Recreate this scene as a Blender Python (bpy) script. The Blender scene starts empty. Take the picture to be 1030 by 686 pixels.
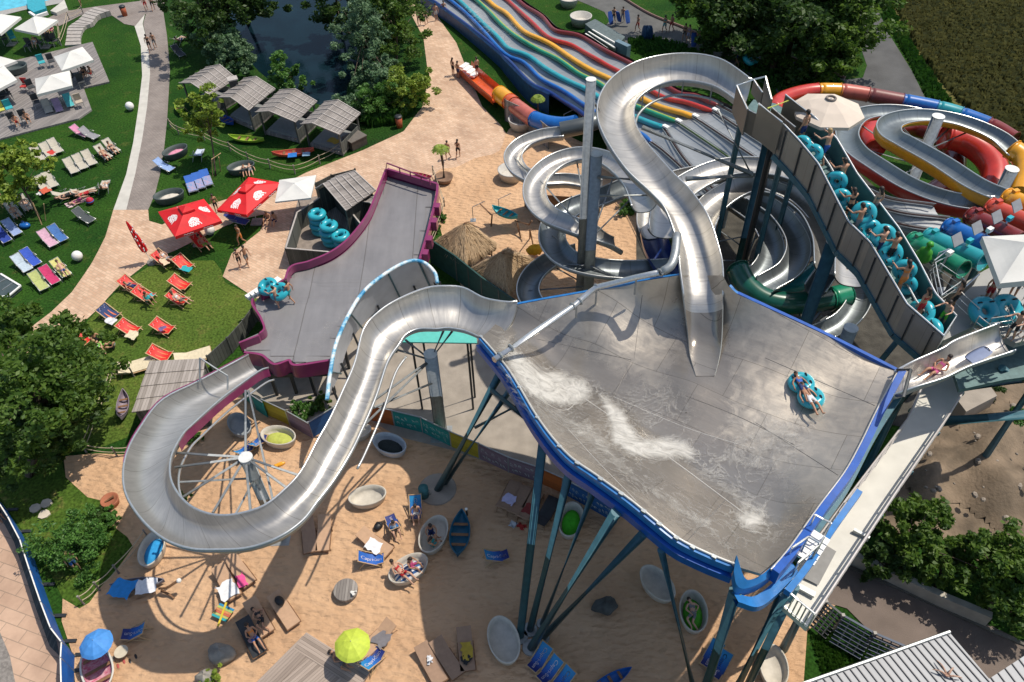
import bpy, math, random
import numpy as np
from mathutils import Vector, Matrix
random.seed(7); rng=np.random.default_rng(7)
SC=bpy.context.scene; COL=SC.collection
# ------------------------------------------------------------------ camera model: pixel of the photo + height -> world
F_=800.;CH=35.;PIT=math.radians(45.6);ROL=math.radians(1.8);PW,PH=1030.,686.
_f=np.array([0,math.cos(PIT),-math.sin(PIT)]);_r=np.array([1.,0,0]);_u=np.cross(_r,_f)
R_=_r*math.cos(ROL)-_u*math.sin(ROL);U_=_u*math.cos(ROL)+_r*math.sin(ROL)
CAM=np.array([0,0,CH])
def P(px,py,h=0.):
    d=_f+R_*(px-PW/2)/F_-U_*(py-PH/2)/F_
    t=(h-CH)/d[2]; return CAM+d*t
def ang(px,py,dx,dy,h=0.):
    a=P(px,py,h);b=P(px+dx,py+dy,h); return math.atan2(b[1]-a[1],b[0]-a[0])
# ------------------------------------------------------------------ materials
MATS={}
def mat(name,col,rough=.6,metal=0.,var=.12,scale=4.,bump=0.,bscale=30.,col2=None,detail=4.,stretch=None,spec=None,coat=0.,emit=None,coords='Object'):
    if name in MATS: return MATS[name]
    m=bpy.data.materials.new(name);m.use_nodes=True;nt=m.node_tree;N=nt.nodes;L=nt.links
    b=N['Principled BSDF'];b.inputs['Roughness'].default_value=rough;b.inputs['Metallic'].default_value=metal
    if spec is not None:b.inputs['Specular IOR Level'].default_value=spec
    if coat:b.inputs['Coat Weight'].default_value=coat
    c=tuple(col)+(1,)
    tc=N.new('ShaderNodeTexCoord');src=tc.outputs[coords]
    if stretch:
        mp=N.new('ShaderNodeMapping');mp.inputs['Scale'].default_value=stretch;L.new(src,mp.inputs[0]);src=mp.outputs[0]
    if var or col2:
        nz=N.new('ShaderNodeTexNoise');nz.inputs['Scale'].default_value=scale;nz.inputs['Detail'].default_value=detail;L.new(src,nz.inputs['Vector'])
        rp=N.new('ShaderNodeValToRGB');rp.color_ramp.elements[0].position=.3;rp.color_ramp.elements[1].position=.7
        if col2: a=c;d=tuple(col2)+(1,)
        else: a=tuple(x*(1-var) for x in col)+(1,);d=tuple(min(1,x*(1+var)) for x in col)+(1,)
        rp.color_ramp.elements[0].color=a;rp.color_ramp.elements[1].color=d
        L.new(nz.outputs['Fac'],rp.inputs[0]);L.new(rp.outputs[0],b.inputs['Base Color'])
    else:b.inputs['Base Color'].default_value=c
    if bump:
        n2=N.new('ShaderNodeTexNoise');n2.inputs['Scale'].default_value=bscale;n2.inputs['Detail'].default_value=3;L.new(src,n2.inputs['Vector'])
        bp=N.new('ShaderNodeBump');bp.inputs['Strength'].default_value=bump;bp.inputs['Distance'].default_value=.05
        L.new(n2.outputs['Fac'],bp.inputs['Height']);L.new(bp.outputs[0],b.inputs['Normal'])
    MATS[name]=m;return m
def nodes(name):
    m=bpy.data.materials.new(name);m.use_nodes=True;MATS[name]=m
    nt=m.node_tree;b=nt.nodes['Principled BSDF']
    def n(t,**k):
        x=nt.nodes.new(t)
        for kk,v in k.items():
            if hasattr(x,kk) and kk not in x.inputs: setattr(x,kk,v)
            else:x.inputs[kk.replace('_',' ') if kk.replace('_',' ') in x.inputs else kk].default_value=v
        return x
    return m,b,n,nt.links.new
def ramp(n,stops):
    r=n('ShaderNodeValToRGB');e=r.color_ramp.elements
    while len(e)<len(stops):e.new(.5)
    for i,(p,c) in enumerate(stops):
        e[i].position=p;e[i].color=(c if len(c)==4 else tuple(c)+(1,))
    return r
def steel(name,base=(.62,.62,.61),rough=.34,metal=.9,dark=.72,streak=1.):
    """brushed sheet steel: streaks across the run, welded joints along it (attribute suv: metres along, across)"""
    m,b,n,L=nodes(name)
    at=n('ShaderNodeAttribute');at.attribute_name='suv'
    mp=n('ShaderNodeMapping');mp.inputs['Scale'].default_value=(2.6,.35,1);L(at.outputs['Vector'],mp.inputs[0])
    nz=n('ShaderNodeTexNoise',Scale=2.2,Detail=5.,Roughness=.65);L(mp.outputs[0],nz.inputs['Vector'])
    tc=n('ShaderNodeTexCoord');n3=n('ShaderNodeTexNoise',Scale=.7,Detail=3.);L(tc.outputs['Object'],n3.inputs['Vector'])
    mx=n('ShaderNodeMath',operation='MULTIPLY_ADD');mx.inputs[1].default_value=.55*streak;L(nz.outputs['Fac'],mx.inputs[0])
    m4=n('ShaderNodeMath',operation='MULTIPLY');m4.inputs[1].default_value=.5;L(n3.outputs['Fac'],m4.inputs[0]);L(m4.outputs[0],mx.inputs[2])
    rp=ramp(n,[(.3,tuple(x*dark for x in base)),(.72,base)]);L(mx.outputs[0],rp.inputs[0])
    sx=n('ShaderNodeSeparateXYZ');L(at.outputs['Vector'],sx.inputs[0])
    md=n('ShaderNodeMath',operation='PINGPONG');md.inputs[1].default_value=.62;L(sx.outputs[0],md.inputs[0])
    lt=n('ShaderNodeMath',operation='LESS_THAN');lt.inputs[1].default_value=.012;L(md.outputs[0],lt.inputs[0])
    mc=n('ShaderNodeMixRGB',blend_type='MULTIPLY');mc.inputs[2].default_value=(.62,.6,.57,1);L(lt.outputs[0],mc.inputs[0]);L(rp.outputs[0],mc.inputs[1])
    L(mc.outputs[0],b.inputs['Base Color']);b.inputs['Metallic'].default_value=metal
    rr=n('ShaderNodeMapRange');rr.inputs['To Min'].default_value=rough-.08;rr.inputs['To Max'].default_value=rough+.14;L(nz.outputs['Fac'],rr.inputs[0]);L(rr.outputs[0],b.inputs['Roughness'])
    bp=n('ShaderNodeBump',Strength=.12,Distance=.03);L(nz.outputs['Fac'],bp.inputs['Height']);L(bp.outputs[0],b.inputs['Normal'])
    return m
def planks(name,c1,c2,w=.14,axis=0,gap=.1,rough=.8,coords='Object',rot=0.):
    m,b,n,L=nodes(name)
    tc=n('ShaderNodeTexCoord');mp=n('ShaderNodeMapping');mp.inputs['Rotation'].default_value=(0,0,rot);L(tc.outputs[coords],mp.inputs[0])
    sx=n('ShaderNodeSeparateXYZ');L(mp.outputs[0],sx.inputs[0])
    dv=n('ShaderNodeMath',operation='DIVIDE');dv.inputs[1].default_value=w;L(sx.outputs[axis],dv.inputs[0])
    fl=n('ShaderNodeMath',operation='FLOOR');L(dv.outputs[0],fl.inputs[0])
    fr=n('ShaderNodeMath',operation='FRACT');L(dv.outputs[0],fr.inputs[0])
    wn=n('ShaderNodeTexWhiteNoise',noise_dimensions='1D');L(fl.outputs[0],wn.inputs['W'])
    nz=n('ShaderNodeTexNoise',Scale=3.,Detail=4.);m2=n('ShaderNodeMapping');m2.inputs['Scale'].default_value=(.5,4,1) if axis==1 else (4,.5,1);L(mp.outputs[0],m2.inputs[0]);L(m2.outputs[0],nz.inputs['Vector'])
    ad=n('ShaderNodeMath',operation='MULTIPLY_ADD');ad.inputs[1].default_value=.5;L(wn.outputs['Value'],ad.inputs[0])
    ml=n('ShaderNodeMath',operation='MULTIPLY');ml.inputs[1].default_value=.5;L(nz.outputs['Fac'],ml.inputs[0]);L(ml.outputs[0],ad.inputs[2])
    rp=ramp(n,[(.2,c1),(.8,c2)]);L(ad.outputs[0],rp.inputs[0])
    lt=n('ShaderNodeMath',operation='LESS_THAN');lt.inputs[1].default_value=gap;L(fr.outputs[0],lt.inputs[0])
    mc=n('ShaderNodeMixRGB',blend_type='MULTIPLY');mc.inputs[2].default_value=(.3,.28,.26,1);L(lt.outputs[0],mc.inputs[0]);L(rp.outputs[0],mc.inputs[1])
    L(mc.outputs[0],b.inputs['Base Color']);b.inputs['Roughness'].default_value=rough
    return m
def leafmat(name,c1,c2,trans=.35):
    m,b,n,L=nodes(name)
    g=n('ShaderNodeNewGeometry');rp=ramp(n,[(0,c1),(1,c2)])
    tc=n('ShaderNodeTexCoord');nz=n('ShaderNodeTexNoise',Scale=1.1,Detail=2.);L(tc.outputs['Object'],nz.inputs['Vector'])
    ad=n('ShaderNodeMath',operation='MULTIPLY_ADD');ad.inputs[1].default_value=.5;L(g.outputs['Random Per Island'],ad.inputs[0])
    ml=n('ShaderNodeMath',operation='MULTIPLY_ADD');ml.inputs[1].default_value=1.4;ml.inputs[2].default_value=-.45;L(nz.outputs['Fac'],ml.inputs[0]);L(ml.outputs[0],ad.inputs[2])
    L(ad.outputs[0],rp.inputs[0]);L(rp.outputs[0],b.inputs['Base Color']);b.inputs['Roughness'].default_value=.55
    tr=n('ShaderNodeBsdfTranslucent');L(rp.outputs[0],tr.inputs['Color'])
    mx=n('ShaderNodeMixShader');mx.inputs[0].default_value=trans
    out=[x for x in m.node_tree.nodes if x.type=='OUTPUT_MATERIAL'][0]
    L(b.outputs[0],mx.inputs[1]);L(tr.outputs[0],mx.inputs[2]);L(mx.outputs[0],out.inputs['Surface'])
    return m
# ------------------------------------------------------------------ mesh builder
WL={}   # world offset of every parent
def V(*a):return np.array(a,float)
def rotz(a):
    c,s=math.cos(a),math.sin(a);return np.array([[c,-s,0],[s,c,0],[0,0,1.]])
def frame(d):
    d=np.asarray(d,float);d=d/(np.linalg.norm(d)+1e-9)
    x=np.cross(d,[0,0,1.])
    if np.linalg.norm(x)<1e-3:x=np.array([1.,0,0])
    x/=np.linalg.norm(x);return x,np.cross(x,d),d
def crom(pts,n):
    p=np.asarray(pts,float)
    if len(p)<3:
        t=np.linspace(0,1,n)[:,None];return p[0]*(1-t)+p[-1]*t
    q=np.vstack([2*p[0]-p[1],p,2*p[-1]-p[-2]]);k=len(p)-1;out=[]
    for u in np.linspace(0,k-1e-9,n):
        i=int(u);t=u-i;a,b,c,d=q[i],q[i+1],q[i+2],q[i+3]
        out.append(.5*((2*b)+(c-a)*t+(2*a-5*b+4*c-d)*t*t+(3*b-a-3*c+d)*t**3))
    return np.array(out)
class MB:
    def __init__(s):s.v=[];s.f=[];s.m=[];s.uv={}
    def poly(s,pts,m=0):
        i=len(s.v);s.v+= [tuple(p) for p in pts];s.f.append(tuple(range(i,i+len(pts))));s.m.append(m);return s
    def box(s,c,size,rz=0.,m=0,R=None):
        R=rotz(rz) if R is None else R;c=np.asarray(c,float);i=len(s.v);h=np.asarray(size)/2.
        for x in(-1,1):
            for y in(-1,1):
                for z in(-1,1):s.v.append(tuple(c+R@(h*np.array([x,y,z]))))
        for q in((0,1,3,2),(4,6,7,5),(0,4,5,1),(2,3,7,6),(0,2,6,4),(1,5,7,3)):s.f.append(tuple(i+k for k in q));s.m.append(m)
        return s
    def beam(s,a,b,w,h=None,m=0):
        h=h or w;a=np.asarray(a,float);b=np.asarray(b,float);x,y,d=frame(b-a)
        return s.box((a+b)/2,(w,h,np.linalg.norm(b-a)),m=m,R=np.column_stack([x,y,d]))
    def tube(s,pts,r,n=8,m=0,cap=True,close=False):
        pts=np.asarray(pts,float);k=len(pts);rr=np.full(k,r) if np.isscalar(r) else np.asarray(r)
        i0=len(s.v);px=None
        for j in range(k):
            if close:d=pts[(j+1)%k]-pts[j-1]
            else:d=pts[min(j+1,k-1)]-pts[max(j-1,0)]
            x,y,d=frame(d)
            if px is not None:
                x2=px-d*np.dot(px,d)
                if np.linalg.norm(x2)>1e-4:x=x2/np.linalg.norm(x2);y=np.cross(d,x)
            px=x
            for a in range(n):
                t=2*math.pi*a/n;s.v.append(tuple(pts[j]+rr[j]*(x*math.cos(t)+y*math.sin(t))))
        for j in range(k if close else k-1):
            j2=(j+1)%k
            for a in range(n):
                b=(a+1)%n;s.f.append((i0+j*n+a,i0+j*n+b,i0+j2*n+b,i0+j2*n+a));s.m.append(m)
        if cap and not close:
            s.f.append(tuple(i0+a for a in reversed(range(n))));s.m.append(m)
            s.f.append(tuple(i0+(k-1)*n+a for a in range(n)));s.m.append(m)
        return s
    def grid(s,rows,m=0,closeu=False,uv=None,flip=False):
        i0=len(s.v);R=len(rows);n=len(rows[0])
        for j,row in enumerate(rows):
            for a,p in enumerate(row):
                if uv is not None:s.uv[len(s.v)]=uv[j][a]
                s.v.append(tuple(p))
        for j in range(R-1):
            for a in range(n if closeu else n-1):
                b=(a+1)%n;q=(i0+j*n+a,i0+j*n+b,i0+(j+1)*n+b,i0+(j+1)*n+a)
                s.f.append(q[::-1] if flip else q);s.m.append(m)
        return s
    def lathe(s,prof,c=(0,0,0),n=16,m=0,sx=1.,sy=1.,R=None,a0=0.):
        R=np.eye(3) if R is None else R;c=np.asarray(c,float)
        rows=[[c+R@np.array([r*sx*math.cos(a0+2*math.pi*k/n),r*sy*math.sin(a0+2*math.pi*k/n),z]) for k in range(n)] for r,z in prof]
        return s.grid(rows,m,closeu=True)
    def prism(s,poly,z0,z1,m=0,ms=None):
        n=len(poly);i=len(s.v)
        A=sum(poly[k][0]*poly[(k+1)%n][1]-poly[(k+1)%n][0]*poly[k][1] for k in range(n))
        if A<0:poly=poly[::-1]
        for z in(z0,z1):
            for k,p in enumerate(poly):s.v.append((p[0],p[1],z if np.isscalar(z) else z[k]))
        s.f.append(tuple(reversed(range(i,i+n))));s.m.append(m);s.f.append(tuple(range(i+n,i+2*n)));s.m.append(m)
        for k in range(n):
            b=(k+1)%n;s.f.append((i+k,i+b,i+n+b,i+n+k));s.m.append(m if ms is None else ms)
        return s
    def ell(s,c,r,nu=10,nv=7,m=0,R=None):
        R=np.eye(3) if R is None else R;c=np.asarray(c,float);r=np.asarray(r)*np.ones(3)
        rows=[]
        for j in range(nv+1):
            t=math.pi*j/nv;z=-math.cos(t);q=max(math.sin(t),.001)
            rows.append([c+R@(r*np.array([q*math.cos(2*math.pi*a/nu),q*math.sin(2*math.pi*a/nu),z])) for a in range(nu)])
        return s.grid(rows,m,closeu=True)
    def torus(s,c,R,r,n=28,k=12,m=0,sq=1.,M=None):
        M=np.eye(3) if M is None else M;c=np.asarray(c,float);rows=[]
        for j in range(k+1):
            t=2*math.pi*j/k
            rows.append([c+M@np.array([(R+r*math.cos(t))*math.cos(2*math.pi*a/n),(R+r*math.cos(t))*math.sin(2*math.pi*a/n),r*sq*math.sin(t)]) for a in range(n)])
        return s.grid(rows,m,closeu=True)
    def build(s,name,mats,parent=None,smooth=False,bevel=0.):
        if not isinstance(mats,(list,tuple)):mats=[mats]
        off=WL.get(parent.name,np.zeros(3)) if parent else np.zeros(3)
        me=bpy.data.meshes.new(name);v=np.asarray(s.v,float)-off
        me.from_pydata(v.tolist(),[],s.f);me.polygons.foreach_set('material_index',s.m)
        if smooth is True:me.polygons.foreach_set('use_smooth',[True]*len(s.f))
        elif smooth:me.polygons.foreach_set('use_smooth',[len(f)==4 for f in s.f])
        for x in mats:me.materials.append(x)
        if s.uv:
            a=me.attributes.new('suv','FLOAT_VECTOR','POINT');d=np.zeros((len(s.v),3))
            for k,t in s.uv.items():d[k,:len(t)]=t
            a.data.foreach_set('vector',d.ravel())
        me.update()
        o=bpy.data.objects.new(name,me);COL.objects.link(o)
        if bevel:
            b=o.modifiers.new('bevel','BEVEL');b.width=bevel;b.segments=2;b.limit_method='ANGLE'
        if parent:o.parent=parent
        WL[o.name]=off
        return o
def tag(o,label=None,cat=None,group=None,kind=None):
    if label:o['label']=label
    if cat:o['category']=cat
    if group:o['group']=group
    if kind:o['kind']=kind
    return o
def thing(name,label,cat,loc=(0,0,0),group=None):
    o=bpy.data.objects.new(name,None);COL.objects.link(o);o.location=tuple(loc);o.empty_display_size=.2
    WL[o.name]=np.array(loc,float);return tag(o,label,cat,group)
KIDS={}
def kids(o):return [c for c in o.children]
def copy_tree(o,parent=None):
    c=o.copy();COL.objects.link(c);c.parent=parent
    for k in list(o.children):copy_tree(k,c)
    return c
def setmat(o,i,m):
    o.material_slots[i].link='OBJECT';o.material_slots[i].material=m
class Proto:
    def __init__(s,fn):s.fn=fn;s.src=None;s.used=False
    def put(s,loc,rz=0.,label=None,group=None,scale=None,mats=None,cat=None,tilt=None):
        if s.src is None:
            s.src=s.fn();s.base={x.name.split('.')[0]:[q.material for q in x.material_slots] for x in s.src.children_recursive} if 0 else None
        if not s.used:o=s.src;s.used=True
        else:o=copy_tree(s.src)
        o.location=tuple(loc);o.rotation_euler=(tilt[0],tilt[1],rz) if tilt else (0,0,rz)
        o.scale=(1,1,1) if scale is None else ((scale,)*3 if np.isscalar(scale) else scale)
        tag(o,label,cat,group)
        allo=[o]+list(o.children_recursive)
        for x in allo:
            if x.type!='MESH':continue
            nm=x.name.split('.')[0]
            for i in range(len(x.material_slots)):
                mm=(mats or {}).get((nm,i)) or (x.data.materials[i])
                if x.material_slots[i].link=='OBJECT' or (mats and (nm,i) in mats):setmat(x,i,mm)
        return o
# ------------------------------------------------------------------ 2-D helpers in photo pixels
def inside(poly,x,y):
    c=False;n=len(poly)
    for i in range(n):
        x1,y1=poly[i];x2,y2=poly[i-1]
        if (y1>y)!=(y2>y) and x<(x2-x1)*(y-y1)/(y2-y1)+x1:c=not c
    return c
def smoothpoly(pts,n=6,closed=True):
    p=np.asarray(pts,float);k=len(p);out=[]
    for i in range(k):
        a,b,c,d=p[i-1],p[i],p[(i+1)%k],p[(i+2)%k]
        for j in range(n):
            t=j/n;out.append(.5*((2*b)+(c-a)*t+(2*a-5*b+4*c-d)*t*t+(3*b-a-3*c+d)*t**3))
    return [tuple(x) for x in out]
def sheet(name,px,z,m,kind='structure',smooth=0,label=None,cat=None,parent=None,thick=0.):
    """flat sheet on the ground with the outline given in photo pixels"""
    px=smoothpoly(px,smooth) if smooth else px
    w=[P(x,y,z) for x,y in px]
    import mathutils
    tri=mathutils.geometry.tessellate_polygon([[Vector(q) for q in w]])
    b=MB();b.v=[tuple(q) for q in w]
    for t in tri:
        a,c,d=[w[i] for i in t]
        nz=(c[0]-a[0])*(d[1]-a[1])-(c[1]-a[1])*(d[0]-a[0])
        b.f.append(tuple(t) if nz>0 else tuple(reversed(t)));b.m.append(0)
    if thick:
        n=len(w);i=len(b.v);b.v+=[(q[0],q[1],q[2]-thick) for q in w]
        for k in range(n):
            k2=(k+1)%n;b.f.append((k,k2,i+k2,i+k));b.m.append(0)
    o=b.build(name,m,parent)
    if kind:o['kind']=kind
    if label:tag(o,label,cat)
    return o
class TPS:
    def __init__(s,pts):
        p=np.array(pts,float);s.x=p[:,:2]/100;n=len(p);d=np.linalg.norm(s.x[:,None]-s.x[None],axis=2)
        K=np.where(d>0,d*d*np.log(d+1e-12),0)+np.eye(n)*.002;Q=np.hstack([np.ones((n,1)),s.x])
        A=np.block([[K,Q],[Q.T,np.zeros((3,3))]]);s.w=np.linalg.solve(A,np.concatenate([p[:,2],np.zeros(3)]))
    def __call__(s,x,y):
        q=np.array([x,y])/100.;d=np.linalg.norm(s.x-q,axis=1);k=np.where(d>0,d*d*np.log(d+1e-12),0)
        return float(k@s.w[:-3]+s.w[-3]+q@s.w[-2:])
# ------------------------------------------------------------------ slides
def trough(Lp,Rp,n=60,depth=.55,k=13,pw=2.6,shell=.06,taper=None):
    depth0=depth
    """open slide from its two rim lines [(px,py,h)...] -> MB with inner skin (0) and outer shell (1), and both rim paths"""
    L=crom([P(*q) for q in Lp],n);R=crom([P(*q) for q in Rp],n)
    b=MB();rows=[];uv=[];rows2=[];s=0
    for i in range(n):
        if i:s+=np.linalg.norm((L[i]+R[i]-L[i-1]-R[i-1])/2)
        w=R[i]-L[i];d=(L[min(i+1,n-1)]+R[min(i+1,n-1)]-L[max(i-1,0)]-R[max(i-1,0)]);up=np.cross(w,d);up=up/np.linalg.norm(up)
        if up[2]<0:up=-up
        up=(up+V(0,0,1.))/2;up/=np.linalg.norm(up)
        if taper:
            tt=max(0,(i/(n-1)-taper)/(1-taper));depth=depth0*(1-tt*tt*(3-2*tt))+.02
        r=[];u=[];r2=[]
        for a in range(k):
            t=a/(k-1);e=1-abs(2*t-1)**pw
            # push points outward so walls are steep
            tt=.5+.5*math.copysign(abs(2*t-1)**.8,2*t-1)
            r.append(L[i]+w*tt-up*depth*e);u.append((s,tt*np.linalg.norm(w),0))
            r2.append(L[i]+w*(.5+(tt-.5)*1.05)-up*(depth*e+shell))
        rows.append(r);uv.append(u);rows2.append(r2)
    b.grid(rows,0,uv=uv);b.grid(rows2,1,uv=uv,flip=True)
    for e in(0,-1):
        b.grid([[rows[i][e],rows2[i][e]] for i in range(n)],1,uv=[[uv[i][e]]*2 for i in range(n)])
    for i in((0,) if taper else (0,n-1)):
        b.grid([rows[i],rows2[i]],1,uv=[uv[i],uv[i]])
    return b,L,R
def slide(name,label,cat,Lp,Rp,inner,outer,n=60,depth=.55,rim=None,rimr=.045,pw=2.6,group=None,taper=None):
    b,L,R=trough(Lp,Rp,n,depth,pw=pw,taper=taper)
    c=(L[n//2]+R[n//2])/2;t=thing(name,label,cat,(c[0],c[1],0),group)
    if taper:
        for j in range(int(.83*(n-1)),n-1):
            for a in range(12):b.m[j*12+a]=2
    tr=b.build('trough',[inner,outer]+([BOWL] if taper else []),t,smooth=True)
    rim=rim or RIM;k=int(n*.8) if taper else n
    for q in(L,R):MB().tube(q[:k]+V(0,0,rimr*.5),rimr,6).build('rim_rail',rim,tr,smooth=True)
    return t,L,R
def pipe(name,label,cat,path,r,m,n=40,group=None,segs=None,loc=None):
    w=crom([P(*q) for q in path],n);c=w[n//2];t=thing(name,label,cat,(c[0],c[1],0),group)
    segs=segs or [(0,1,m)]
    for a,b_,mm in segs:
        i0=int(round(a*(n-1)));i1=int(round(b_*(n-1)));q=w[i0:i1+1]
        b=MB();b.tube(q,r,14,cap=False);b.tube(q[::-1],r*.93,14,cap=False)
        for j in(0,len(q)-1):
            x,y,d=frame(q[min(j+1,len(q)-1)]-q[max(j-1,0)]);b.torus(q[j],r*1.02,.035,18,6,M=np.column_stack([x,y,d]))
        b.build('tube_section',mm,t,smooth=True)
    return t,w
def column(px,py,h,r,label,m=None,group='steel support columns',base=True,cap=None):
    c=P(px,py,h);t=thing('support_column',label,'column',(c[0],c[1],0),group)
    MB().tube([(c[0],c[1],0),(c[0],c[1],h)],r,18).build('shaft',m or GALV,t,smooth='q')
    MB().tube([(c[0],c[1],h+.003),(c[0],c[1],h+.03)],r*1.03,18).build('cap_plate',cap or CAPM,t)
    if base:MB().box((c[0],c[1],.03),(r*3.4,r*3.4,.05)).build('base_plate',GALV,t)
    return t
def strut(parent,a,b,r=.05,m=None,name='strut'):
    return MB().tube([a,b],r,8).build(name,STRUT if (m is None or m is RIM) else m,parent,smooth='q')
# ------------------------------------------------------------------ palette
STRUT=mat('strut_grey',(.27,.29,.30),.6,.2,.15,6)
GALV=mat('galvanised_steel',(.36,.38,.38),.45,.6,.15,6)
CAPM=mat('pale_cap',(.72,.72,.68),.5,.2,.1)
RIM=mat('rim_steel',(.62,.63,.62),.3,.75,.1,8)
STEEL=steel('brushed_steel',(.56,.54,.505),.36,.75,.62)
STEEL_SHADED=steel('brushed_steel_shaded',(.25,.28,.29),.36,.65,.66)  # shade painted in: darker copy of the brushed steel for shaded flumes
SHELL=mat('shell_grey',(.33,.35,.35),.5,.4,.1)
TEAL=mat('teal_painted_steel',(.045,.13,.165),.4,.1,.18,3)
BLUE=mat('blue_paint',(.008,.08,.36),.35,0,.15,3)
BLUE2=mat('light_blue_paint',(.025,.17,.45),.35,0,.15,3)
MAG=mat('magenta_fibreglass',(.22,.03,.105),.3,0,.12,2,coat=.3)
WHITE=mat('white_fabric',(.62,.61,.57),.75,0,.06,1.5)
WHITEP=mat('white_paint',(.78,.77,.73),.5,0,.06)
RED=mat('red_fabric',(.62,.008,.012),.65,0,.1,2)
REDW=mat('white_print',(.8,.72,.7),.7,0,.1)
ORANGE=mat('orange_fibreglass',(.62,.10,.02),.3,0,.1,2,coat=.4)
REDF=mat('red_fibreglass',(.50,.035,.02),.3,0,.12,2,coat=.4)
SALM=mat('salmon_fibreglass',(.50,.13,.09),.35,0,.12,2,coat=.3)
DRED=mat('dark_red_fibreglass',(.19,.02,.016),.3,0,.12,2,coat=.4)
YELF=mat('yellow_fibreglass',(.75,.34,.015),.3,0,.1,2,coat=.4)
BLUF=mat('blue_fibreglass',(.01,.12,.42),.3,0,.12,2,coat=.4)
NAVY=mat('navy_fibreglass',(.008,.03,.16),.3,0,.15,2,coat=.4)
TEALF=mat('turquoise_fibreglass',(.02,.29,.33),.3,0,.12,2,coat=.4)
GRNF=mat('green_fibreglass',(.01,.22,.12),.3,0,.12,2,coat=.4)
TUBEB=mat('turquoise_vinyl',(.025,.36,.44),.28,0,.1,2,coat=.2)
BLACK=mat('black_rubber',(.015,.015,.017),.5,0,0)
DARKM=mat('dark_metal',(.03,.035,.04),.5,.3,.2)
CONC=mat('concrete',(.31,.27,.225),.85,0,.16,1.2,.25,18)
STONE=mat('stone',(.24,.22,.19),.85,0,.3,2.5,.5,8)
WOODG=planks('grey_weathered_boards',(.17,.15,.135),(.34,.31,.28),.14,0)
WOODG2=planks('grey_weathered_boards_crosswise',(.17,.15,.135),(.34,.31,.28),.14,1)
WOODD=planks('dark_fence_boards',(.05,.055,.05),(.12,.125,.11),.12,0)
WOODB=mat('brown_wood',(.20,.10,.045),.7,0,.25,6)
WOODL=mat('light_wood',(.48,.32,.17),.65,0,.15,6)
WICKER=mat('brown_wicker',(.20,.135,.09),.75,0,.25,40)
TANF=mat('tan_canvas',(.46,.29,.18),.8,0,.08,5)
ROPE=mat('rope',(.42,.34,.23),.9,0,.2,20)
GLASSB=mat('turquoise_panel',(.04,.30,.30),.3,0,.1,2)
def colr(n,c,rough=.7,var=.1,sc=4):return mat(n,c,rough,0,var,sc)
# ------------------------------------------------------------------ world, sun, camera
w=bpy.data.worlds.new('World');SC.world=w;w.use_nodes=True
nt=w.node_tree;sky=nt.nodes.new('ShaderNodeTexSky');sky.sky_type='NISHITA';sky.sun_disc=False
SV=V(-.47,-.18,-1.);EL=math.atan2(1,math.hypot(.47,.18));AZ=math.atan2(.47,.18)
sky.sun_elevation=EL;sky.sun_rotation=AZ;sky.air_density=1.2;sky.dust_density=1.5
nt.links.new(sky.outputs[0],nt.nodes['Background'].inputs[0]);nt.nodes['Background'].inputs[1].default_value=.125
sd=bpy.data.lights.new('sun','SUN');sd.energy=4.3;sd.angle=math.radians(.55);sd.color=(1,.925,.81)
so=bpy.data.objects.new('sun',sd);COL.objects.link(so);so.rotation_euler=Vector(SV).to_track_quat('-Z','Y').to_euler()
cd=bpy.data.cameras.new('camera');co=bpy.data.objects.new('camera',cd);COL.objects.link(co);SC.camera=co
cd.sensor_width=36;cd.lens=36*F_/PW;cd.clip_end=3000;cd.clip_start=.5
M=Matrix(((R_[0],U_[0],-_f[0],0),(R_[1],U_[1],-_f[1],0),(R_[2],U_[2],-_f[2],CH),(0,0,0,1)));co.matrix_world=M
SC.view_settings.view_transform='Standard';SC.view_settings.look='None';SC.view_settings.exposure=0;SC.view_settings.gamma=1
SC.cycles.max_bounces=6;SC.cycles.transparent_max_bounces=12
# ------------------------------------------------------------------ ground materials
def grassmat(name,a,b_,c,bump=.6):
    m,b,n,L=nodes(name)
    tc=n('ShaderNodeTexCoord');n1=n('ShaderNodeTexNoise',Scale=.16,Detail=5.,Roughness=.6);n2=n('ShaderNodeTexNoise',Scale=7.,Detail=4.);n3=n('ShaderNodeTexNoise',Scale=.9,Detail=6.,Roughness=.7)
    for q in(n1,n2,n3):L(tc.outputs['Object'],q.inputs['Vector'])
    r1=ramp(n,[(.3,a),(.62,b_)]);L(n1.outputs['Fac'],r1.inputs[0])
    r3=ramp(n,[(.56,(0,0,0)),(.72,(1,1,1))]);L(n3.outputs['Fac'],r3.inputs[0])
    mx=n('ShaderNodeMixRGB');mx.inputs[2].default_value=tuple(c)+(1,);m5=n('ShaderNodeMath',operation='MULTIPLY');m5.inputs[1].default_value=.75;L(r3.outputs[0],m5.inputs[0]);L(m5.outputs[0],mx.inputs[0]);L(r1.outputs[0],mx.inputs[1])
    r2=ramp(n,[(.3,(.5,.5,.45)),(.7,(1.4,1.4,1.25))]);L(n2.outputs['Fac'],r2.inputs[0])
    m2=n('ShaderNodeMixRGB',blend_type='MULTIPLY');m2.inputs[0].default_value=1;L(mx.outputs[0],m2.inputs[1]);L(r2.outputs[0],m2.inputs[2])
    L(m2.outputs[0],b.inputs['Base Color']);b.inputs['Roughness'].default_value=.95;b.inputs['Specular IOR Level'].default_value=.1
    bp=n('ShaderNodeBump',Strength=bump,Distance=.12);L(n2.outputs['Fac'],bp.inputs['Height']);L(bp.outputs[0],b.inputs['Normal'])
    return m
LAWN=grassmat('lawn_grass',(.011,.046,.008),(.028,.078,.011),(.085,.098,.026))
LAWN2=grassmat('worn_grass',(.03,.085,.012),(.075,.12,.02),(.22,.17,.07))
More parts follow.
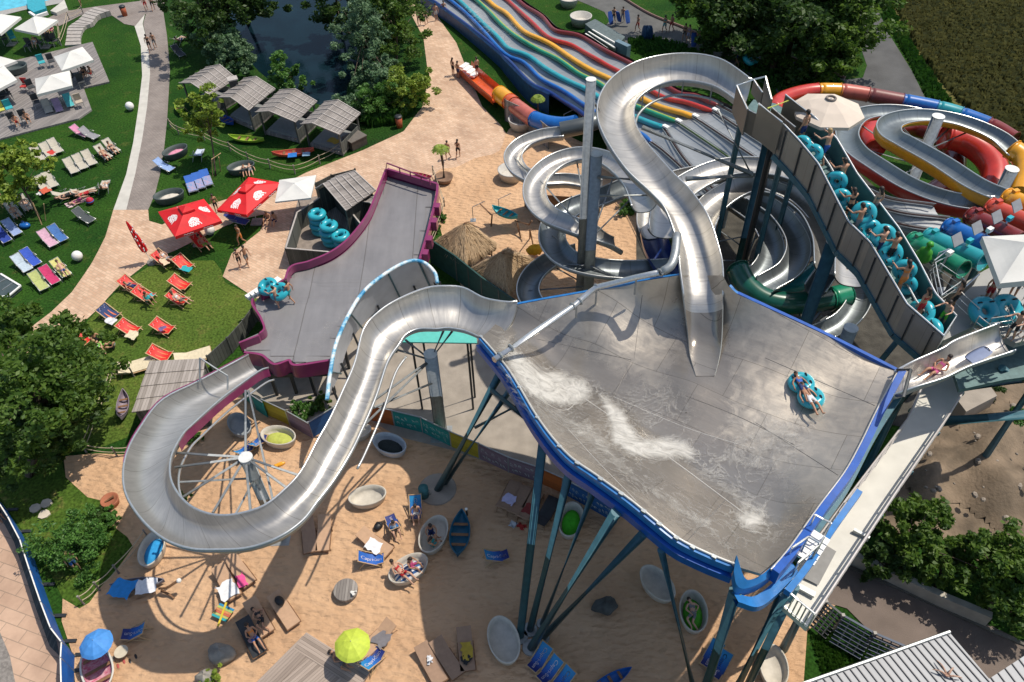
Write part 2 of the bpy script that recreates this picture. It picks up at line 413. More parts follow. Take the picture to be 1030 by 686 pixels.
WILD=grassmat('rough_grass',(.008,.035,.008),(.02,.06,.01),(.05,.06,.02),1.)
FIELD=grassmat('crop_field_soil',(.105,.10,.036),(.145,.135,.05),(.075,.09,.028),1.)
SOIL=mat('bare_soil',(.10,.075,.05),.95,0,.3,.7,1.,6,col2=(.25,.185,.125))
def sandmat():
    m,b,n,L=nodes('beach_sand')
    tc=n('ShaderNodeTexCoord');n1=n('ShaderNodeTexNoise',Scale=.35,Detail=5.);n2=n('ShaderNodeTexNoise',Scale=3.1,Detail=6.,Roughness=.7)
    mp=n('ShaderNodeMapping');mp.inputs['Scale'].default_value=(.75,1.35,1);mp.inputs['Rotation'].default_value=(0,0,.5)
    L(tc.outputs['Object'],mp.inputs[0]);L(tc.outputs['Object'],n1.inputs['Vector']);L(mp.outputs[0],n2.inputs['Vector'])
    vo=n('ShaderNodeTexVoronoi',Scale=3.2);vo.feature='SMOOTH_F1';L(mp.outputs[0],vo.inputs['Vector'])
    r=ramp(n,[(.25,(.56,.345,.20)),(.72,(.70,.455,.275))]);L(n1.outputs['Fac'],r.inputs[0])
    L(r.outputs[0],b.inputs['Base Color']);b.inputs['Roughness'].default_value=.95;b.inputs['Specular IOR Level'].default_value=.1
    ad=n('ShaderNodeMath',operation='ADD');L(n2.outputs['Fac'],ad.inputs[0]);L(vo.outputs['Distance'],ad.inputs[1])
    bp=n('ShaderNodeBump',Strength=1.,Distance=.2);L(ad.outputs[0],bp.inputs['Height']);L(bp.outputs[0],b.inputs['Normal'])
    return m
SAND=sandmat()
def brickpave(name,c1,c2,mortar,sx=.42,rot=.6,sm=.018):
    m,b,n,L=nodes(name)
    tc=n('ShaderNodeTexCoord');mp=n('ShaderNodeMapping');mp.inputs['Rotation'].default_value=(0,0,rot);L(tc.outputs['Object'],mp.inputs[0])
    br=n('ShaderNodeTexBrick',Scale=1.);br.inputs['Color1'].default_value=tuple(c1)+(1,);br.inputs['Color2'].default_value=tuple(c2)+(1,);br.inputs['Mortar'].default_value=tuple(mortar)+(1,)
    br.inputs['Brick Width'].default_value=sx;br.inputs['Row Height'].default_value=sx*.5;br.inputs['Mortar Size'].default_value=sm;L(mp.outputs[0],br.inputs['Vector'])
    nz=n('ShaderNodeTexNoise',Scale=.5,Detail=6.,Roughness=.65);L(tc.outputs['Object'],nz.inputs['Vector'])
    r=ramp(n,[(.3,(.75,.72,.7)),(.7,(1.15,1.14,1.12))]);L(nz.outputs['Fac'],r.inputs[0])
    mx=n('ShaderNodeMixRGB',blend_type='MULTIPLY');mx.inputs[0].default_value=1;L(br.outputs['Color'],mx.inputs[1]);L(r.outputs[0],mx.inputs[2])
    L(mx.outputs[0],b.inputs['Base Color']);b.inputs['Roughness'].default_value=.9
    return m
PAVE=brickpave('pink_brick_paving',(.62,.44,.31),(.50,.325,.215),(.42,.31,.22))
PAVE2=brickpave('large_slab_paving',(.52,.36,.26),(.46,.31,.22),(.30,.22,.16),1.2,.35,.02)
PATHM=brickpave('grey_paver_path',(.29,.25,.225),(.24,.21,.19),(.17,.15,.14),.3,.1)
PATHG=mat('grey_tarmac_path',(.10,.10,.095),.9,0,.2,.8,.3,20)
ASPH=mat('asphalt',(.085,.085,.085),.9,0,.22,.5,.3,25)
ASPH2=mat('asphalt_warm',(.16,.125,.105),.9,0,.2,.6,.3,25)
PALEST=mat('pale_concrete_strip',(.50,.48,.43),.85,0,.1,1.5)
POND=mat('pond_water',(.004,.014,.02),.12,0,.3,.3,.15,3,spec=.14)
POOL=mat('pool_water',(.10,.48,.62),.08,0,.2,1.5,.25,3)
# ------------------------------------------------------------------ the ground
b=MB();b.poly([(-700,-60,0),(700,-60,0),(700,1400,0),(-700,1400,0)]);o=b.build('lawn_ground',LAWN);o['kind']='structure'
Z=[.004*k for k in range(30)]
sheet('rough_grass_ground',[(405,-10),(428,40),(431,78),(428,107),(408,133),(368,152),(330,160),(300,150),(250,110),(215,60),(165,25),(150,-10)],Z[1],WILD,smooth=3)
sheet('pond_water',[(232,-10),(350,-10),(352,30),(362,60),(350,85),(345,108),(318,104),(283,88),(255,66),(243,40)],Z[3],POND,smooth=4)
sheet('crop_field',[(878,-70),(896,8),(917,46),(938,77),(956,101),(1000,135),(1120,180),(1150,-70)],Z[2],FIELD)
sheet('upper_road',[(862,-70),(868,0),(859,24),(866,48),(872,66),(868,78),(850,80),(800,74),(780,90),(810,150),(950,150),(938,112),(930,97),(917,71),(896,37),(878,0),(872,-70)],Z[3],ASPH)
sheet('tarmac_path',[(560,-8),(618,-8),(652,13),(684,26),(706,35),(733,42),(780,53),(822,67),(850,79),(848,92),(800,92),(768,84),(739,66),(713,54),(690,47),(655,37),(638,40),(628,52),(600,48),(590,40),(606,30),(613,21),(608,12),(590,4)],Z[4],PATHG)
b=MB();pp=crom([P(*q,.12) for q in[(618,-8),(652,13),(684,26),(706,35),(733,42),(780,53),(822,67),(850,78)]],40);b.tube(pp,.13,6);o=b.build('path_kerb',mat('reddish_kerb',(.2,.12,.1),.9));o['kind']='structure'
sheet('brick_plaza',[(400,-30),(420,-30),(428,0),(459,43),(472,76),(485,107),(503,125),(513,140),(525,170),(500,210),(440,230),(380,230),(330,260),(300,300),(257,300),(224,278),(233,255),(262,232),(268,215),(285,185),(309,173),(365,151),(406,132),(425,107),(431,78),(426,38),(406,0)],Z[5],PAVE)
sheet('brick_path',[(114,211),(149,211),(150,222),(163,226),(190,212),(219,203),(262,190),(285,185),(268,215),(240,221),(200,240),(176,252),(158,259),(150,263),(136,274),(122,285),(108,300),(96,313),(74,333),(20,360),(10,345),(51,314),(72,294),(84,277),(92,265),(99,252),(106,238)],Z[5]+.001,PAVE)
sheet('paver_path',[(165,-12),(164,10),(168,36),(171,71),(168,122),(165,150),(161,175),(156,195),(149,211),(127,211),(136,175),(143,140),(148,107),(151,74),(149,46),(144,24),(147,13),(160,0),(165,-12)][:18],Z[6],PATHM)
sheet('pale_edge_strip',[(142,10),(146,13),(143.5,24),(149,46),(151,74),(148,107),(143,140),(136,175),(127,211),(114,211),(127,175),(134,143),(139,110),(143,76),(141.6,46),(135,25)],Z[7],PALEST)
sheet('paver_path_top',[(60,12),(100,6),(140,1),(160,-10),(168,-10),(164,10),(146,14),(136,26),(125,24),(112,15),(100,12),(84,14),(60,26),(35,25)],Z[8],PATHM)
sheet('beach_sand',[(439,173),(459,168),(478,159),(502,152),(512,130),(540,120),(600,150),(680,170),(680,330),(500,330),(455,262),(443,230),(437,205)],Z[9],SAND,smooth=3)
sheet('beach_sand_lower',[(64,459),(95,456),(125,457),(160,440),(200,415),(240,395),(262,400),(312,436),(334,411),(368,418),(400,437),(452,450),(512,470),(566,485),(640,510),(760,560),(850,600),(812,635),(806,720),(70,720),(76,690),(72,655),(62,625),(63,602),(80,612),(90,606),(100,592),(118,572),(134,550),(128,540),(112,528),(108,505),(88,500),(66,480)],Z[9],SAND)
sheet('worn_ground',[(-20,440),(60,456),(66,480),(88,500),(108,505),(112,528),(128,540),(134,550),(118,572),(100,592),(90,606),(80,612),(63,602),(50,575),(0,500),(-20,470)],Z[8],LAWN2)
sheet('worn_lawn',[(150,268),(215,262),(226,284),(258,300),(262,320),(240,345),(205,375),(150,380),(128,440),(60,456),(40,440),(75,345),(100,310),(122,290)],Z[4],grassmat('sunny_grass',(.055,.105,.018),(.095,.135,.025),(.17,.155,.05)),smooth=2)  # worn lawn with a sunlit, yellower tone put into the grass colour
sheet('concrete_pad',[(230,380),(330,330),(440,300),(560,330),(700,470),(760,560),(640,512),(566,487),(512,472),(452,452),(400,439),(368,420),(334,413),(312,438),(262,402)],Z[10],CONC)
sheet('yard_floor',[(286,250),(300,200),(335,195),(362,240),(350,275),(300,275)],Z[10],mat('gravel_floor',(.24,.20,.17),.95,0,.2,3,.4,20))
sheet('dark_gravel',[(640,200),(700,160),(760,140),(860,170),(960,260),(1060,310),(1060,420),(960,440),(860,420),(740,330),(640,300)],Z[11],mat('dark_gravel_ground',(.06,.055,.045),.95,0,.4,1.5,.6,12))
def sdist(poly,x,y):
    best=1e9
    for i in range(len(poly)):
        p=np.array(poly[i-1],float);q=np.array(poly[i],float);v=q-p;t=np.clip(np.dot([x-p[0],y-p[1]],v)/(v@v),0,1);best=min(best,math.hypot(x-p[0]-t*v[0],y-p[1]-t*v[1]))
    return best
def bank(name,poly,m,amp,seed,step=5):
    b=MB();ids={};rr=np.random.default_rng(seed);xs=[p[0] for p in poly];ys=[p[1] for p in poly]
    A=np.array(poly,float)
    for i in range(int((max(xs)-min(xs))/step)+1):
        for j in range(int((max(ys)-min(ys))/step)+1):
            x,y=min(xs)+i*step,min(ys)+j*step
            if inside(poly,x,y):
                d=sdist(poly,x,y);g=P(x,y);ids[i,j]=len(b.v)
                z=amp*min(1,d/35.)*(.75+.3*math.sin(x*.09)+.25*math.sin(y*.13+x*.05))+.12*rr.random()*min(1,d/12)
                b.v.append((g[0],g[1],.03+z*min(1,d/8)))
    for (i,j) in ids:
        if all(k in ids for k in((i+1,j),(i,j+1),(i+1,j+1))):b.f.append((ids[i,j],ids[i,j+1],ids[i+1,j+1],ids[i+1,j]));b.m.append(0)
    o=b.build(name,m,smooth=True);o['kind']='structure'
bank('soil_bank',[(945,440),(985,408),(1060,392),(1060,548),(1015,548),(965,512),(915,510),(905,480)],SOIL,1.1,3)
sheet('soil_slope',[(925,425),(985,390),(1075,370),(1075,585),(1005,575),(945,540),(890,532),(872,478)],Z[12],SOIL,smooth=3)
sheet('lower_road',[(800,560),(863,572),(930,600),(998,630),(1080,670),(1100,760),(960,760),(900,660),(852,612),(812,600)],Z[13],ASPH2)
sheet('left_walkway',[(-40,500),(-8,508),(20,550),(46,600),(58,640),(68,662),(72,690),(70,740),(-60,740),(-60,520)],Z[14],PAVE2)
sheet('gravel_corner',[(-30,600),(0,636),(10,660),(16,690),(16,730),(-40,730)],Z[15],mat('grey_gravel',(.22,.2,.18),.95,0,.3,8,.5,30))
sheet('pool_surround',[(-30,14),(0,16),(24,10),(62,3),(68,-3),(100,-10),(100,-30),(-30,-40)],Z[10]+.0,mat('pool_surround_stone',(.33,.32,.30),.8,0,.12))
sheet('pool_water',[(-30,9),(0,11),(24,6),(58,-2),(66,-12),(66,-40),(-30,-40)],Z[12],POOL)
sheet('pool_chute_water',[(29,5),(46,3),(46,14),(36,16),(30,12)],Z[13],mat('aqua_floor',(.03,.33,.40),.2,0,.15))
# crop rows: wheel tracks through the field
TRACK=mat('wheel_track_soil',(.022,.018,.009),.95,0,.3,3)
for pts in([(940,-30),(957,0),(982,36),(1008,70),(1045,122)],[(956,-30),(973,0),(1002,40),(1040,82)],[(950,62),(990,71),(1040,78)]):
    q=crom([P(x,y,Z[4]) for x,y in pts],30);b=MB()
    b.grid([[p+V(-.35,0,0),p+V(.35,0,0)] for p in q]) if pts[0][0]!=950 else b.grid([[p+V(0,.3,0),p+V(0,-.3,0)] for p in q])
    o=b.build('wheel_track',TRACK);o['kind']='structure'
# tufts of standing crop
def tufts(name,poly,n,size,m,kind='stuff',label=None):
    xs=[p[0] for p in poly];ys=[p[1] for p in poly];b=MB();k=0
    vs=[];fs=[]
    W=[P(x,y)[:2] for x,y in poly];mn=np.min(W,axis=0);mx=np.max(W,axis=0)
    while k<n:
        q=mn+rng.random(2)*(mx-mn)
        if not inside(W,*q):continue
        k+=1;a=rng.random()*6.28;h=size*(.6+.7*rng.random());l=rng.random(2)*.4-.2
        d=np.array([math.cos(a),math.sin(a)])*size*.35
        i=len(vs);vs+=[(q[0]-d[0],q[1]-d[1],0),(q[0]+d[0],q[1]+d[1],0),(q[0]+d[0]+l[0]*h,q[1]+d[1]+l[1]*h,h),(q[0]-d[0]+l[0]*h,q[1]-d[1]+l[1]*h,h*.9)]
        fs.append((i,i+1,i+2,i+3))
    b.v=vs;b.f=fs;b.m=[0]*len(fs);o=b.build(name,m);o['kind']=kind;return o
CROP=leafmat('crop_blades',(.105,.105,.032),(.21,.20,.07),.35)
tufts('crop_stand',[(884,-30),(905,16),(925,54),(945,80),(962,100),(1000,128),(1060,160),(1060,-30)],16000,.55,CROP)
GRB=leafmat('grass_blades',(.02,.075,.01),(.06,.16,.02),.35)
tufts('verge_grass',[(872,-5),(881,4),(899,38),(918,70),(932,98),(956,104),(938,77),(917,46),(896,8),(890,-5)],1800,.35,GRB)
tufts('island_grass',[(631,40),(650,36),(690,46),(706,54),(660,60),(633,52)],900,.3,GRB)
tufts('roadside_weeds',[(768,84),(739,66),(780,60),(845,80),(850,92),(800,100)],1300,.35,GRB)
tufts('pond_reeds',[(355,105),(372,128),(400,125),(424,100),(430,80),(405,100),(380,108)],1800,.7,GRB)
tufts('slope_weeds',[(815,640),(850,625),(900,655),(880,690),(830,690)],1500,.18,leafmat('weed_blades',(.03,.1,.01),(.09,.2,.03),.3))
# ================================================================== the big steel wave bowl
EDGE_L=[(484,340,9.2),(512,374,10.2),(541,422,11.4),(570,458,12.0),(600,480,12.2),(633,504,12.2),(660,526,12.1),(683,544,11.9),(711,558,11.6),(738,569,11.3)]
EDGE_R=[(765,577,10.9),(795,551,10.5),(824,510,10.2),(849,476.5,10.2),(865,448,10.2),(883,411,10.3),(903,374,10.5)]
EDGE_B=[(830,337,10.8),(770,309,11.2),(742,296,11.5),(733,288,11.7),(727,277,11.9),(700,277,11.0),(683,277,11.7),(645,283,10.9),(590,294,9.9),(550,301,9.3),(518,307,8.9)]
INNER=[(500,326,8.1),(545,372,8.3),(600,408,8.5),(650,440,8.7),(700,478,8.9),(750,515,9.2),(785,535,9.6),(600,340,8.9),(690,390,9.0),(780,420,9.2),(840,400,9.7),(710,330,9.6),(620,450,9.9),(690,510,10.0),(560,415,9.5),(560,330,8.5),(650,310,9.8)]
BH=TPS(EDGE_L+EDGE_R+EDGE_B+INNER)
def BP(x,y,dz=0.):return P(x,y,BH(x,y)+dz)
bound=EDGE_L+EDGE_R+EDGE_B
bd=[]
for i in range(len(bound)):
    a,c=bound[i],bound[(i+1)%len(bound)];k=max(2,int(math.hypot(a[0]-c[0],a[1]-c[1])/6))
    for j in range(k):t=j/k;bd.append((a[0]+(c[0]-a[0])*t,a[1]+(c[1]-a[1])*t))
cx,cy=690,415
bound_xy=[(cx+(x-cx)*.95,cy+(y-cy)*.95) for x,y in bd]
bowl=thing('wave_bowl','huge tilted sheet steel slide bowl with blue rim on teal legs','slide bowl',tuple(P(690,415,0)[:2])+(0,))
# panelled steel
def bowlmat():
    m,b,n,L=nodes('bowl_steel')
    tc=n('ShaderNodeTexCoord');mp=n('ShaderNodeMapping');mp.inputs['Rotation'].default_value=(0,0,.62);L(tc.outputs['Object'],mp.inputs[0])
    br=n('ShaderNodeTexBrick',Scale=1.);br.offset=.37
    br.inputs['Color1'].default_value=(.90,.90,.91,1);br.inputs['Color2'].default_value=(1.06,1.04,1.01,1);br.inputs['Mortar'].default_value=(.50,.49,.47,1)
    br.inputs['Brick Width'].default_value=3.1;br.inputs['Row Height'].default_value=1.9;br.inputs['Mortar Size'].default_value=.011;L(mp.outputs[0],br.inputs['Vector'])
    m2=n('ShaderNodeMapping');m2.inputs['Scale'].default_value=(.5,3,1);L(mp.outputs[0],m2.inputs[0])
    n1=n('ShaderNodeTexNoise',Scale=1.3,Detail=6.,Roughness=.65);L(m2.outputs[0],n1.inputs['Vector'])
    n2=n('ShaderNodeTexNoise',Scale=.16,Detail=4.);L(tc.outputs['Object'],n2.inputs['Vector'])
    n5=n('ShaderNodeTexNoise',Scale=12.,Detail=6.,Roughness=.8);L(tc.outputs['Object'],n5.inputs['Vector'])
    ad=n('ShaderNodeMath',operation='MULTIPLY_ADD');ad.inputs[1].default_value=.5;L(n1.outputs['Fac'],ad.inputs[0]);L(n2.outputs['Fac'],ad.inputs[2])
    r=ramp(n,[(.5,(.36,.32,.275)),(.95,(.51,.465,.40))]);L(ad.outputs[0],r.inputs[0])
    # wear: scratches and calc streaks
    r5=ramp(n,[(.62,(1,1,1)),(.74,(1.12,1.11,1.09))]);L(n5.outputs['Fac'],r5.inputs[0])
    mx=n('ShaderNodeMixRGB',blend_type='MULTIPLY');mx.inputs[0].default_value=1;L(r.outputs[0],mx.inputs[1]);L(br.outputs['Color'],mx.inputs[2])
    m3=n('ShaderNodeMixRGB',blend_type='MULTIPLY');m3.inputs[0].default_value=1;L(mx.outputs[0],m3.inputs[1]);L(r5.outputs[0],m3.inputs[2])
    at=n('ShaderNodeAttribute');at.attribute_name='suv';sw=n('ShaderNodeSeparateXYZ');L(at.outputs['Vector'],sw.inputs[0])
    n7=n('ShaderNodeTexNoise',Scale=1.6,Detail=6.,Roughness=.6,Distortion=.8);L(tc.outputs['Object'],n7.inputs['Vector'])
    wa=n('ShaderNodeMath',operation='ADD');L(sw.outputs[0],wa.inputs[0]);L(n7.outputs['Fac'],wa.inputs[1])
    wr=ramp(n,[(.42,(0,0,0)),(1.0,(1,1,1))]);L(wa.outputs[0],wr.inputs[0])
    m9=n('ShaderNodeMixRGB',blend_type='MULTIPLY');m9.inputs[2].default_value=(.64,.65,.67,1);L(wr.outputs[0],m9.inputs[0]);L(m3.outputs[0],m9.inputs[1])
    L(m9.outputs[0],b.inputs['Base Color']);b.inputs['Metallic'].default_value=.5
    rr=n('ShaderNodeMapRange');rr.inputs['To Min'].default_value=.33;rr.inputs['To Max'].default_value=.6;L(n1.outputs['Fac'],rr.inputs[0]);mr=n('ShaderNodeMixRGB');mr.inputs[2].default_value=(.2,.2,.2,1);L(wr.outputs[0],mr.inputs[0]);L(rr.outputs[0],mr.inputs[1]);L(mr.outputs[0],b.inputs['Roughness'])
    ns=n('ShaderNodeMath',operation='MULTIPLY_ADD');L(n7.outputs['Fac'],ns.inputs[0]);L(wr.outputs[0],ns.inputs[1]);L(n1.outputs['Fac'],ns.inputs[2])
    bp=n('ShaderNodeBump',Strength=.22,Distance=.04);L(ns.outputs[0],bp.inputs['Height']);L(bp.outputs[0],b.inputs['Normal'])
    return m
BOWL=bowlmat()
b=MB();NR=22;rows=[]
for j in range(NR+1):
    t=j/NR;t=max(t,.004)
    rows.append([BP(cx+(x-cx)*t,cy+(y-cy)*t) for x,y in bd])
VAL=np.array([(497,340),(540,385),(580,402),(615,425),(650,450),(700,478),(750,515),(785,540)],float)
def wet(x,y):
    best=1e9
    for p,q in zip(VAL[:-1],VAL[1:]):
        v=q-p;t=np.clip(np.dot([x-p[0],y-p[1]],v)/(v@v),0,1);best=min(best,math.hypot(x-p[0]-t*v[0],y-p[1]-t*v[1]))
    d2=math.hypot((x-705)/1.0,(y-385)/2.2)
    return max(math.exp(-(best/48)**2),.9*math.exp(-(d2/34)**2))
uvw=[[(wet(cx+(x-cx)*max(j/NR,.004),cy+(y-cy)*max(j/NR,.004)),0,0) for x,y in bd] for j in range(NR+1)]
b.grid(rows,0,closeu=True,uv=uvw)
b.grid([[q-V(0,0,.16) for q in r] for r in rows],1,closeu=True,flip=True)
b.grid([rows[-1],[q-V(0,0,.16) for q in rows[-1]]],1,closeu=True)
b.build('bowl_sheet',[BOWL,SHELL],bowl,smooth=True)
# blue rims
def rimband(pts,name,wid,hgt,m,out=.0,drop=0.,parent=bowl,n=60):
    w=crom([P(*q) for q in pts],n);b=MB();rows=[]
    for i in range(n):
        d=w[min(i+1,n-1)]-w[max(i-1,0)];o=np.cross(d,[0,0,1.]);o/=np.linalg.norm(o);o=-o
        if np.dot(o,w[i]-P(690,415,10))<0:o=-o
        o[2]=0;p=w[i]+o*out+V(0,0,-drop)
        rows.append([p,p+o*wid,p+o*wid-V(0,0,hgt),p-V(0,0,hgt),p])
    b.grid(rows,0);b.poly(rows[0][:4]);b.poly(rows[-1][:4][::-1]);return b.build(name,m,parent),w
L_edge=[(x,y,h) for x,y,h in EDGE_L];R_edge=[(775,575,10.7)]+EDGE_R[1:]
_,wl=rimband(L_edge,'blue_rim_band',.13,.34,BLUE2,.0,-.06)
rimband(L_edge,'blue_rim_skirt',.24,.36,BLUE,.03,.34)
rimband(R_edge,'blue_rim_band',.26,.7,BLUE,.02,-.22)
rimband(R_edge[:4],'blue_rim_walk',.22,.3,BLUE2,.62,.35)
rimband([(903,374,10.5)]+EDGE_B[:3],'blue_rim_band',.16,.5,BLUE,.02,-.02)
rimband([(x,y,h) for x,y,h in EDGE_B[6:]],'blue_rim_band',.12,.4,BLUE2,.02,-.02)
rimband([(733,288,11.7),(742,296,11.5),(770,309,11.2)],'blue_rim_band',.14,.5,BLUE2,.03,.0)
for k,pts in enumerate((L_edge,R_edge)):
    q=crom([P(*p) for p in pts],60);q=q+V(0,0,.12)
    MB().tube(q,.045,8).build('rim_rail',mat('pale_rail',(.62,.60,.55),.4,.3,.1),bowl,smooth=True)
for t in np.linspace(0,59,14):
    p=wl[int(t)];MB().box(p+V(.0,-.04,.02),(.12,.16,.3),rz=.9).build('rim_clamp',GALV,bowl)
# catch pocket at the low corner
b=MB();w=crom([P(738,574,11.5),P(741,588,10.9),P(750,592,10.5),P(770,583,10.5),P(795,560,10.5)],24);w2=crom([P(741,558,12.0),P(748,579,11.0),P(755,583,10.7),P(770,575,10.7),P(793,553,10.6)],24)
b.grid([w,w2]);b.grid([w-V(0,0,.5),w],0);b.grid([w2-V(0,0,.45),w2],0,flip=True);b.build('blue_corner_guard',BLUE2,bowl)
b=MB();w=crom([P(737,595,10.3),P(757,600,10.0),P(775,588,10.0),P(797,566,10.0)],20)
rows=[[p,p+V(.1,-.38,.03),p+V(.1,-.38,-.3),p+V(0,0,-.3),p] for p in w];b.grid(rows);b.build('blue_corner_beam',BLUE2,bowl)
# welded panel lines traced over the sheet
for pts,r_,m_ in([((584,398),(668,456.5),(752,519)),.02,'pale_weld'],[((536,340),(635,362)),.014,'dark_seam'],[((635,362),(616,402)),.014,'dark_seam'],[((690,398),(745,420),(800,448)),.014,'dark_seam'],[((770,360),(880,408)),.014,'dark_seam'],[((760,425),(843,478)),.014,'dark_seam'],[((617,399),(690,430),(760,452)),.012,'pale_weld'],[((509,377),(562,412),(585,400)),.012,'pale_weld'],[((571,431),(600,463),(640,504)),.012,'pale_weld'],[((690,545),(742,490)),.014,'dark_seam'],[((646,297),(638,360)),.014,'dark_seam']):
    q=crom(pts,24);MM={'pale_weld':mat('pale_weld',(.62,.60,.56),.5,.3,.1),'dark_seam':mat('dark_seam',(.17,.16,.15),.6,.3,.1)}[m_]
    MB().tube([BP(x,y,.0) for x,y in q],r_,5).build('weld_seam',MM,bowl)
# water: churning foam in the valley
def foammat():
    m,b,n,L=nodes('white_water')
    at=n('ShaderNodeAttribute');at.attribute_name='suv';sx=n('ShaderNodeSeparateXYZ');L(at.outputs['Vector'],sx.inputs[0])
    tc=n('ShaderNodeTexCoord');nz=n('ShaderNodeTexNoise',Scale=1.1,Detail=9.,Roughness=.72,Distortion=2.2);L(tc.outputs['Object'],nz.inputs['Vector'])
    n2=n('ShaderNodeTexNoise',Scale=.95,Detail=5.,Roughness=.6,Distortion=1.6);L(tc.outputs['Object'],n2.inputs['Vector'])
    # body of the foam
    ml=n('ShaderNodeMath',operation='MULTIPLY_ADD');ml.inputs[1].default_value=.62;ml.inputs[2].default_value=-.5;L(sx.outputs[0],ml.inputs[0])
    ad=n('ShaderNodeMath',operation='ADD');L(nz.outputs['Fac'],ad.inputs[0]);L(ml.outputs[0],ad.inputs[1])
    r=ramp(n,[(.46,(0,0,0)),(.95,(.9,.9,.9))]);L(ad.outputs[0],r.inputs[0])
    # thin curling veins where two masses of water meet
    sb=n('ShaderNodeMath',operation='SUBTRACT');sb.inputs[1].default_value=.5;L(n2.outputs['Fac'],sb.inputs[0])
    ab=n('ShaderNodeMath',operation='ABSOLUTE');L(sb.outputs[0],ab.inputs[0])
    rv=ramp(n,[(0,(.75,.75,.75)),(.035,(0,0,0))]);L(ab.outputs[0],rv.inputs[0])
    vm=n('ShaderNodeMath',operation='MULTIPLY');L(rv.outputs[0],vm.inputs[0]);L(sx.outputs[0],vm.inputs[1])
    mk=n('ShaderNodeMath',operation='MULTIPLY');L(vm.outputs[0],mk.inputs[0]);L(nz.outputs['Fac'],mk.inputs[1])
    mx=n('ShaderNodeMath',operation='MAXIMUM');L(r.outputs[0],mx.inputs[0]);L(mk.outputs[0],mx.inputs[1]);L(mx.outputs[0],b.inputs['Alpha'])
    b.inputs['Base Color'].default_value=(.64,.62,.57,1);b.inputs['Roughness'].default_value=.7
    bp=n('ShaderNodeBump',Strength=1.,Distance=.12);L(nz.outputs['Fac'],bp.inputs['Height']);L(bp.outputs[0],b.inputs['Normal'])
    return m
FOAM=foammat()
def foam(poly,parent,hf,step=3.,soft=14.,amp=1.,name='foam'):
    xs=[p[0] for p in poly];ys=[p[1] for p in poly];nx=int((max(xs)-min(xs)+2*soft)/step);ny=int((max(ys)-min(ys)+2*soft)/step)
    A=np.array(poly,float);b=MB();ids={}
    def dist(x,y):
        best=1e9
        for i in range(len(A)):
            p,q=A[i-1],A[i];v=q-p;t=np.clip(np.dot([x-p[0],y-p[1]],v)/(v@v+1e-9),0,1);d=math.hypot(x-p[0]-t*v[0],y-p[1]-t*v[1]);best=min(best,d)
        return best if inside(poly,x,y) else -best
    x0,y0=min(xs)-soft,min(ys)-soft;val={}
    for i in range(nx+1):
        for j in range(ny+1):
            x,y=x0+i*step,y0+j*step;d=dist(x,y)
            if d>-soft:val[i,j]=(x,y,min(1,max(0,.5+d/(2*soft)*1.6))*amp)
    for (i,j),(x,y,a) in val.items():
        ids[i,j]=len(b.v);b.uv[len(b.v)]=(a,0,0);b.v.append(tuple(hf(x,y,.03+.05*a)))
    for (i,j) in val:
        if (i+1,j) in ids and (i,j+1) in ids and (i+1,j+1) in ids:
            b.f.append((ids[i,j],ids[i,j+1],ids[i+1,j+1],ids[i+1,j]));b.m.append(0)
    return tag(b.build(name,FOAM,parent,smooth=True),kind=None)
foam([(503,352),(516,350),(532,357),(545,368),(565,372),(590,380),(600,392),(594,404),(575,411),(552,410),(535,404),(522,392),(510,374)],bowl,BP,amp=1.4)
foam([(598,392),(612,398),(628,410),(637,426),(645,438),(668,437),(690,440),(702,452),(700,464),(680,464),(650,464),(630,460),(613,446),(610,425)],bowl,BP,amp=1.4,soft=12)
foam([(735,514),(755,508),(775,512),(772,530),(760,540),(740,532)],bowl,BP,amp=1.35,soft=18)
foam([(700,455),(740,480),(780,500),(790,540),(760,545),(720,500)],bowl,BP,amp=.95,soft=30)
foam([(497,332),(512,340),(530,355),(548,372),(530,380),(508,362)],bowl,BP,amp=1.1,soft=12)
foam([(520,395),(600,420),(640,470),(720,520),(740,560),(660,510),(590,455)],bowl,BP,amp=1.0,soft=20)
foam([(625,395),(665,385),(690,400),(700,440),(650,440)],bowl,BP,amp=.7,soft=20)
foam([(790,415),(820,420),(800,470),(760,480),(700,470),(740,430)],bowl,BP,amp=.9,soft=20)
# under frame and legs
b=MB()
for q in([(534,420),(740,560)],[(560,400),(800,500)],[(540,330),(860,390)],[(620,300),(700,540)],[(740,310),(790,550)],[(560,320),(600,470)]):
    a,c=q;w=[BP(a[0]+(c[0]-a[0])*t,a[1]+(c[1]-a[1])*t)-V(0,0,.6) for t in np.linspace(.08,.94,16)]
    b=MB();b.tube(w,.17,6);b.build('under_beam',TEAL,bowl)
def leg(bx,by,tx,ty,th,r=.17,bh=0.):
    a=P(bx,by,bh);c=P(tx,ty,th)
    MB().tube([a,c],r,12).build('leg',TEAL,bowl,smooth='q')
    if by<690:MB().lathe([(0,.07),(r*2.0,.07),(r*2.1,.0)],c=(a[0],a[1],.04),n=16).build('leg_base',GALV,bowl)
for q in([440,493,505,372,8.9,.2],[447,487,516,388,9.2,.15],[523,641,547,437,10.8,.18],[533,634,574,470,11.3,.17],[545,628,598,492,11.6,.12],[534,652,620,515,11.7,.19],[545,642,648,536,11.5,.17],[698,694,665,553,11.3,.13],[706,704,740,594,10.2,.22],[735,704,789,596,9.8,.22],[745,704,800,590,9.6,.15]):leg(*q)
for a,c,r in(((495,393,8),(548,436,10.4),.12),((503,400,7),(535,388,8.5),.1),((478,430,4.5),(545,395,7.5),.08)):
    MB().tube([P(*a),P(*c)],r,8).build('leg_brace',TEAL,bowl,smooth='q')
b=MB();c=P(440,492,.06);b.lathe([(0,.08),(.95,.08),(1.0,.02)],(c[0],c[1],0.04),24);b.build('footing',CONC,bowl)
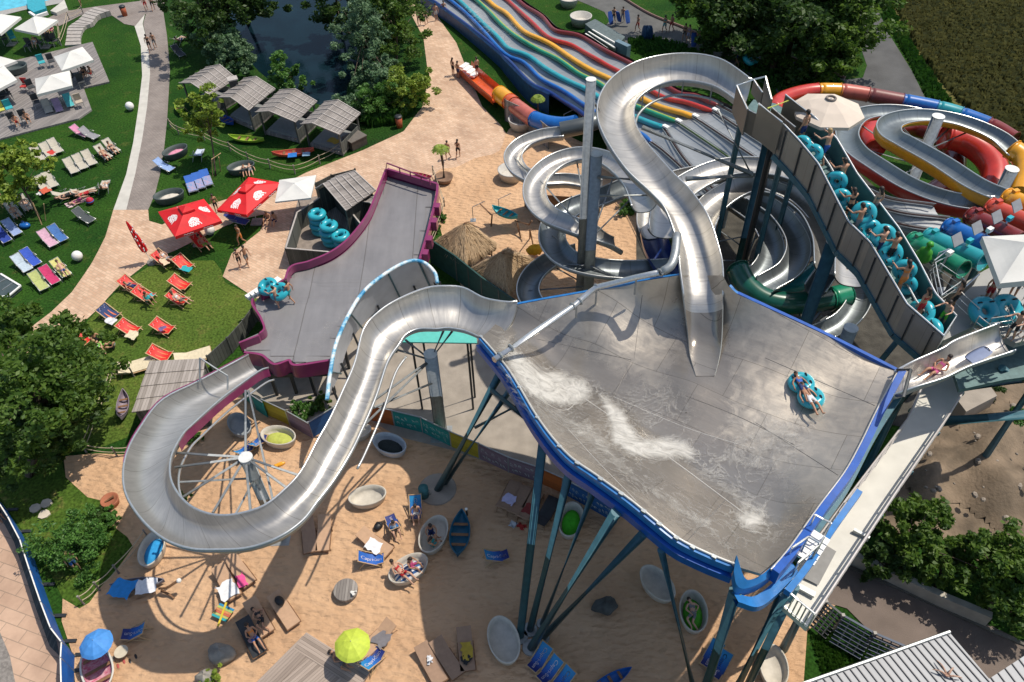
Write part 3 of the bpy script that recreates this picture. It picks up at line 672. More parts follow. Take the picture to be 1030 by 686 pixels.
# spray pipe over the upper edge
sp=thing('spray_pipe','bent steel water pipe with collars crossing the upper edge of the bowl','pipe',tuple(P(560,310,0)[:2])+(0,))
w=[P(*q) for q in((497,362,10.3),(535,336,10.1),(578,307,10.2),(592,295,10.5),(600,289,10.7),(640,279,11.6),(664,274,12.3))]
MB().tube(w,.14,10).build('pipe_run',RIM,sp,smooth='q')
w=crom([P(*q) for q in((664,274,12.3),(674,268,12.5),(679,256,12.7),(681,236,12.9))],12);MB().tube(w,.2,10).build('pipe_bend',GALV,sp,smooth='q')
for q in((503,358,10.27),(514,350,10.2),(576,308,10.2),(583,303,10.3),(600,289,10.7),(664,274,12.3)):
    c=P(*q);d=P(578,307,10.2)-P(535,336,10.1);x,y,d=frame(d);MB().torus(c,.15,.05,14,6,M=np.column_stack([x,y,d])).build('collar',GALV,sp)
for q in((505,356,10.2),(580,305,10.2),(600,291,10.6),(640,281,11.4)):
    c=P(*q);MB().beam(c,c-V(0,0,.9),.08).build('pipe_bracket',GALV,sp)
# ================================================================== main chute from the tower into the bowl
t,cL,cR=slide('raft_chute','wide steel raft chute curving from the tower down into the bowl','slide',
 [(756,80,15.2),(723,59,15.2),(683,54,15.1),(641,62,15),(613,81,14.9),(601,105,14.7),(605,131,14.4),(628,168,13.8),(655,194,13.3),(670,212,13.0),(681,244,12.4),(684,270,11.9),(688,300,11.1),(692,335,BH(692,335)+.3),(694,356,BH(694,356)+.15),(700,378,BH(700,378)+.03)],
 [(744,103,15),(717,86,14.7),(683,81,14.4),(657,88,14.1),(641,101,13.9),(638,118,13.8),(647,139,13.7),(676,173,13.5),(694,191,13.3),(712,217,13.0),(723,249,12.4),(727,270,11.9),(727,300,11.1),(726,335,BH(726,335)+.3),(724,356,BH(724,356)+.15),(719,378,BH(719,378)+.03)],
 STEEL,SHELL,n=90,depth=.75,rimr=.04,taper=.7)
foam([(690,212),(700,225),(709,252),(706,272),(694,272),(690,240)],t,lambda x,y,dz:P(x,y,12.75-.0115*(y-205)-.55),step=2.5,soft=8,amp=.75)
for i in range(6,40,5):MB().beam(cR[i]+V(0,0,-.02),cR[i]+V(0,0,-.9),.06).build('side_bracket',GALV,t)
MB().tube(cR[4:46]+V(.12,-.12,-.75),.07,8).build('guide_pipe',GALV,t,smooth=True)
# ================================================================== silver slide out of the bowl, round the loop
oL=[(520,303,9.1),(510,304,9.1),(487,300,9.0),(467,290,9.0),(449,288,9.1),(428.5,290,9.1),(403,300,9.0),(382,313,8.9),(366,331,8.7),(357,365,8.5),(345,393,8.4),(332,421,8.3),(319,444,8.2),(303.6,473,8.0)]
oR=[(487,342,9.0),(480,338,8.7),(468,333,8.5),(459,331,8.5),(449,330,8.5),(439,331,8.5),(421,331,8.5),(408,337,8.5),(401,347,8.4),(390,364,8.4),(378,400,8.3),(362,437,8.2),(352,457,8.2),(336,483,8.1)]
iL=[(288,491,7.9),(265,509,7.8),(236,517.6,7.7),(214,517.6,7.6),(195,511,7.5),(182,500,7.4),(173,485,7.2),(171,470,7.0),(174,455,6.7),(184,437,6.3),(194,427,6.0),(217,406,5.3),(232,394,4.8),(260,374,4.1),(270,370,3.8)]
iR=[(319,505,8.1),(304,524,8.0),(280,540.6,8.0),(250,551,7.9),(217,553,7.9),(190,551.5,7.9),(165,542,7.8),(144,524,7.7),(128,500,7.5),(124,478,7.3),(128,455,7.0),(140,432,6.6),(163,402.6,5.9),(201,383,5.0),(250,357,4.1)]
t,sL,sR=slide('looping_slide','long polished steel slide looping left of the bowl over the sand','slide',oL+iL,oR+iR,STEEL,SHELL,n=130,depth=.8,rimr=.05)
loop=t
# magenta casing on its last run and the guide pipe under it
q=crom([P(*p) for p in iL],60);a=q[36:]
b=MB();b.grid([[p+V(.02,-.06,-.02),p+V(.02,-.1,-.55),p+V(-.05,-.02,-.62)] for p in a]);b.build('magenta_casing',MAG,loop)
q2=crom([P(*p) for p in iR],60)[40:];b=MB();b.grid([[p+V(-.03,.04,.06),p+V(-.07,.08,.06),p+V(-.07,.1,-.3)] for p in q2]);b.build('magenta_casing',MAG,loop)
MB().tube(q[8:]+V(.12,-.1,-.85),.06,8).build('guide_pipe',RIM,loop,smooth=True)
qq=crom([P(*p) for p in oR[7:]],40);MB().tube(qq[6:34]+V(.25,-.15,-.7),.06,8).build('guide_pipe',RIM,loop,smooth=True)
# hub column with its spokes
column(247,460,6.7,.3,'thick grey column with spokes inside the silver loop')
hub=P(247,460,6.5)
for q in((176,470,6.0),(184,500,6.5),(214,516,6.8),(252,514,6.9),(290,492,7.1),(300,478,7.2),(172,455,5.9)):
    strut(loop,hub,P(*q),.06)
for q in((180,485,6.2),(236,519,6.8),(268,508,7.0)):strut(loop,hub+V(0,0,-1.6),P(*q),.05)
strut(loop,hub,P(247,393,4.4),.06);strut(loop,P(250,393,4.3),P(275,505,6.8),.05)
column(433,356,6.5,.34,'thick grey column under the start of the silver slide')
hub2=P(433,362,6.0)
for q in((400,352,7.6),(408,342,7.7),(446,333,7.7),(455,333,7.7),(377,402,7.5),(362,432,7.3)):strut(loop,hub2,P(*q),.06)
strut(loop,P(438,384,4.2),P(376,410,7.4),.06)
# steel post frame where the slide meets the landing
b=MB();b.tube([P(201,360,6.3),P(229,378,5.5)],.05,6);b.tube([P(201,360,6.3),P(201,384,5.2)],.05,6);b.tube([P(229,378,5.5),P(229,392,5.0)],.05,6);b.build('post_frame',STRUT,loop)
# ================================================================== magenta landing basin with its run-up ramp
land=thing('landing_basin','magenta rimmed grey landing basin with a long run up ramp','slide basin',tuple(P(330,310,0)[:2])+(0,))
rim=[(389,170,3.9),(380,193,3.6),(370,216,3.4),(352,239,3.2),(334,253,3.1),(311,263,3.0),(293.5,268,3.0),(288,280,3.0),(262,297,2.7),(255,306,3.0),(264,320.6,3.0),(265,333,3.0),(240,344,3.0),(246,353,3.1),(264,356,3.1),(276,365,3.1),(291,361,3.1),(298,366,3.1),(332,361,3.1),(339,340,3.1),(358,306,3.1),(388,284,3.1),(411,272,3.1),(421,260,3.1),(428.6,234,3.4),(437.5,198,3.8),(439,185,3.9)]
LH=TPS([(x,y,h-.62) for x,y,h in rim]+[(300,310,2.2),(350,290,2.25),(300,335,2.3),(380,250,2.5),(405,210,2.9)])
LP=lambda x,y,dz=0.:P(x,y,LH(x,y)+dz)
bx=[];
for i in range(len(rim)):
    a,c=rim[i],rim[(i+1)%len(rim)];k=max(2,int(math.hypot(a[0]-c[0],a[1]-c[1])/6))
    for j in range(k):u=j/k;bx.append((a[0]+(c[0]-a[0])*u,a[1]+(c[1]-a[1])*u))
b=MB()
import mathutils
GY=steel('basin_floor',(.29,.28,.28),.42,.25,.72,.8)
W=[V(x,y,0) for x,y in bx];
# grid-fill: rows of the outline by scan in pixel space
ids={};st=6
for i in range(34):
    for j in range(36):
        x,y=236+i*st,166+j*st
        if inside(bx,x,y):ids[i,j]=len(b.v);p=LP(x,y);b.uv[len(b.v)]=(p[0]*.4,p[1]*.4,0);b.v.append(tuple(p))
for (i,j) in list(ids):
    if all(k in ids for k in((i+1,j),(i,j+1),(i+1,j+1))):b.f.append((ids[i,j],ids[i,j+1],ids[i+1,j+1],ids[i+1,j]));b.m.append(0)
# skirt of the floor reaching under the rim
tri=mathutils.geometry.tessellate_polygon([[Vector((x,y,0)) for x,y in bx]])
i0=len(b.v)
for x,y in bx:
    p=LP(x,y,-.05);b.uv[len(b.v)]=(p[0]*.4,p[1]*.4,0);b.v.append(tuple(p))
for tt in tri:b.f.append(tuple(i0+k for k in tt));b.m.append(0)
b.build('basin_floor',GY,land)
def wall(pts,m,name,hgt=.55,th=.12,drop=.12,parent=land,n=40):
    w=crom([P(*q) for q in pts],n);b=MB();c=P(345,290,3)
    rows=[]
    for i in range(n):
        d=w[min(i+1,n-1)]-w[max(i-1,0)];o=np.cross(d,[0,0,1.]);o/=np.linalg.norm(o)+1e-9
        if np.dot(o,w[i]-c)<0:o=-o
        rows.append([w[i]-V(0,0,hgt),w[i],w[i]+o*th,w[i]+o*th-V(0,0,hgt+drop),w[i]-V(0,0,hgt+drop)])
    b.grid(rows);b.poly(rows[0]);b.poly(rows[-1][::-1]);return b.build(name,m,parent)
wall(rim[:9][:8],MAG,'side_wall',n=60,th=.14)
wall(rim[7:9],MAG,'side_wall',hgt=.5,n=4)
wall([(255,300,3.0)]+rim[9:13],MAG,'side_wall',n=30,th=.12)
wall(rim[13:19],MAG,'side_wall',n=50,th=.14,drop=.45)
wall([(421,260,3.2),(428.6,234,3.4),(437.5,198,3.8),(439,185,3.9)],MAG,'side_wall',n=30,th=.16)
wall([(439,185,3.9),(389,170,3.9)],MAG,'side_wall',n=6,th=.16)
for q in((436,207,3.7),(433,222,3.55),(428,240,3.4),(424,254,3.3)):MB().box(P(*q)+V(.25,0,-.3),(.35,.5,.7),rz=-.15).build('wall_rib',MAG,land)
b=MB();e0=P(389,164,4.4);e1=P(432,180,4.3)
b.tube([P(388,172,3.9),e0,e1,P(433,186,3.9)],.05,6)
for u in(.3,.55,.8):p=e0+(e1-e0)*u;b.tube([p,p-V(0,0,.55)],.04,6)
b.build('end_railing',MAG,land)
# steps out of the basin
for k in range(4):
    c=P(272-k*4.5,287+k*2.2,2.75-.3*k);MB().box(c,(1.5,.45,.22),rz=ang(262,297,26,-17,2.7)).build('exit_step',WHITEP,land)
foam([(280,300),(300,308),(320,318),(345,322),(330,335),(295,325),(272,312)],land,LP,amp=.62,soft=12)
foam([(268,325),(300,330),(320,345),(290,352)],land,LP,amp=.4,soft=14)
for x0,y0 in((270,372),(290,370),(310,372),(330,370),(345,345),(262,340),(330,262),(370,240),(400,262),(425,262),(435,205),(392,185)):
    p=P(x0,y0,2.2);MB().beam(p,(p[0],p[1],0),.16).build('basin_post',DARKM,land)
for a,c in(((268,374,2.3),(330,372,2.3)),((280,330,2.0),(350,330,2.0)),((300,372,2.2),(330,300,2.0))):MB().beam(P(*a)-V(0,0,.3),P(*c)-V(0,0,.3),.14,.3).build('basin_beam',DARKM,land)
# splash guard
sg=thing('splash_guard','curved splash guard of pale panels with padded blue top beside the basin','splash guard',tuple(P(380,320,0)[:2])+(0,))
top=crom([P(*q) for q in((329,402,4.6),(332,376,4.8),(340,340,5.1),(362,298,5.3),(388,275,5.4),(411,263,5.4),(426,264,5.3),(437,274,5.1),(440,285,4.8))],60)
bot=crom([P(*q) for q in((331,400,3.0),(341,377,2.9),(352,345,2.7),(373,318,2.7),(400,300,2.7),(424,290,2.7),(436,288,2.8),(441,288,3.0),(441,291,3.4))],60)
PANEL=mat('pale_guard_panel',(.52,.54,.58),.5,.1,.08,1.5)
b=MB();b.grid([top,bot]);b.grid([bot+V(-.04,.04,0),top+V(-.04,.04,0)]);b.build('guard_panel',PANEL,sg,smooth=True)
def padm():
    m,b,n,L=nodes('padded_blue_white');tc=n('ShaderNodeTexCoord');nz=n('ShaderNodeTexNoise',Scale=1.3,Detail=6.,Roughness=.7);L(tc.outputs['Object'],nz.inputs['Vector'])
    r=ramp(n,[(.40,(.03,.24,.46)),(.47,(.25,.5,.66)),(.55,(.66,.70,.72))]);L(nz.outputs['Fac'],r.inputs[0]);L(r.outputs[0],b.inputs['Base Color']);b.inputs['Roughness'].default_value=.5;return m
MB().tube(top,.11,10).build('padded_edge',padm(),sg,smooth=True)
for k in(8,19,30,41,50):
    MB().tube([top[k]+V(.05,-.08,0),bot[k]+V(.07,-.1,0)],.06,6).build('guard_post',TEAL,sg)
for k in(2,9,16,24,34,44,54):MB().tube([bot[k]+V(.1,-.1,.5),(bot[k][0]+.9,bot[k][1]-.9,0)],.07,6).build('raking_stay',DARKM,sg)
# teal roof panel below the silver slide
tp=thing('turquoise_awning','flat turquoise awning panel under the silver slide','awning',tuple(P(445,340,0)[:2])+(0,))
MB().prism([P(x,y,5.5)[:2] for x,y in((405,345),(480,346),(478,330),(420,328))],5.5,5.58).build('panel',mat('turquoise_awning_sheet',(.10,.48,.42),.5,0,.08),tp)
for x,y in((414,344),(470,344),(472,332),(424,332)):p=P(x,y,5.5);MB().tube([p,(p[0],p[1],0)],.06,6).build('awning_post',DARKM,tp)
# ================================================================== slides by centre line
def resamp(w,n):
    d=np.concatenate([[0],np.cumsum(np.linalg.norm(np.diff(w,axis=0),axis=1))]);t=np.linspace(0,d[-1],n)
    return np.column_stack([np.interp(t,d,w[:,k]) for k in range(3)])
def cslide(name,label,path,width,inner,outer,depth=.5,n=60,group=None,rim=None,cat='slide',bank=0.,wallm=None):
    w=resamp(crom([P(*q) for q in path],200),n);L=[];R=[]
    for i in range(n):
        d=w[min(i+1,n-1)]-w[max(i-1,0)];o=np.cross(d,[0,0,1.]);o/=np.linalg.norm(o)
        L.append(w[i]-o*width/2);R.append(w[i]+o*width/2)
    L=np.array(L);R=np.array(R);t=thing(name,label,cat,(w[n//2][0],w[n//2][1],0),group)
    b=MB();rows=[];uv=[];r2=[];s=0;k=11
    for i in range(n):
        if i:s+=np.linalg.norm(w[i]-w[i-1])
        r=[];u=[];q=[]
        for a in range(k):
            x=a/(k-1);e=1-abs(2*x-1)**2.6;xx=.5+.5*math.copysign(abs(2*x-1)**.8,2*x-1)
            r.append(L[i]*(1-xx)+R[i]*xx-V(0,0,depth*e));u.append((s,xx*width,0));x3=.5+(xx-.5)*1.06
            q.append(L[i]*(1-x3)+R[i]*x3-V(0,0,depth*e+.06))
        rows.append(r);uv.append(u);r2.append(q)
    b.grid(rows,0,uv=uv);b.grid(r2,1,uv=uv,flip=True)
    for e in(0,-1):b.grid([[rows[i][e],r2[i][e]] for i in range(n)],1)
    for i in(0,n-1):b.grid([rows[i],r2[i]],1)
    tr=b.build('trough',[inner,outer],t,smooth=True)
    for e in(L,R):MB().tube(e+V(0,0,.02),.04,6).build('rim_rail',rim or RIM,tr,smooth=True)
    return t,w
SER='steel flumes twisting round the tall columns'
s1,w=cslide('flume','short open steel flume bending left out of the tube beside the wooden tower',[(566,132,7),(545,135,6.9),(526,143,6.7),(516,156,6.5),(523,171,6.3),(545,180,6.1),(572,180,5.9),(605,186,5.7)],1.15,STEEL,SHELL,group=SER)
b=MB();q=crom([P(*x) for x in((604,120,7.3),(588,126,7.2),(564,131,6.9))],16);b.tube(q,.55,16,cap=False);b.tube(q[::-1],.52,16,cap=False);b.build('entry_tube',STEEL_SHADED,s1,smooth=True)
s2,w2=cslide('flume','bright upper ring of steel flume circling both tall columns',[(648,206,8.7),(637,182,8.5),(614,161,8.2),(585,154,8.0),(558,162,7.8),(540,180,7.6),(539,200,7.4),(553,216,7.2),(582,228,7.0),(604,236,6.6),(622,246,5.6)],1.35,STEEL,SHELL,group=SER,n=80)
s3,w3=cslide('flume','shaded middle ring of steel flume running towards the back edge of the bowl',[(632,186,6.9),(606,197,6.5),(578,207,6.2),(559,222,6.0),(556,242,5.8),(570,259,5.6),(598,268,5.4),(635,271,5.2),(676,269,5.1)],1.55,STEEL_SHADED,SHELL,group=SER,n=70)
s4,w4=cslide('flume','lowest dark bend of steel flume beside the thatched parasols',[(582,252,4.4),(556,260,4.2),(537,275,4.0),(531,292,3.8),(540,308,3.6),(560,318,3.4)],1.3,STEEL_SHADED,SHELL,group=SER)
col_a=column(594.5,80,16.5,.25,'tallest slim grey column rising between the rings of flume')
col_b=column(600,155,12.6,.31,'thick grey column in the middle of the steel flume rings')
cA=P(594.5,80,16.5);cB=P(600,155,12.6)
for t,ww,ii,z in((s2,w2,(8,20,32,44),7.2),(s3,w3,(14,28,40,52),5.2)):
    for i in ii:strut(t,V(cB[0],cB[1],z),ww[i]-V(0,0,.5),.05,RIM)
for i in(14,34):strut(s4,V(cB[0],cB[1],3.6),w4[i]-V(0,0,.5),.05,RIM)
strut(s1,V(cA[0],cA[1],6.5),w[20]-V(0,0,.5),.05)
# braces from the columns to the tower
br=thing('tower_brace','long grey steel tubes tying the flume columns to the dark stair column','brace',tuple(P(690,165,0)[:2])+(0,))
for a,c,r in(((602,178,11.4),(645,181,12.6),.1),((604,197,10.6),(652,196,11.6),.07),((646,128,12.8),(757,175,11.7),.13),((690,180,11.6),(757,176,11.6),.14),((722,110,14.3),(756,176,11.5),.05),((594,98,15.4),(603,112,14.2),.06)):
    strut(br,P(*a),P(*c),r,GALV,'brace_tube')
# white and navy flume beside the chute
sN,wN=cslide('flume','bright steel flume turning down into a navy section beside the chute',[(735,173,7.0),(705,174,6.8),(676,182,6.5),(658,198,6.2),(654,220,5.9),(657,232,5.75)],1.6,STEEL,SHELL,depth=.6,n=50)
q=crom([P(*x) for x in((656.5,230,5.8),(662,252,5.5),(675,272,5.2),(694,288,5))],24)
b=MB();rows=[]
for i in range(24):
    x,y,d=frame(q[min(i+1,23)]-q[max(i-1,0)]);rows.append([q[i]+.8*(x*math.cos(a)-V(0,0,1)*math.sin(a)*.9) for a in np.linspace(-.2,math.pi+.2,11)])
b.grid(rows);b.build('navy_section',NAVY,sN,smooth=True)
SPI='dark steel spiral flumes below the stairs'
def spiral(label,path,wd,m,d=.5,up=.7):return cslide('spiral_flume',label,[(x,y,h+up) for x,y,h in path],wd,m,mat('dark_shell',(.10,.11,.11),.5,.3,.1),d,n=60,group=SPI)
a1=spiral('outermost broad steel arc of the spiral, bright along its upper left',[(668,232,7.2),(672,207,7.3),(692,185,7.4),(730,168,7.6),(772,167,7.8),(810,178,8.0),(840,205,8.2),(856,240,8.3),(858,280,8.4)],1.7,STEEL)
a2=spiral('second bright steel arc of the spiral behind the dark stair column',[(704,250,5.9),(706,222,6.1),(722,200,6.3),(752,185,6.6),(785,189,6.8),(815,208,7.0),(832,236,7.2),(836,268,7.4)],1.6,STEEL,up=1.2)
a3=spiral('narrow shaded steel curve in the middle of the spiral',[(758,195,4.6),(786,215,4.4),(803,243,4.2),(796,268,4.0),(770,285,3.8)],1.3,STEEL_SHADED,up=3.0)
a4=spiral('innermost shaded steel curve of the spiral',[(735,200,3.6),(765,222,3.4),(777,248,3.2),(766,272,3.0),(738,282,2.8)],1.3,STEEL_SHADED,up=3.4)
a5=spiral('shaded steel curve at the right of the spiral next to the green tube',[(838,225,5.8),(862,260,5.5),(866,295,5.2),(852,320,5.0),(825,335,4.8)],1.2,STEEL_SHADED)
a6=spiral('shaded steel curve between the stair column and the outer arc',[(770,184,6),(805,200,5.8),(832,232,5.6),(836,262,5.4),(820,290,5.2)],1.1,STEEL_SHADED,up=2.0)
gt,_=pipe('green_tube','closed green and turquoise tube slide curving behind the bowl edge','tube slide',[(742,270,6.3),(752,288,6.1),(770,301,5.9),(796,305,5.8),(826,302,5.7),(852,296,5.6)],.62,GRNF,n=50,segs=[(0,.86,mat('deep_green_fibreglass',(.005,.085,.055),.3,0,.12,2,coat=.4)),(.86,1,GRNF)])
tt,_=pipe('turquoise_tube','short turquoise tube slide bend below the stairs','tube slide',[(762,287,5.0),(785,288,5.1),(808,282,5.2),(826,266,5.4),(836,250,5.6)],.5,TUBEB,n=40,segs=[(0,.7,mat('pale_turquoise_fibreglass',(.05,.42,.48),.3,0,.1,coat=.3)),(.7,1,BLUF)])
# dark stair column with its black drain pipe
cs=column(775,139,12.9,.34,'dark column under the top of the stairs with a black drain pipe',m=TEAL)
MB().tube([P(785,128,13.6),P(783,139,13),P(776,146,12.7),P(773,160,12.3),(P(773,160,12.3)[0]-.0,P(773,160,12.3)[1]-.15,.2)],.17,8).build('drain_pipe',BLACK,cs)
c2=column(838,243,11.3,.32,'teal column under the middle of the stairs',m=TEAL)
c3=column(856,330,8.4,.33,'short grey column with pale cap just behind the blue back edge')
for a,c in(((700,215,6.5),(752,252,5)),((712,245,5),(757,236,5.5)),((715,262,4.5),(756,262,4.2)),((740,290,2),(762,232,6)),((790,200,6.6),(760,240,5.4)),((808,203,6.4),(764,256,5.0))):strut(a2[0],P(*a),P(*c),.06,RIM)
cc=P(838,243,11.3)
for a in((812,300,4.5),(858,300,5),(826,318,4.5),(800,285,4),(868,262,6)):strut(a5[0],V(cc[0],cc[1],5.2),P(*a),.06,RIM)
# ================================================================== racing slide with coloured lane dividers
rs=thing('racing_slide','long wavy six lane mat racing slide with coloured lane dividers','racing slide',tuple(P(610,90,0)[:2])+(0,))
LN=[ # colour, end fraction of the coloured part, points from run-out to start
 (NAVY,[(420,-8,.9),(455,14,1.0),(500,50,1.1),(512,62,1.2),(536,85,1.6),(560,97,1.8),(586,115,2.2),(602,126,2.6),(640,150,3.6)],[(660,163,3.9),(690,195,4.6)]),
 (BLUF,[(435,-12,.95),(470,14,1.05),(503,50,1.2),(526,63,1.5),(547,81,1.9),(576,97,2.2),(592,109,2.5),(640,133,3.5),(655,142,4.0)],[(672,155,4.3),(712,192,5.0)]),
 (TEALF,[(449,-10,.95),(480,18,1.1),(500,38,1.2),(513,50,1.4),(534,58,1.7),(552,72,1.9),(579,85,2.3),(602,98,2.7),(639,119,3.5),(668,128,4.2)],[(691,162,4.6),(730,200,4.7),(780,236,4.8)]),
 (GRNF,[(466,-10,.95),(488,8,1.05),(500,21,1.2),(526,42,1.6),(552,55,1.9),(579,72,2.3),(605,86.5,2.7),(639,107.5,3.5),(681,122,4.4)],[(731,156,5.3),(790,200,5.5),(860,236,6.8)]),
 (YELF,[(477,-11,.95),(495,4,1.1),(510,15,1.25),(529,33,1.6),(558,47,2.0),(586.5,67,2.4),(613,79,2.8),(647,100,3.6),(683.5,114,4.3),(698,117,4.6)],[(757,156,6.3),(822,199,7.4),(899,223,9.3),(940,231,9.7)]),
 (REDF,[(495,-12,.95),(513,2,1.15),(534,22,1.5),(555,39,1.9),(579,47,2.2),(600,60,2.5),(622,71,2.8),(660,94,3.7),(689,103.5,4.2),(718,111,4.7)],[(770,145,6.6),(830,182,7.7),(894,210,9.5),(954,219,9.9)]),
 (DRED,[(508,-12,1.0),(525,3,1.2),(545,17,1.5),(560,31,1.9),(586,37,2.2),(610,52,2.6),(634,63,2.9),(676,90,3.8),(699,97,4.2),(722,105,4.7)],[(785,138,6.8),(838,168,7.9),(885,196,9.5),(940,206,9.9)])]
ND=90;lines=[];
for m_,a,c in LN:
    w=resamp(crom([P(*q) for q in a+c],300),ND)
    # waves of the run
    lines.append(w)
b=MB();rows=[];uv=[]
for i in range(ND):
    r=[];u=[]
    for k in range(6):
        for t in(0,.25,.5,.75):
            p=lines[k][i]*(1-t)+lines[k+1][i]*t;r.append(p-V(0,0,.12+.2*math.sin(math.pi*t)));u.append((i*.5,(k+t)*1.1,0))
    r.append(lines[6][i]-V(0,0,.12));u.append((i*.5,6.6,0));rows.append(r);uv.append(u)
BED=steel('lane_bed',(.42,.44,.45),.42,.35,.72,.7)
b.grid(rows,0,uv=uv,flip=True);b.grid([[p-V(0,0,.15) for p in r] for r in rows],0,uv=uv);b.build('lane_bed',BED,rs,smooth=True)
SLOT=mat('dark_lane_divider',(.06,.035,.03),.5,.2,.2)
for k,(m_,a,c) in enumerate(LN):
    w=crom([P(*q) for q in a],60)
    for i in range(60):w[i][2]+=.06*math.sin(i*.62)
    ld=MB().tube(w,np.concatenate([np.full(58,.19),[.15,.1]]),10).build('lane_divider',m_,rs,smooth=True)
    if k==2 or k==4 or k==3:
        MB().tube(w+V(.09,.08,.08),.11,8).build('divider_crest',{2:TUBEB,3:mat('lime_fibreglass',(.36,.42,.05),.35),4:mat('bright_yellow_fibreglass',(.8,.45,.03),.35)}[k],ld,smooth=True)
    q=crom([P(*x) for x in [a[-1]]+c],30);MB().tube(q-V(0,0,.05),.07,6).build('lane_slot',SLOT if k!=3 else mat('dark_green_divider',(.05,.09,.02),.5),rs)
    for s_ in(-.14,.14):MB().tube(q+V(s_,s_*.8,-.02),.03,5).build('lane_edge',GALV,rs)
    if 1<k<6:
        qq=P(*a[-1]);MB().box(qq+V(.1,-.1,.12),(.5,.3,.12),rz=-.9).build('divider_cap',WHITEP,rs)
b=MB();w=lines[0];b.grid([[p+V(-.2,-.2,.25),p+V(-.3,-.25,.1),(p[0]-.3,p[1]-.25,0)] for p in w[:52]]);b.build('outer_wall',mat('blue_wall_sheet',(.015,.07,.2),.45,0,.25,2),rs)
b=MB();w=lines[6];b.grid([[p+V(.2,.2,.2),p+V(.3,.3,.1),(p[0]+.3,p[1]+.3,0)] for p in w[:60]]);b.build('outer_wall',mat('dark_wall_sheet',(.06,.05,.05),.5),rs)
for i in range(56,88,8):
    for k in(1,3,5):
        p=lines[k][i];MB().tube([p-V(0,0,.3),(p[0],p[1],0)],.12,8).build('slide_post',GALV,rs)
# splash water on the lanes
for poly in([(508,24),(516,20),(532,30),(526,38),(514,34)],[(498,32),(508,32),(516,46),(508,46)],[(478,2),(500,30),(490,34),(462,6)]):
    foam(poly,rs,lambda x,y,dz:P(x,y,1.35+dz),amp=.62,soft=5,step=1.5)
# drop pool with white bars beside the lanes
dp=thing('drain_basin','small concrete drain basin with white bars beside the racing lanes','basin',tuple(P(600,38,0)[:2])+(0,))
MB().prism([P(x,y)[:2] for x,y in((588,33),(598,28),(628,46),(618,58))],.02,.9).build('basin_wall',mat('basin_side',(.10,.13,.13),.6,0,.2),dp)
for a,c in(((596,30),(622,45)),((592,32),(618,48)),((589,34),(614,51))):MB().beam(P(*a,1.05),P(*c,1.05),.14,.1).build('white_bar',WHITEP,dp)
MB().box(P(626,50,.7),(1.6,.5,1.3),rz=-.9).build('end_box',mat('blue_grey_box',(.12,.2,.25),.6,0,.1),dp)
# ================================================================== the two looping slides with red and yellow sides, start tubes
rl,wr=cslide('red_sided_slide','steel slide with red outer side looping behind the stairs','slide',1.3,STEEL_SHADED,REDF) if 0 else cslide('red_sided_slide','steel slide with red outer side looping behind the stairs',[(1000,205,10),(957,200,9.7),(917,186,9.4),(882,165,9.1),(860,149,8.8),(852,132,8.5),(862,117,8.2),(885,111,7.9),(915,112,7.6),(945,120,7.3)],1.35,STEEL_SHADED,REDF,n=70)
yl,wy=cslide('yellow_sided_slide','steel slide with yellow outer side looping in front of the red tube',[(1018,200,10.6),(982,185,10.2),(946,162,9.9),(912,143,9.6),(896,133,9.4),(896,123,9.2),(912,117,9),(938,116,8.8),(970,122,8.5),(1003,136,8.2),(1024,154,7.9)],1.4,STEEL_SHADED,YELF,n=70)
for t,w,m_ in((rl,wr,REDF),(yl,wy,YELF)):
    b=MB();rows=[];w=w[2:]
    for i in range(len(w)):
        d=w[min(i+1,len(w)-1)]-w[max(i-1,0)];o=np.cross(d,[0,0,1.]);o/=np.linalg.norm(o);rows.append([w[i]-o*.72+V(0,0,-.06),w[i]-o*.76+V(0,0,-.5),w[i]-o*.5+V(0,0,-.75)])
    b.grid(rows);b.build('side_casing',m_,t,smooth=True)
yc,_=pipe('yellow_tube','yellow tube slide bend at the right edge behind the white canopy','tube slide',[(1018,150,7.8),(1029,160,7.6),(1031,178,7.3),(1026,196,7.0)],.62,YELF,n=24)
rt,_=pipe('red_tube','thick red tube slide bending down behind the yellow sided slide','tube slide',[(950,137,6.2),(968,141,6.0),(988,153,5.7),(1000,170,5.4),(998,190,5.0),(985,205,4.6)],.85,REDF,n=40)
dr,_=pipe('dark_red_tube','dark red tube slide ring inside the yellow sided slide','tube slide',[(890,130,5.0),(918,127,4.8),(945,137,4.6),(960,156,4.4),(956,180,4.2),(935,196,4.0)],.7,DRED,n=40)
o2,_=pipe('orange_red_tube','orange red tube slide bend inside the red sided slide loop','tube slide',[(880,150,4.4),(874,138,4.4),(884,126,4.4),(905,124,4.4)],.75,REDF,n=30)
lt,_=pipe('striped_tube','long tube slide in red, yellow, salmon, blue and turquoise sections by the road','tube slide',[(778,112,5.0),(786,100,5.0),(812,92,4.9),(841,91,4.8),(866,94,4.7),(894,99,4.6),(921,104,4.5),(949,110,4.4),(972,117,4.3),(1000,128,4.2),(1020,140,4.1)],.55,REDF,n=90,
  segs=[(0,.24,REDF),(.24,.32,YELF),(.32,.43,SALM),(.43,.55,mat('maroon_fibreglass',(.2,.06,.055),.4,0,.1)),(.55,.67,BLUF),(.67,.78,TEALF),(.78,.88,BLUF),(.88,1,DRED)])
for t,hc in((rl,(944,117,8.2)),):pass
c5=column(944,117,10.6,.34,'leaning look grey column with bright cap inside the yellow sided slide') if 0 else column(944,117,9.8,.36,'grey column with pale cap standing inside the yellow sided slide loop')
c6=column(1018,170,9.4,.36,'grey column with pale cap beside the yellow start tube')
h5=P(944,117,9.8)
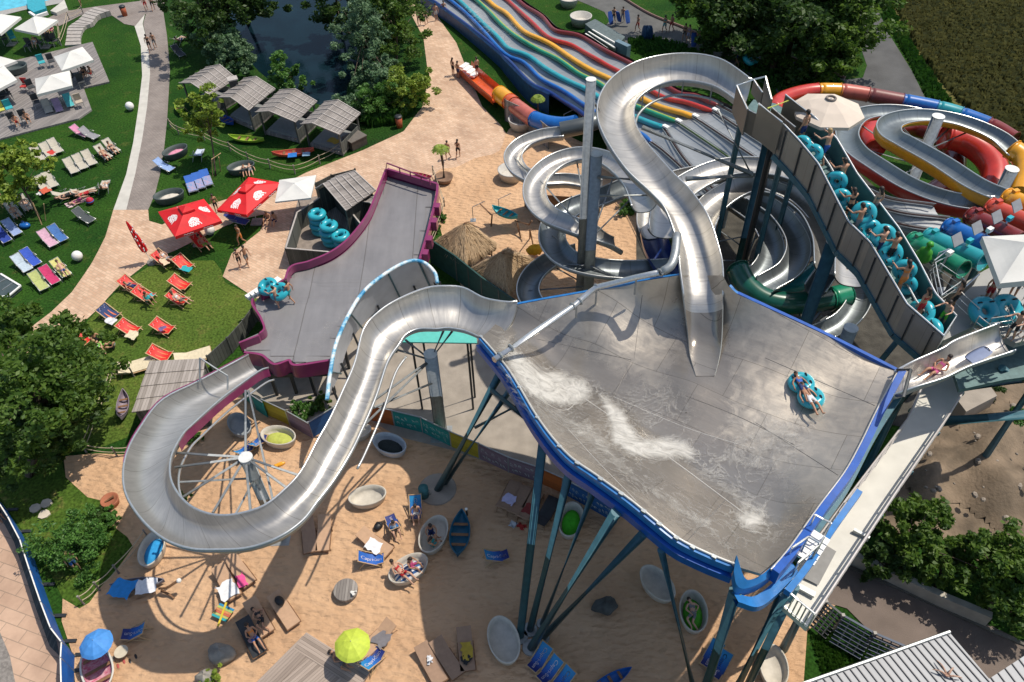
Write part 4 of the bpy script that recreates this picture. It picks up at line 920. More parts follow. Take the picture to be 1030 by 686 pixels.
for q in((905,146,8.8),(925,158,9.0),(900,120,8.4),(960,124,8.0),(975,132,7.8),(952,170,9.0)):strut(yl,V(h5[0],h5[1],7.4),P(*q),.06,RIM)
for q in((870,150,8.0),(905,178,8.6),(865,125,7.8)):strut(rl,V(h5[0],h5[1],6.4),P(*q),.05,RIM)
ST='coloured start tubes on the tower platform'
for a,c,m_,nm in(((916,242),(956,264),GRNF,'green'),((932,238),(975,257),TEALF,'turquoise'),((953,228),(990,246),BLUF,'blue'),((976,217),(1014,236),DRED,'dark red'),((996,208),(1032,224),mat('tomato_fibreglass',(.55,.07,.035),.3,0,.1,2,coat=.4),'light red'),((1013,198),(1045,212),YELF,'yellow')):
    A=P(*a,10.6);B=P(*c,11.0);B=A+(B-A)*1.3;d=(B-A)/np.linalg.norm(B-A);t=thing('start_tube',f'{nm} start tube in the row behind the platform railings','start tube',((A[0]+B[0])/2,(A[1]+B[1])/2,10),ST)
    q=[A+(B-A)*u for u in np.linspace(0,1,8)];b=MB();b.tube(q,.45,20,cap=False);b.tube(q[::-1],.42,20,cap=False);x,y,dd=frame(d);M3=np.column_stack([x,y,dd]);b.torus(A,.45,.04,20,6,M=M3);b.torus(B,.45,.04,20,6,M=M3);b.build('tube_shell',m_,t,smooth=True)
    MB().box(A+d*.3+V(0,0,.48),(.22,.3,.16),rz=math.atan2(d[1],d[0])).build('lifting_lug',m_,t)
    MB().box((A+B)/2-V(0,0,.6),(1.2,.4,.3),rz=math.atan2(d[1],d[0])).build('cradle',GALV,t)
# ================================================================== lifting stairs
st=thing('tube_stairs','long steel sided stairway climbing from the platform to the top start','stairway',tuple(P(855,220,0)[:2])+(0,))
TL=resamp(np.array([P(*q) for q in((786,123,15.4),(804,142,14.9),(823,165,14.3),(853,223,13.1),(875,244,12.6),(912,306,11.9),(949,338,11.4))]),60)
TR=resamp(np.array([P(*q) for q in((816,115,15.2),(841,139,14.7),(862,175,13.9),(904,230,12.8),(925,265,12.2),(941,296,11.7),(962,318,11.4))]),60)
PAN=steel('panel_steel',(.42,.395,.355),.34,.5,.7,.6)
PANT=mat('teal_sheet_steel',(.10,.22,.23),.35,.5,.15,1.2)
b=MB();o=V(-.05,-.06,0)
b.grid([[p,p-V(0,0,.8),p-V(0,0,1.65)] for p in TL],0,uv=[[(i*.38,0,0),(i*.38,.8,0),(i*.38,1.6,0)] for i in range(60)]);b.grid([[p+o-V(0,0,1.65),p+o] for p in TL],0,uv=[[(i*.38,0,0),(i*.38,1.6,0)] for i in range(60)]);b.build('side_panel',PAN,st)
b=MB();b.grid([[p,p-V(0,0,1.2)] for p in TR]);b.grid([[p-V(-.06,-.06,1.2),p+V(.06,.06,0)] for p in TR]);b.build('side_panel',PANT,st)
for q in(TL,TR):MB().tube(q+V(0,0,.03),.04,6).build('top_rail',RIM,st)
for q in(TL,TR):
    b=MB()
    for i in range(59):b.beam(q[i]-V(.03,.06,1.75),q[i+1]-V(.03,.06,1.75),.2,.28)
    b.build('stringer',TEAL,st)
for i in range(2,60,5):MB().box(TL[i]+V(-.08,-.09,-.85),(.06,.06,1.6),rz=.9).build('panel_rib',DARKM,st)
STEP=mat('dark_step_tread',(.10,.17,.17),.6,.2,.2)
STA=resamp(TL,44);STB=resamp(TR,44)
for i in range(43):
    a,c=STA[i],STB[i];a2_,c2_=STA[i+1],STB[i+1];z=(a[2]+c[2])/2-1.02
    MB().prism([a[:2]+(c[:2]-a[:2])*.02,c[:2]-(c[:2]-a[:2])*.02,c2_[:2]-(c2_[:2]-a2_[:2])*.02,a2_[:2]+(c2_[:2]-a2_[:2])*.02],z-.12,z).build('step',STEP,st)
q=(TL*.45+TR*.55);MB().tube(q[4:56]-V(0,0,.45),.04,6).build('centre_rail',RIM,st)
def stair(u,v,dz=0.):
    i=u*42;k=int(i);p=(STA[k]*(1-v)+STB[k]*v);return V(p[0],p[1],(STA[k][2]+STB[k][2])/2-1.02+dz)
# top start stage
ts=thing('start_stage','steel start stage with tall gate panels at the top of the stairs','platform',tuple(P(770,100,0)[:2])+(0,))
MB().prism([P(x,y,13.7)[:2] for x,y in((741,122),(758,100),(780,104),(818,126),(790,148),(765,138))],13.55,13.7).build('stage_floor',STEP,ts)
def vpanel(par,pts,hh,m,name='gate_panel',th=.06):
    w=[P(*q) for q in pts]
    for a,c in zip(w[:-1],w[1:]):
        d=c-a;L=np.linalg.norm(d[:2]);MB().prism([a[:2],c[:2],c[:2]+V(-d[1],d[0])[:2]/L*th,a[:2]+V(-d[1],d[0])[:2]/L*th],[a[2]-hh,c[2]-hh,c[2]-hh,a[2]-hh],[a[2],c[2],c[2],a[2]]).build(name,m,par) if 0 else None
        b=MB();n=V(-d[1]/L*th,d[0]/L*th,0);b.poly([a,c,c-V(0,0,hh),a-V(0,0,hh)]);b.poly([a+n,a+n-V(0,0,hh),c+n-V(0,0,hh),c+n]);b.poly([a,a+n,c+n,c]);b.poly([a,a-V(0,0,hh),a+n-V(0,0,hh),a+n]);b.poly([c,c+n,c+n-V(0,0,hh),c-V(0,0,hh)]);b.build(name,m,par)
        MB().tube([a,c],.04,6).build('panel_rail',RIM,par)
vpanel(ts,[(741,86,15.9),(752,110,15.5)],1.4,PAN)
vpanel(ts,[(752,110,15.4),(764,116,15.2)],1.2,PAN)
vpanel(ts,[(763,104,15.9),(787,123,15.6)],1.7,PAN)
vpanel(ts,[(758,80,16.0),(767,93,15.8)],.7,PAN);vpanel(ts,[(770,77,16.2),(776,100,15.7)],1.3,PAN)
vpanel(ts,[(790,95,15.6),(816,115,15.2)],1.5,PAN)
vpanel(ts,[(776,108,15.0),(800,128,14.8)],.9,PAN)
b=MB();b.tube([P(741,86,15.9),P(758,80,16),P(770,77,16.2)],.04,6);b.build('gate_rail',RIM,ts)
MB().tube([P(772,109,15.5),P(796,100,15.4)],.035,6).build('yellow_chain',mat('chain_yellow',(.5,.55,.1),.5),ts)
for x,y in((746,120),(790,145),(812,122)):
    p=P(x,y,13.5);MB().tube([p,(p[0],p[1],0)],.16,8).build('stage_post',TEAL,ts)
# ================================================================== tower platform at the right
tw=thing('tower_platform','grey start platform with steel railings at the right, on teal columns','platform',tuple(P(985,310,0)[:2])+(0,))
FLR=mat('grey_floor_plates',(.30,.30,.29),.6,.2,.1,1.2)
MB().prism([P(x,y,10.3)[:2] for x,y in((918,322),(930,304),(950,297),(968,286),(990,272),(1010,262),(1075,245),(1080,330),(1022,345),(986,325),(950,342),(935,345))],10.0,10.3).build('deck',FLR,tw)
def railing(par,pts,hh=1.0,r=.028,mid=2,m=None):
    w=[P(*q) for q in pts];b=MB();b.tube(w,r,6)
    for k in range(1,mid+1):b.tube([p-V(0,0,hh*k/(mid+1)) for p in w],r*.7,5)
    for a,c in zip(w[:-1],w[1:]):
        n=max(1,int(np.linalg.norm(c-a)/1.2))
        for j in range(n+1):p=a+(c-a)*j/n;b.tube([p,p-V(0,0,hh)],r,5)
    return b.build('railing',m or RIM,par)
for pts in([(949,338,11.4),(962,318,11.4)],[(940,262,11.5),(955,250,11.5),(945,254,11.5)],[(948,297,11.4),(941,264,11.5),(957,256,11.5)],[(946,265,11.5),(970,281,11.4),(947,297,11.4)],[(966,293,11.4),(985,310,11.3)],[(998,320,11.3),(1024,316,11.3),(1050,312,11.3)],[(985,318,11.3),(998,328,11.3)],[(1017,306,11.4),(1024,322,11.3),(1036,330,11.3)]):railing(tw,pts)
for x,y,hh in((935,345,10),(960,290,10),(1000,235,10),(1060,240,10),(1075,335,9.9)):
    p=P(x,y,hh);MB().tube([p,(p[0],p[1],0)],.2,10).build('platform_column',TEAL,tw)
for a,c,r in(((945,424,5.5),(1045,416,6.5),.25),((955,392,6),(1040,380,6.6),.2),((1008,370,8.8),(1045,392,6),.16),((930,378,7.5),(890,420,5),.15),((880,370,6),(905,340,7),.14)):
    MB().tube([P(*a),P(*c)],r,10).build('platform_beam',TEAL,tw,smooth='q')
MB().prism([P(x,y,8.6)[:2] for x,y in((952,352),(990,335),(1075,335),(1085,372),(1010,382),(965,392))],8.4,8.6).build('added_shade_deck',STEP,tw)  # added deck under the platform, fills gaps so the gangway top is shaded
q=[P(x,y,1.2) for x,y in((952,388),(985,372),(1003,398),(972,414))];MB().prism([p[:2] for p in q],0,1.2).build('concrete_foundation',CONC,tw)
# teal deck edge panels
vpanel(tw,[(918,322,10.3),(935,346,10.3)],.5,PANT,'deck_edge');vpanel(tw,[(948,297,10.8),(966,293,11.3),(985,276,11.3)],.6,PAN,'clear_panel')
# grey flip boards over the tubes
for k,(x,y) in enumerate(((963,241),(983,229),(1003,218),(1023,207))):
    c=P(x,y,12.1);t=thing('flip_board',['grey tilted board over the turquoise tube','grey tilted board over the blue tube','grey tilted board over the dark red tube','grey tilted board over the light red tube'][k],'sign board',c,'tilted boards over the start tubes')
    Rm=rotz(.55)@np.array(Matrix.Rotation(.9,3,'X'));MB().box(c,(.66,.52,.04),R=Rm).build('board',mat('board_grey',(.27,.28,.30),.5,.1,.1),t)
    MB().tube([c+V(-.35,-.35,-.3),c+V(-.55,-.6,-1.7)],.05,6).build('board_post',RIM,t);MB().box(c+V(-.42,-.5,-.35),(.3,.2,.2),rz=.55).build('control_box',WHITEP if k%2==0 else TUBEB,t)

# green guitar shaped board
gg=thing('guitar_shape','green guitar shaped board standing beside the green start tube','ornament',tuple(P(930,258,10.6)))
b=MB();a=P(926,262,11.2);c=P(937,244,12.4);d=c-a
b.tube([a,a+d*.12,a+d*.28,a+d*.40,a+d*.52,a+d*.62,a+d*.85,a+d*.88,c],[.08,.34,.38,.26,.3,.13,.1,.17,.1],10);b.build('guitar_body',mat('leaf_green_paint',(.05,.28,.02),.4,0,.2,2),gg,smooth=True)
MB().tube([a,V(a[0],a[1],10.3)],.05,6).build('support_post',DARKM,gg)
# ================================================================== short entry slide into the bowl corner
es,eL,eR=slide('entry_slide','short steel entry slide dropping from the platform into the bowl corner','slide',[(1006,325,11.5),(998,328,11.4),(962,342,11.3),(947,351,11.2),(920,363,11.0),(899,374,10.7)],[(1022,352,11.4),(1014,355,11.3),(976,368,11.2),(950,380,11.1),(919,390,10.9),(897,398,10.5)],STEEL,SHELL,n=40,depth=.7)
b=MB();b.tube([P(903,372,10.9),P(916,372,12),P(909,398,11.9),P(902,398,10.6)],.07,6);b.build('gate_frame',DARKM,es)
# ================================================================== gangway
gw=thing('gangway','long pale gangway with rails running down the right side of the bowl','gangway',tuple(P(870,520,0)[:2])+(0,))
gl=[(926,388,7.0),(907,434,7.2),(850,509,7.9),(780,604,8.8)];gr=[(985,368,7.0),(946,432,7.2),(896,505,7.9),(812,632,8.8)]
GL=resamp(np.array([P(*q) for q in gl]),30);GR=resamp(np.array([P(*q) for q in gr]),30)
b=MB();b.grid([[a,c] for a,c in zip(GL,GR)],0);b.grid([[c-V(0,0,.25),a-V(0,0,.25)] for a,c in zip(GL,GR)],0)
b.grid([[a-V(0,0,.25),a] for a in GL]);b.grid([[c,c-V(0,0,.25)] for c in GR]);b.poly([GL[-1],GL[-1]-V(0,0,.25),GR[-1]-V(0,0,.25),GR[-1]]);b.build('gangway_deck',mat('pale_deck_sheet',(.60,.58,.52),.6,.05,.1,.8),gw)
for q in(GL,GR):
    for z,r in((1.05,.045),(.55,.03),(.25,.03)):MB().tube(q+V(0,0,z),r,6).build('hand_rail',mat('pinkish_rail',(.50,.46,.44),.45,.3,.1),gw)
    for i in range(0,30,2):MB().tube([q[i],q[i]+V(0,0,1.05)],.035,6).build('rail_post',RIM,gw)
for z,r in((1.05,.045),(.12,.04)):MB().tube([GL[-1]+V(0,0,z),GR[-1]+V(0,0,z)],r,6).build('hand_rail',RIM,gw)
for t in np.linspace(0,1,9):p=GL[-1]*(1-t)+GR[-1]*t;MB().tube([p,p+V(0,0,1.05)],.03,6).build('end_bar',RIM,gw)
b=MB();w=[P(x,y,h) for x,y,h in((828,547,8.34),(841,555,8.34),(823,589,8.64),(809,582,8.66))];b.poly([p+V(0,0,.03) for p in w]);b.build('grey_mat',mat('grey_rubber_mat',(.23,.225,.215),.8,0,.08),gw)
MB().box(P(811,594,8.8),(.62,.2,.12),rz=ang(806,592,11,6)).build('floor_fitting',GALV,gw);MB().box(P(866,538,8.25),(.6,.12,.25),rz=ang(858,533,11,6)).build('floor_fitting',GALV,gw)
for u in(.12,.3,.48,.64,.8,.96):
    i=int(u*29);p=(GL[i]+GR[i])/2-V(0,0,.25);MB().beam(GL[i]-V(0,0,.35),GR[i]-V(0,0,.35),.16,.2).build('cross_beam',TEAL,gw)
    if u in(.12,.48,.8):MB().tube([p,(p[0],p[1],0)],.2,10).build('gangway_column',TEAL,gw)
# link steps between the gangway and the bowl corner
ls=thing('link_steps','small pale steel steps between gangway and blue bowl corner','steps',tuple(P(810,548,0)[:2])+(0,))
for k in range(5):MB().box(P(809+k*3.2,559-k*5,9.95+.05*k),(.85,.27,.07),rz=ang(805,545,14,9,10)).build('step',WHITEP,ls)
b=MB()
for pts in([(797,551,11.2),(813,540,11.2),(824,546,11.1)],[(803,566,10.9),(824,548,11.0),(829,540,11.1)],[(820,518,11.2),(836,526,11.2)]):w=[P(*q) for q in pts];b.tube(w,.04,6);[b.tube([p,p-V(0,0,1)],.035,6) for p in w]
b.build('hand_rail',RIM,ls)
b=MB();w=crom([P(*q) for q in((800,562,9.8),(826,528,9.6),(852,490,9.6),(878,440,9.7),(905,398,9.8))],20)
for i in range(19):b.beam(w[i],w[i+1],.22,.3)
b.build('link_beam',TEAL,ls)
# ================================================================== small orange slide by the plaza
ks=thing('orange_slide','small orange trough slide running into a yellow, salmon and blue tube','slide',tuple(P(490,85,0)[:2])+(0,))
cen=crom([P(*q) for q in((466,63,.9),(478,74,1.0),(492,86,1.15),(503,95,1.3))],20);b=MB();rows=[];r2=[]
for i in range(20):
    d=cen[min(i+1,19)]-cen[max(i-1,0)];o=np.cross(d,[0,0,1.]);o/=np.linalg.norm(o)
    rows.append([cen[i]-o*.8,cen[i]-o*.75-V(0,0,.55),cen[i]-V(0,0,.75),cen[i]+o*.75-V(0,0,.55),cen[i]+o*.8]);r2.append([p*1+V(0,0,-.06) for p in rows[-1]])
b.grid(rows);b.grid([[cen[i]-o*.95 for i in()]] ) if 0 else None;b.grid(r2,flip=True);b.grid([[rows[i][0],rows[i][0]-V(.1,.1,.8)] for i in range(20)]);b.grid([[rows[i][4],rows[i][4]-V(-.1,-.1,.8)] for i in range(20)]);b.build('trough',ORANGE,ks,smooth=True)
for k in range(4):MB().box(P(467+k*3.6,66+k*2.9,.75-.12*k+.1),(1.0,.45,.14),rz=ang(470,68,10,-7)).build('exit_step',WHITEP,ks)
kp=crom([P(*q) for q in((502,94,1.2),(512,102,1.3),(524,111,1.4),(536,119,1.5),(550,124,1.6),(566,126,1.8),(580,124,2.2))],60)
for a,c,m_,r in((0,10,YELF,.72),(10,14,ORANGE,.74),(14,30,SALM,.66),(30,59,BLUF,.66)):
    b=MB();b.tube(kp[a:c+1],r,16,cap=False);b.tube(kp[a:c+1][::-1],r*.93,16,cap=False);b.build('tube_section',m_,ks,smooth=True)
# ================================================================== prototypes
def mk(name,cat,parts,label=None):
    def fn():
        t=thing(name,label,cat,(0,0,0))
        pt={}
        for nm,b,mm,*k in parts():
            par=t
            if '>' in nm:pn,nm=nm.split('>');par=pt[pn]
            pt[nm]=b.build(nm,mm,par,*(k or []))
        return t
    return fn
GFR=mat('grey_tube_frame',(.42,.43,.42),.4,.5,.1);SLG=mat('beige_sling',(.46,.42,.34),.8,0,.08,6)
def p_lounger():  # local: head at -y, foot at +y
    out=[]
    b=MB()
    for s in(-1,1):
        b.tube([(s*.32,.85,.30),(s*.32,.2,.33),(s*.32,-.28,.38)],.022,6);b.tube([(s*.32,-.28,.38),(s*.31,-.85,.80)],.022,6);b.tube([(s*.35,-.3,.56),(s*.36,.22,.56)],.022,6)
    b.tube([(-.32,.85,.30),(.32,.85,.30)],.022,6);b.tube([(-.31,-.85,.80),(.31,-.85,.80)],.022,6)
    out.append(('frame',b,GFR,'q'))
    for s in(-1,1):
        out.append(('leg',MB().tube([(s*.34,.55,.31),(s*.36,.75,0)],.02,6),GFR,'q'));out.append(('leg',MB().tube([(s*.36,.2,.56),(s*.34,-.1,.36),(s*.36,-.62,0)],.02,6),GFR,'q'))
    b=MB();b.grid([[(x,y,z+.02-.03*(1-(x/.3)**2)) for x in np.linspace(-.3,.3,5)] for y,z in((.84,.30),(.3,.32),(-.27,.37))]);out.append(('seat',b,SLG,True))
    b=MB();b.grid([[(x,y,z+.02-.04*(1-(x/.3)**2)) for x in np.linspace(-.3,.3,5)] for y,z in((-.27,.385),(-.55,.58),(-.84,.80))]);out.append(('backrest',b,SLG,True))
    return out
LOUNGER=Proto(mk('sun_lounger','sun lounger',p_lounger))
def p_sunbed():
    out=[];b=MB()
    b.box((0,.3,.30),(.66,1.3,.06));out.append(('bed_base',b,TANF));
    R=np.array(Matrix.Rotation(-.42,3,'X'));b=MB();b.box((0,-.62,.43),(.66,.72,.06),R=R);out.append(('backrest',b,TANF))
    b=MB()
    for s in(-1,1):b.tube([(s*.35,.96,.27),(s*.35,-.36,.27)],.025,6)
    b.tube([(-.35,.96,.27),(.35,.96,.27)],.025,6);out.append(('frame',b,WOODB))
    for s in(-1,1):
        for y in(.8,-.3):out.append(('leg',MB().tube([(s*.34,y,.27),(s*.36,y+.05,0)],.025,6),WOODB))
    out.append(('back_prop',MB().tube([(-.28,-.75,.46),(-.28,-.95,.02),(.28,-.95,.02),(.28,-.75,.46)],.02,6),WOODB))
    return out
SUNBED=Proto(mk('sunbed','sunbed',p_sunbed))
def slingrows(w=.29):
    ys=[(-.62,.80),(-.4,.56),(-.15,.36),(.1,.28),(.32,.29),(.52,.36)]
    return [[(x,y,z-.02*(1-(x/w)**2)) for x in np.linspace(-w,w,5)] for y,z in ys]
RSL=mat('red_sling',(.62,.018,.012),.6,0,.1,3);BSL=mat('blue_sling',(.01,.10,.42),.6,0,.1,3)
def gradblue():
    m,b,n,L=nodes('blue_gradient_sling');tc=n('ShaderNodeTexCoord');sx=n('ShaderNodeSeparateXYZ');L(tc.outputs['Generated'],sx.inputs[0])
    r=ramp(n,[(.1,(.02,.25,.55)),(.45,(.01,.12,.45)),(.8,(.005,.02,.16))]);L(sx.outputs[1],r.inputs[0]);L(r.outputs[0],b.inputs['Base Color']);b.inputs['Roughness'].default_value=.6;return m
GBL=gradblue()
def textmesh(txt,size,m,parent,name='lettering',R=None,loc=(0,0,0),wrap=None):
    c=bpy.data.curves.new(name,'FONT');c.body=txt;c.size=size;c.align_x='CENTER';c.align_y='CENTER';c.extrude=.003
    o=bpy.data.objects.new('tmp_text',c);COL.objects.link(o);bpy.context.view_layer.update()
    me=bpy.data.meshes.new_from_object(o.evaluated_get(bpy.context.evaluated_depsgraph_get()));bpy.data.objects.remove(o)
    me.name=name;me.materials.clear();me.materials.append(m)
    R=np.eye(3) if R is None else R
    for v in me.vertices:
        p=np.array(v.co)
        v.co=wrap(p) if wrap else R@p+np.array(loc)
    x=bpy.data.objects.new(name,me);COL.objects.link(x);x.parent=parent;WL[x.name]=np.zeros(3);return x
def sling_at(x,y):
    ys=[-.62,-.4,-.15,.1,.32,.52];zs=[.80,.56,.36,.28,.29,.36];return (x,y,float(np.interp(y,ys,zs))-.02*(1-(x/.29)**2)+.012)
def p_deck(slm,red):
    def fn():
        t=thing('deck_chair',None,'deck chair',(0,0,0))
        b=MB()
        for s in(-1,1):
            b.beam((s*.31,-.66,.84),(s*.31,.48,.03),.035,.05);b.beam((s*.27,.56,.38),(s*.27,-.5,.03),.035,.05);b.beam((s*.29,-.3,.6),(s*.29,-.72,.02),.03,.04)
        b.build('frame',WOODL,t)
        for y,z in((-.63,.82),(.54,.37)):MB().tube([(-.33,y,z),(.33,y,z)],.022,6).build('crossbar',WOODL,t)
        b=MB();b.grid(slingrows());sl=b.build('sling',slm,t,True)
        if red:
            b=MB()
            for x0 in(-.14,.14):
                q=[sling_at(x0+.035*math.sin(k*1.3),-.60+k*.012+.0) for k in range(9)]
                c=[sling_at(x0+dx,-.52+.05*math.sin(dx*40)) for dx in np.linspace(-.11,.11,10)]
                b.grid([[p+V(0,-.025,.0),p+V(0,.022,0)] for p in map(np.array,c)])
            b.build('white_script_print',REDW,sl)
            b=MB()
            for x0,c_ in((-.12,0),(.1,0)):
                b.grid([[sling_at(x0+dx*(1-abs(yy-.05)*1.6),yy) for dx in(-.035,.035)] for yy in np.linspace(-.3,.3,9)])
            b.build('bottle_print',mat('orange_print',(.66,.16,.06),.6,0,.3,8),sl)
        else:
            def wr(p):return Vector(sling_at(max(-.27,min(.27,-p[1])),-.05+p[0]*1.0+.0))
            textmesh('Capri-Sun',.235,REDW,sl,wrap=wr)
        return t
    return fn
DECKR=Proto(p_deck(RSL,True));DECKB=Proto(p_deck(GBL,False))
def p_tub(cush):
    def parts():
        b=MB();b.lathe([(0,.03),(.70,.03),(.80,.12),(.93,.5),(.97,.56),(1.0,.53),(.98,.46),(.90,.1),(.8,.0),(0,.0)][::-1] if 0 else [(0,0),(.78,0),(.86,.1),(.98,.52),(.98,.57),(.91,.57),(.84,.3),(.74,.16),(0,.16)],n=36,sx=1.0,sy=.62)
        out=[('tub_shell',b,mat('cream_tub',(.50,.46,.39),.6,0,.08,3),True)]
        if cush:
            b=MB();rr=np.random.default_rng(5);rows=[]
            for j in range(7):
                q=j/6;rows.append([(.72*q*math.cos(2*math.pi*a/24),.42*q*math.sin(2*math.pi*a/24),.17+.2*(1-q**4)+.035*rr.random()) for a in range(24)])
            b.grid(rows,closeu=True,flip=False);out.append(('cushion',b,mat('lime_cushion',(.42,.48,.10),.85,0,.15,5),True))
        return out
    return parts
TUB=Proto(mk('oval_tub','tub lounger',p_tub(False)));TUBC=Proto(mk('oval_tub','tub lounger',p_tub(True)))
def p_boat():
    L=1.75;rows=[];n=25
    def sec(u,k=9,inn=0.):
        w=(.42-inn)*max(0,(1-abs(u)**2.4));z0=.06+.25*abs(u)**3+inn;z1=.42+.24*abs(u)**3
        return [(w*math.sin(t),u*(L-inn),z1-(z1-z0)*math.cos(t)**.7 if math.cos(t)>0 else z1) for t in np.linspace(-math.pi/2,math.pi/2,k)]
    us=np.linspace(-1,1,n);b=MB();b.grid([sec(u) for u in us]);b2=MB();b2.grid([sec(u*.97,inn=.04) for u in us],flip=True)
    out=[('hull',b,BLUF,True),('inner_hull',b2,BLUF,True)]
    g=MB()
    for s in(0,-1):g.tube([sec(u)[s] for u in us],.03,6)
    out.append(('gunwale',g,BLUF))
    for u in(-.45,0,.45):
        q=sec(u);out.append(('thwart',MB().box((0,u*L,q[0][2]-.1),(abs(q[0][0])*1.85,.2,.03)),WOODB))
    return out
BOAT=Proto(mk('rowing_boat','boat',p_boat))
def p_umb():
    out=[];b=MB();n=8;rows=[]
    for r,z in((.02,2.45),(.5,2.34),(1.0,2.14),(1.22,2.0)):
        rows.append([(r*math.cos(2*math.pi*a/16)*(1 if a%2==0 else .965),r*math.sin(2*math.pi*a/16)*(1 if a%2==0 else .965),z-(0 if a%2==0 else .03*r)) for a in range(16)])
    b.grid(rows,closeu=True);out.append(('canopy',b,colr('umb_blue',(.06,.25,.62))))
    out.append(('pole',MB().tube([(0,0,0),(0,0,2.5)],.025,8),GFR))
    for k in range(8):
        a=2*math.pi*k/8;out.append(('rib',MB().tube([(0,0,2.4),(1.2*math.cos(a),1.2*math.sin(a),1.985)],.012,5),GFR))
    out.append(('base',MB().lathe([(0,.1),(.25,.1),(.3,0)],n=16),STONE))
    return out
UMB=Proto(mk('beach_umbrella','umbrella',p_umb))
def pyramid(t,corners,apex,m,drop=.22,vent=None,poleto=True):
    """square canopy from four world corners"""
    c=[np.array(q) for q in corners];a=np.array(apex);b=MB();n=8
    rows=[]
    for j in range(7):
        u=j/6;ring=[]
        for k in range(4):
            for s in range(n):
                v=s/n;e=c[k]*(1-v)+c[(k+1)%4]*v;p=a+(e-a)*u
                p=p-V(0,0,.05*math.sin(math.pi*u)*(math.sin(math.pi*v)));ring.append(p)
        rows.append(ring)
    rows.append([p-V(0,0,drop) for p in rows[-1]])
    b.grid(rows,closeu=True);t_can=b.build('canopy',m,t)
    for k in range(4):MB().tube([a-V(0,0,.08),c[k]-V(0,0,.04)],.025,6).build('rib',GFR,t)
    g=V(a[0],a[1],0)
    if poleto is not None:
        z=0 if poleto is True else poleto
        MB().tube([(a[0],a[1],z),a],.04,8).build('pole',GFR,t);MB().box((a[0],a[1],z+.05),(.8,.8,.1)).build('base',STONE,t)
    if vent is not None:
        rows=[]
        for u in(0,.1,.26):rows.append([a+V(0,0,.14)+(c[k]-a)*u*(1 if 1 else 1) for k in range(4)])
        rows.append([a+V(0,0,.02)+(c[k]-a)*.27 for k in range(4)])
        b=MB();b.grid(rows,closeu=True);b.build('vent_cap',vent,t)
def parasol(name,label,px,h,ah,m,group=None,vent=None,drop=.22,z0=None):
    c=[P(x,y,h) for x,y in px];ctr=sum(c)/4;a=V(ctr[0],ctr[1],ah)
    t=thing(name,label,'parasol',(ctr[0],ctr[1],z0 or 0),group);pyramid(t,c,a,m,drop,vent,z0 if z0 else True);return t,c,a
WP='white square parasols on the terrace'
for px,lab in (([(54,57),(83,47),(94,60),(62,71)],'white square parasol on the wooden deck between the dark tables and the curved steps'),([(35,79),(70,71),(72.5,86),(37,95)],'white square parasol nearest the three deck loungers'),([(14,29),(35,16),(58,20),(38,34)],'white square parasol on the lawn beside the pool chute'),([(-18,24),(1,14),(21,17),(0,34)],'white square parasol at the pool corner of the terrace'),([(-22,60),(0,57),(17,61),(-6,70)],'white square parasol behind the round tub seat on the deck'),([(-20,78),(4,66),(17,80),(-6,92)],'white square parasol over the dark chairs at the deck corner')):
    parasol('parasol',lab,px,2.3,2.95,WHITE,WP)
parasol('parasol','small white canopy on the paving between red parasol and grey hut',[(281,181),(318,176),(312.5,199),(276.6,203)],2.4,2.85,WHITE,drop=.12)
for px,lab,rot in(([(159,213),(205,200),(223,222),(176,238)],'open red parasol with white prints above the white tub',0),([(218,211),(250,178),(284,184),(248,216)],'open red parasol with white prints nearest the white canopy',1)):
    t,c,a=parasol('parasol',lab,px,2.35,3.15,RED,'red parasols with white prints',vent=RED)
    for k in range(4):   # ornamental white print on every panel
        A,Bq=c[k],c[(k+1)%4];b=MB();rr=np.random.default_rng(3)
        def on(u,v):
            e=A*(1-v)+Bq*v;p=a+(e-a)*u;return p-V(0,0,.05*math.sin(math.pi*u)*math.sin(math.pi*v))+V(0,0,.018)
        for cu,cv,ru,rv in((.66,.5,.13,.14),(.60,.40,.09,.08),(.62,.60,.09,.09),(.74,.43,.08,.07),(.74,.58,.1,.1),(.80,.5,.06,.05),(.52,.5,.06,.1)):
            q=[on(cu+ru*math.cos(t_),cv+rv*math.sin(t_)) for t_ in np.linspace(0,5.4,16)]
            q2=[on(cu+(ru-.045)*math.cos(t_),cv+(rv-.028)*math.sin(t_)) for t_ in np.linspace(0,5.4,16)]
            b.grid([[x,y] for x,y in zip(q,q2)]);b.grid([[y-V(0,0,.001),x-V(0,0,.001)] for x,y in zip(q,q2)])
        for j in range(5):
            v=.38+.06*j;q=[on(.5+.05*i_,v+.02*math.sin(i_*1.7+j)) for i_ in range(8)]
            b.grid([[on(.5+.05*i_,v+.02*math.sin(i_*1.7+j)-.012) for i_ in range(8)],[on(.5+.05*i_,v+.02*math.sin(i_*1.7+j)+.012) for i_ in range(8)]])
        cn=[c_ for c_ in t.children if c_.name.startswith('canopy')][0];b.build('white_ornament',REDW,cn)
        # script on the valance
        b=MB();n_=np.cross(Bq-A,[0,0,1.]);n_/=np.linalg.norm(n_);mid=(A+Bq)/2
        if np.dot(n_,mid-a)<0:n_=-n_
        for s0 in(.2,.62):
            rows=[]
            for j in range(14):
                v=s0+.012*j*1.3;p=A*(1-v)+Bq*v+n_*.02-V(0,0,.11+.035*math.sin(j*1.5));rows.append([p+V(0,0,.03),p-V(0,0,.03)])
            b.grid(rows)
        b.build('valance_script',REDW,cn)
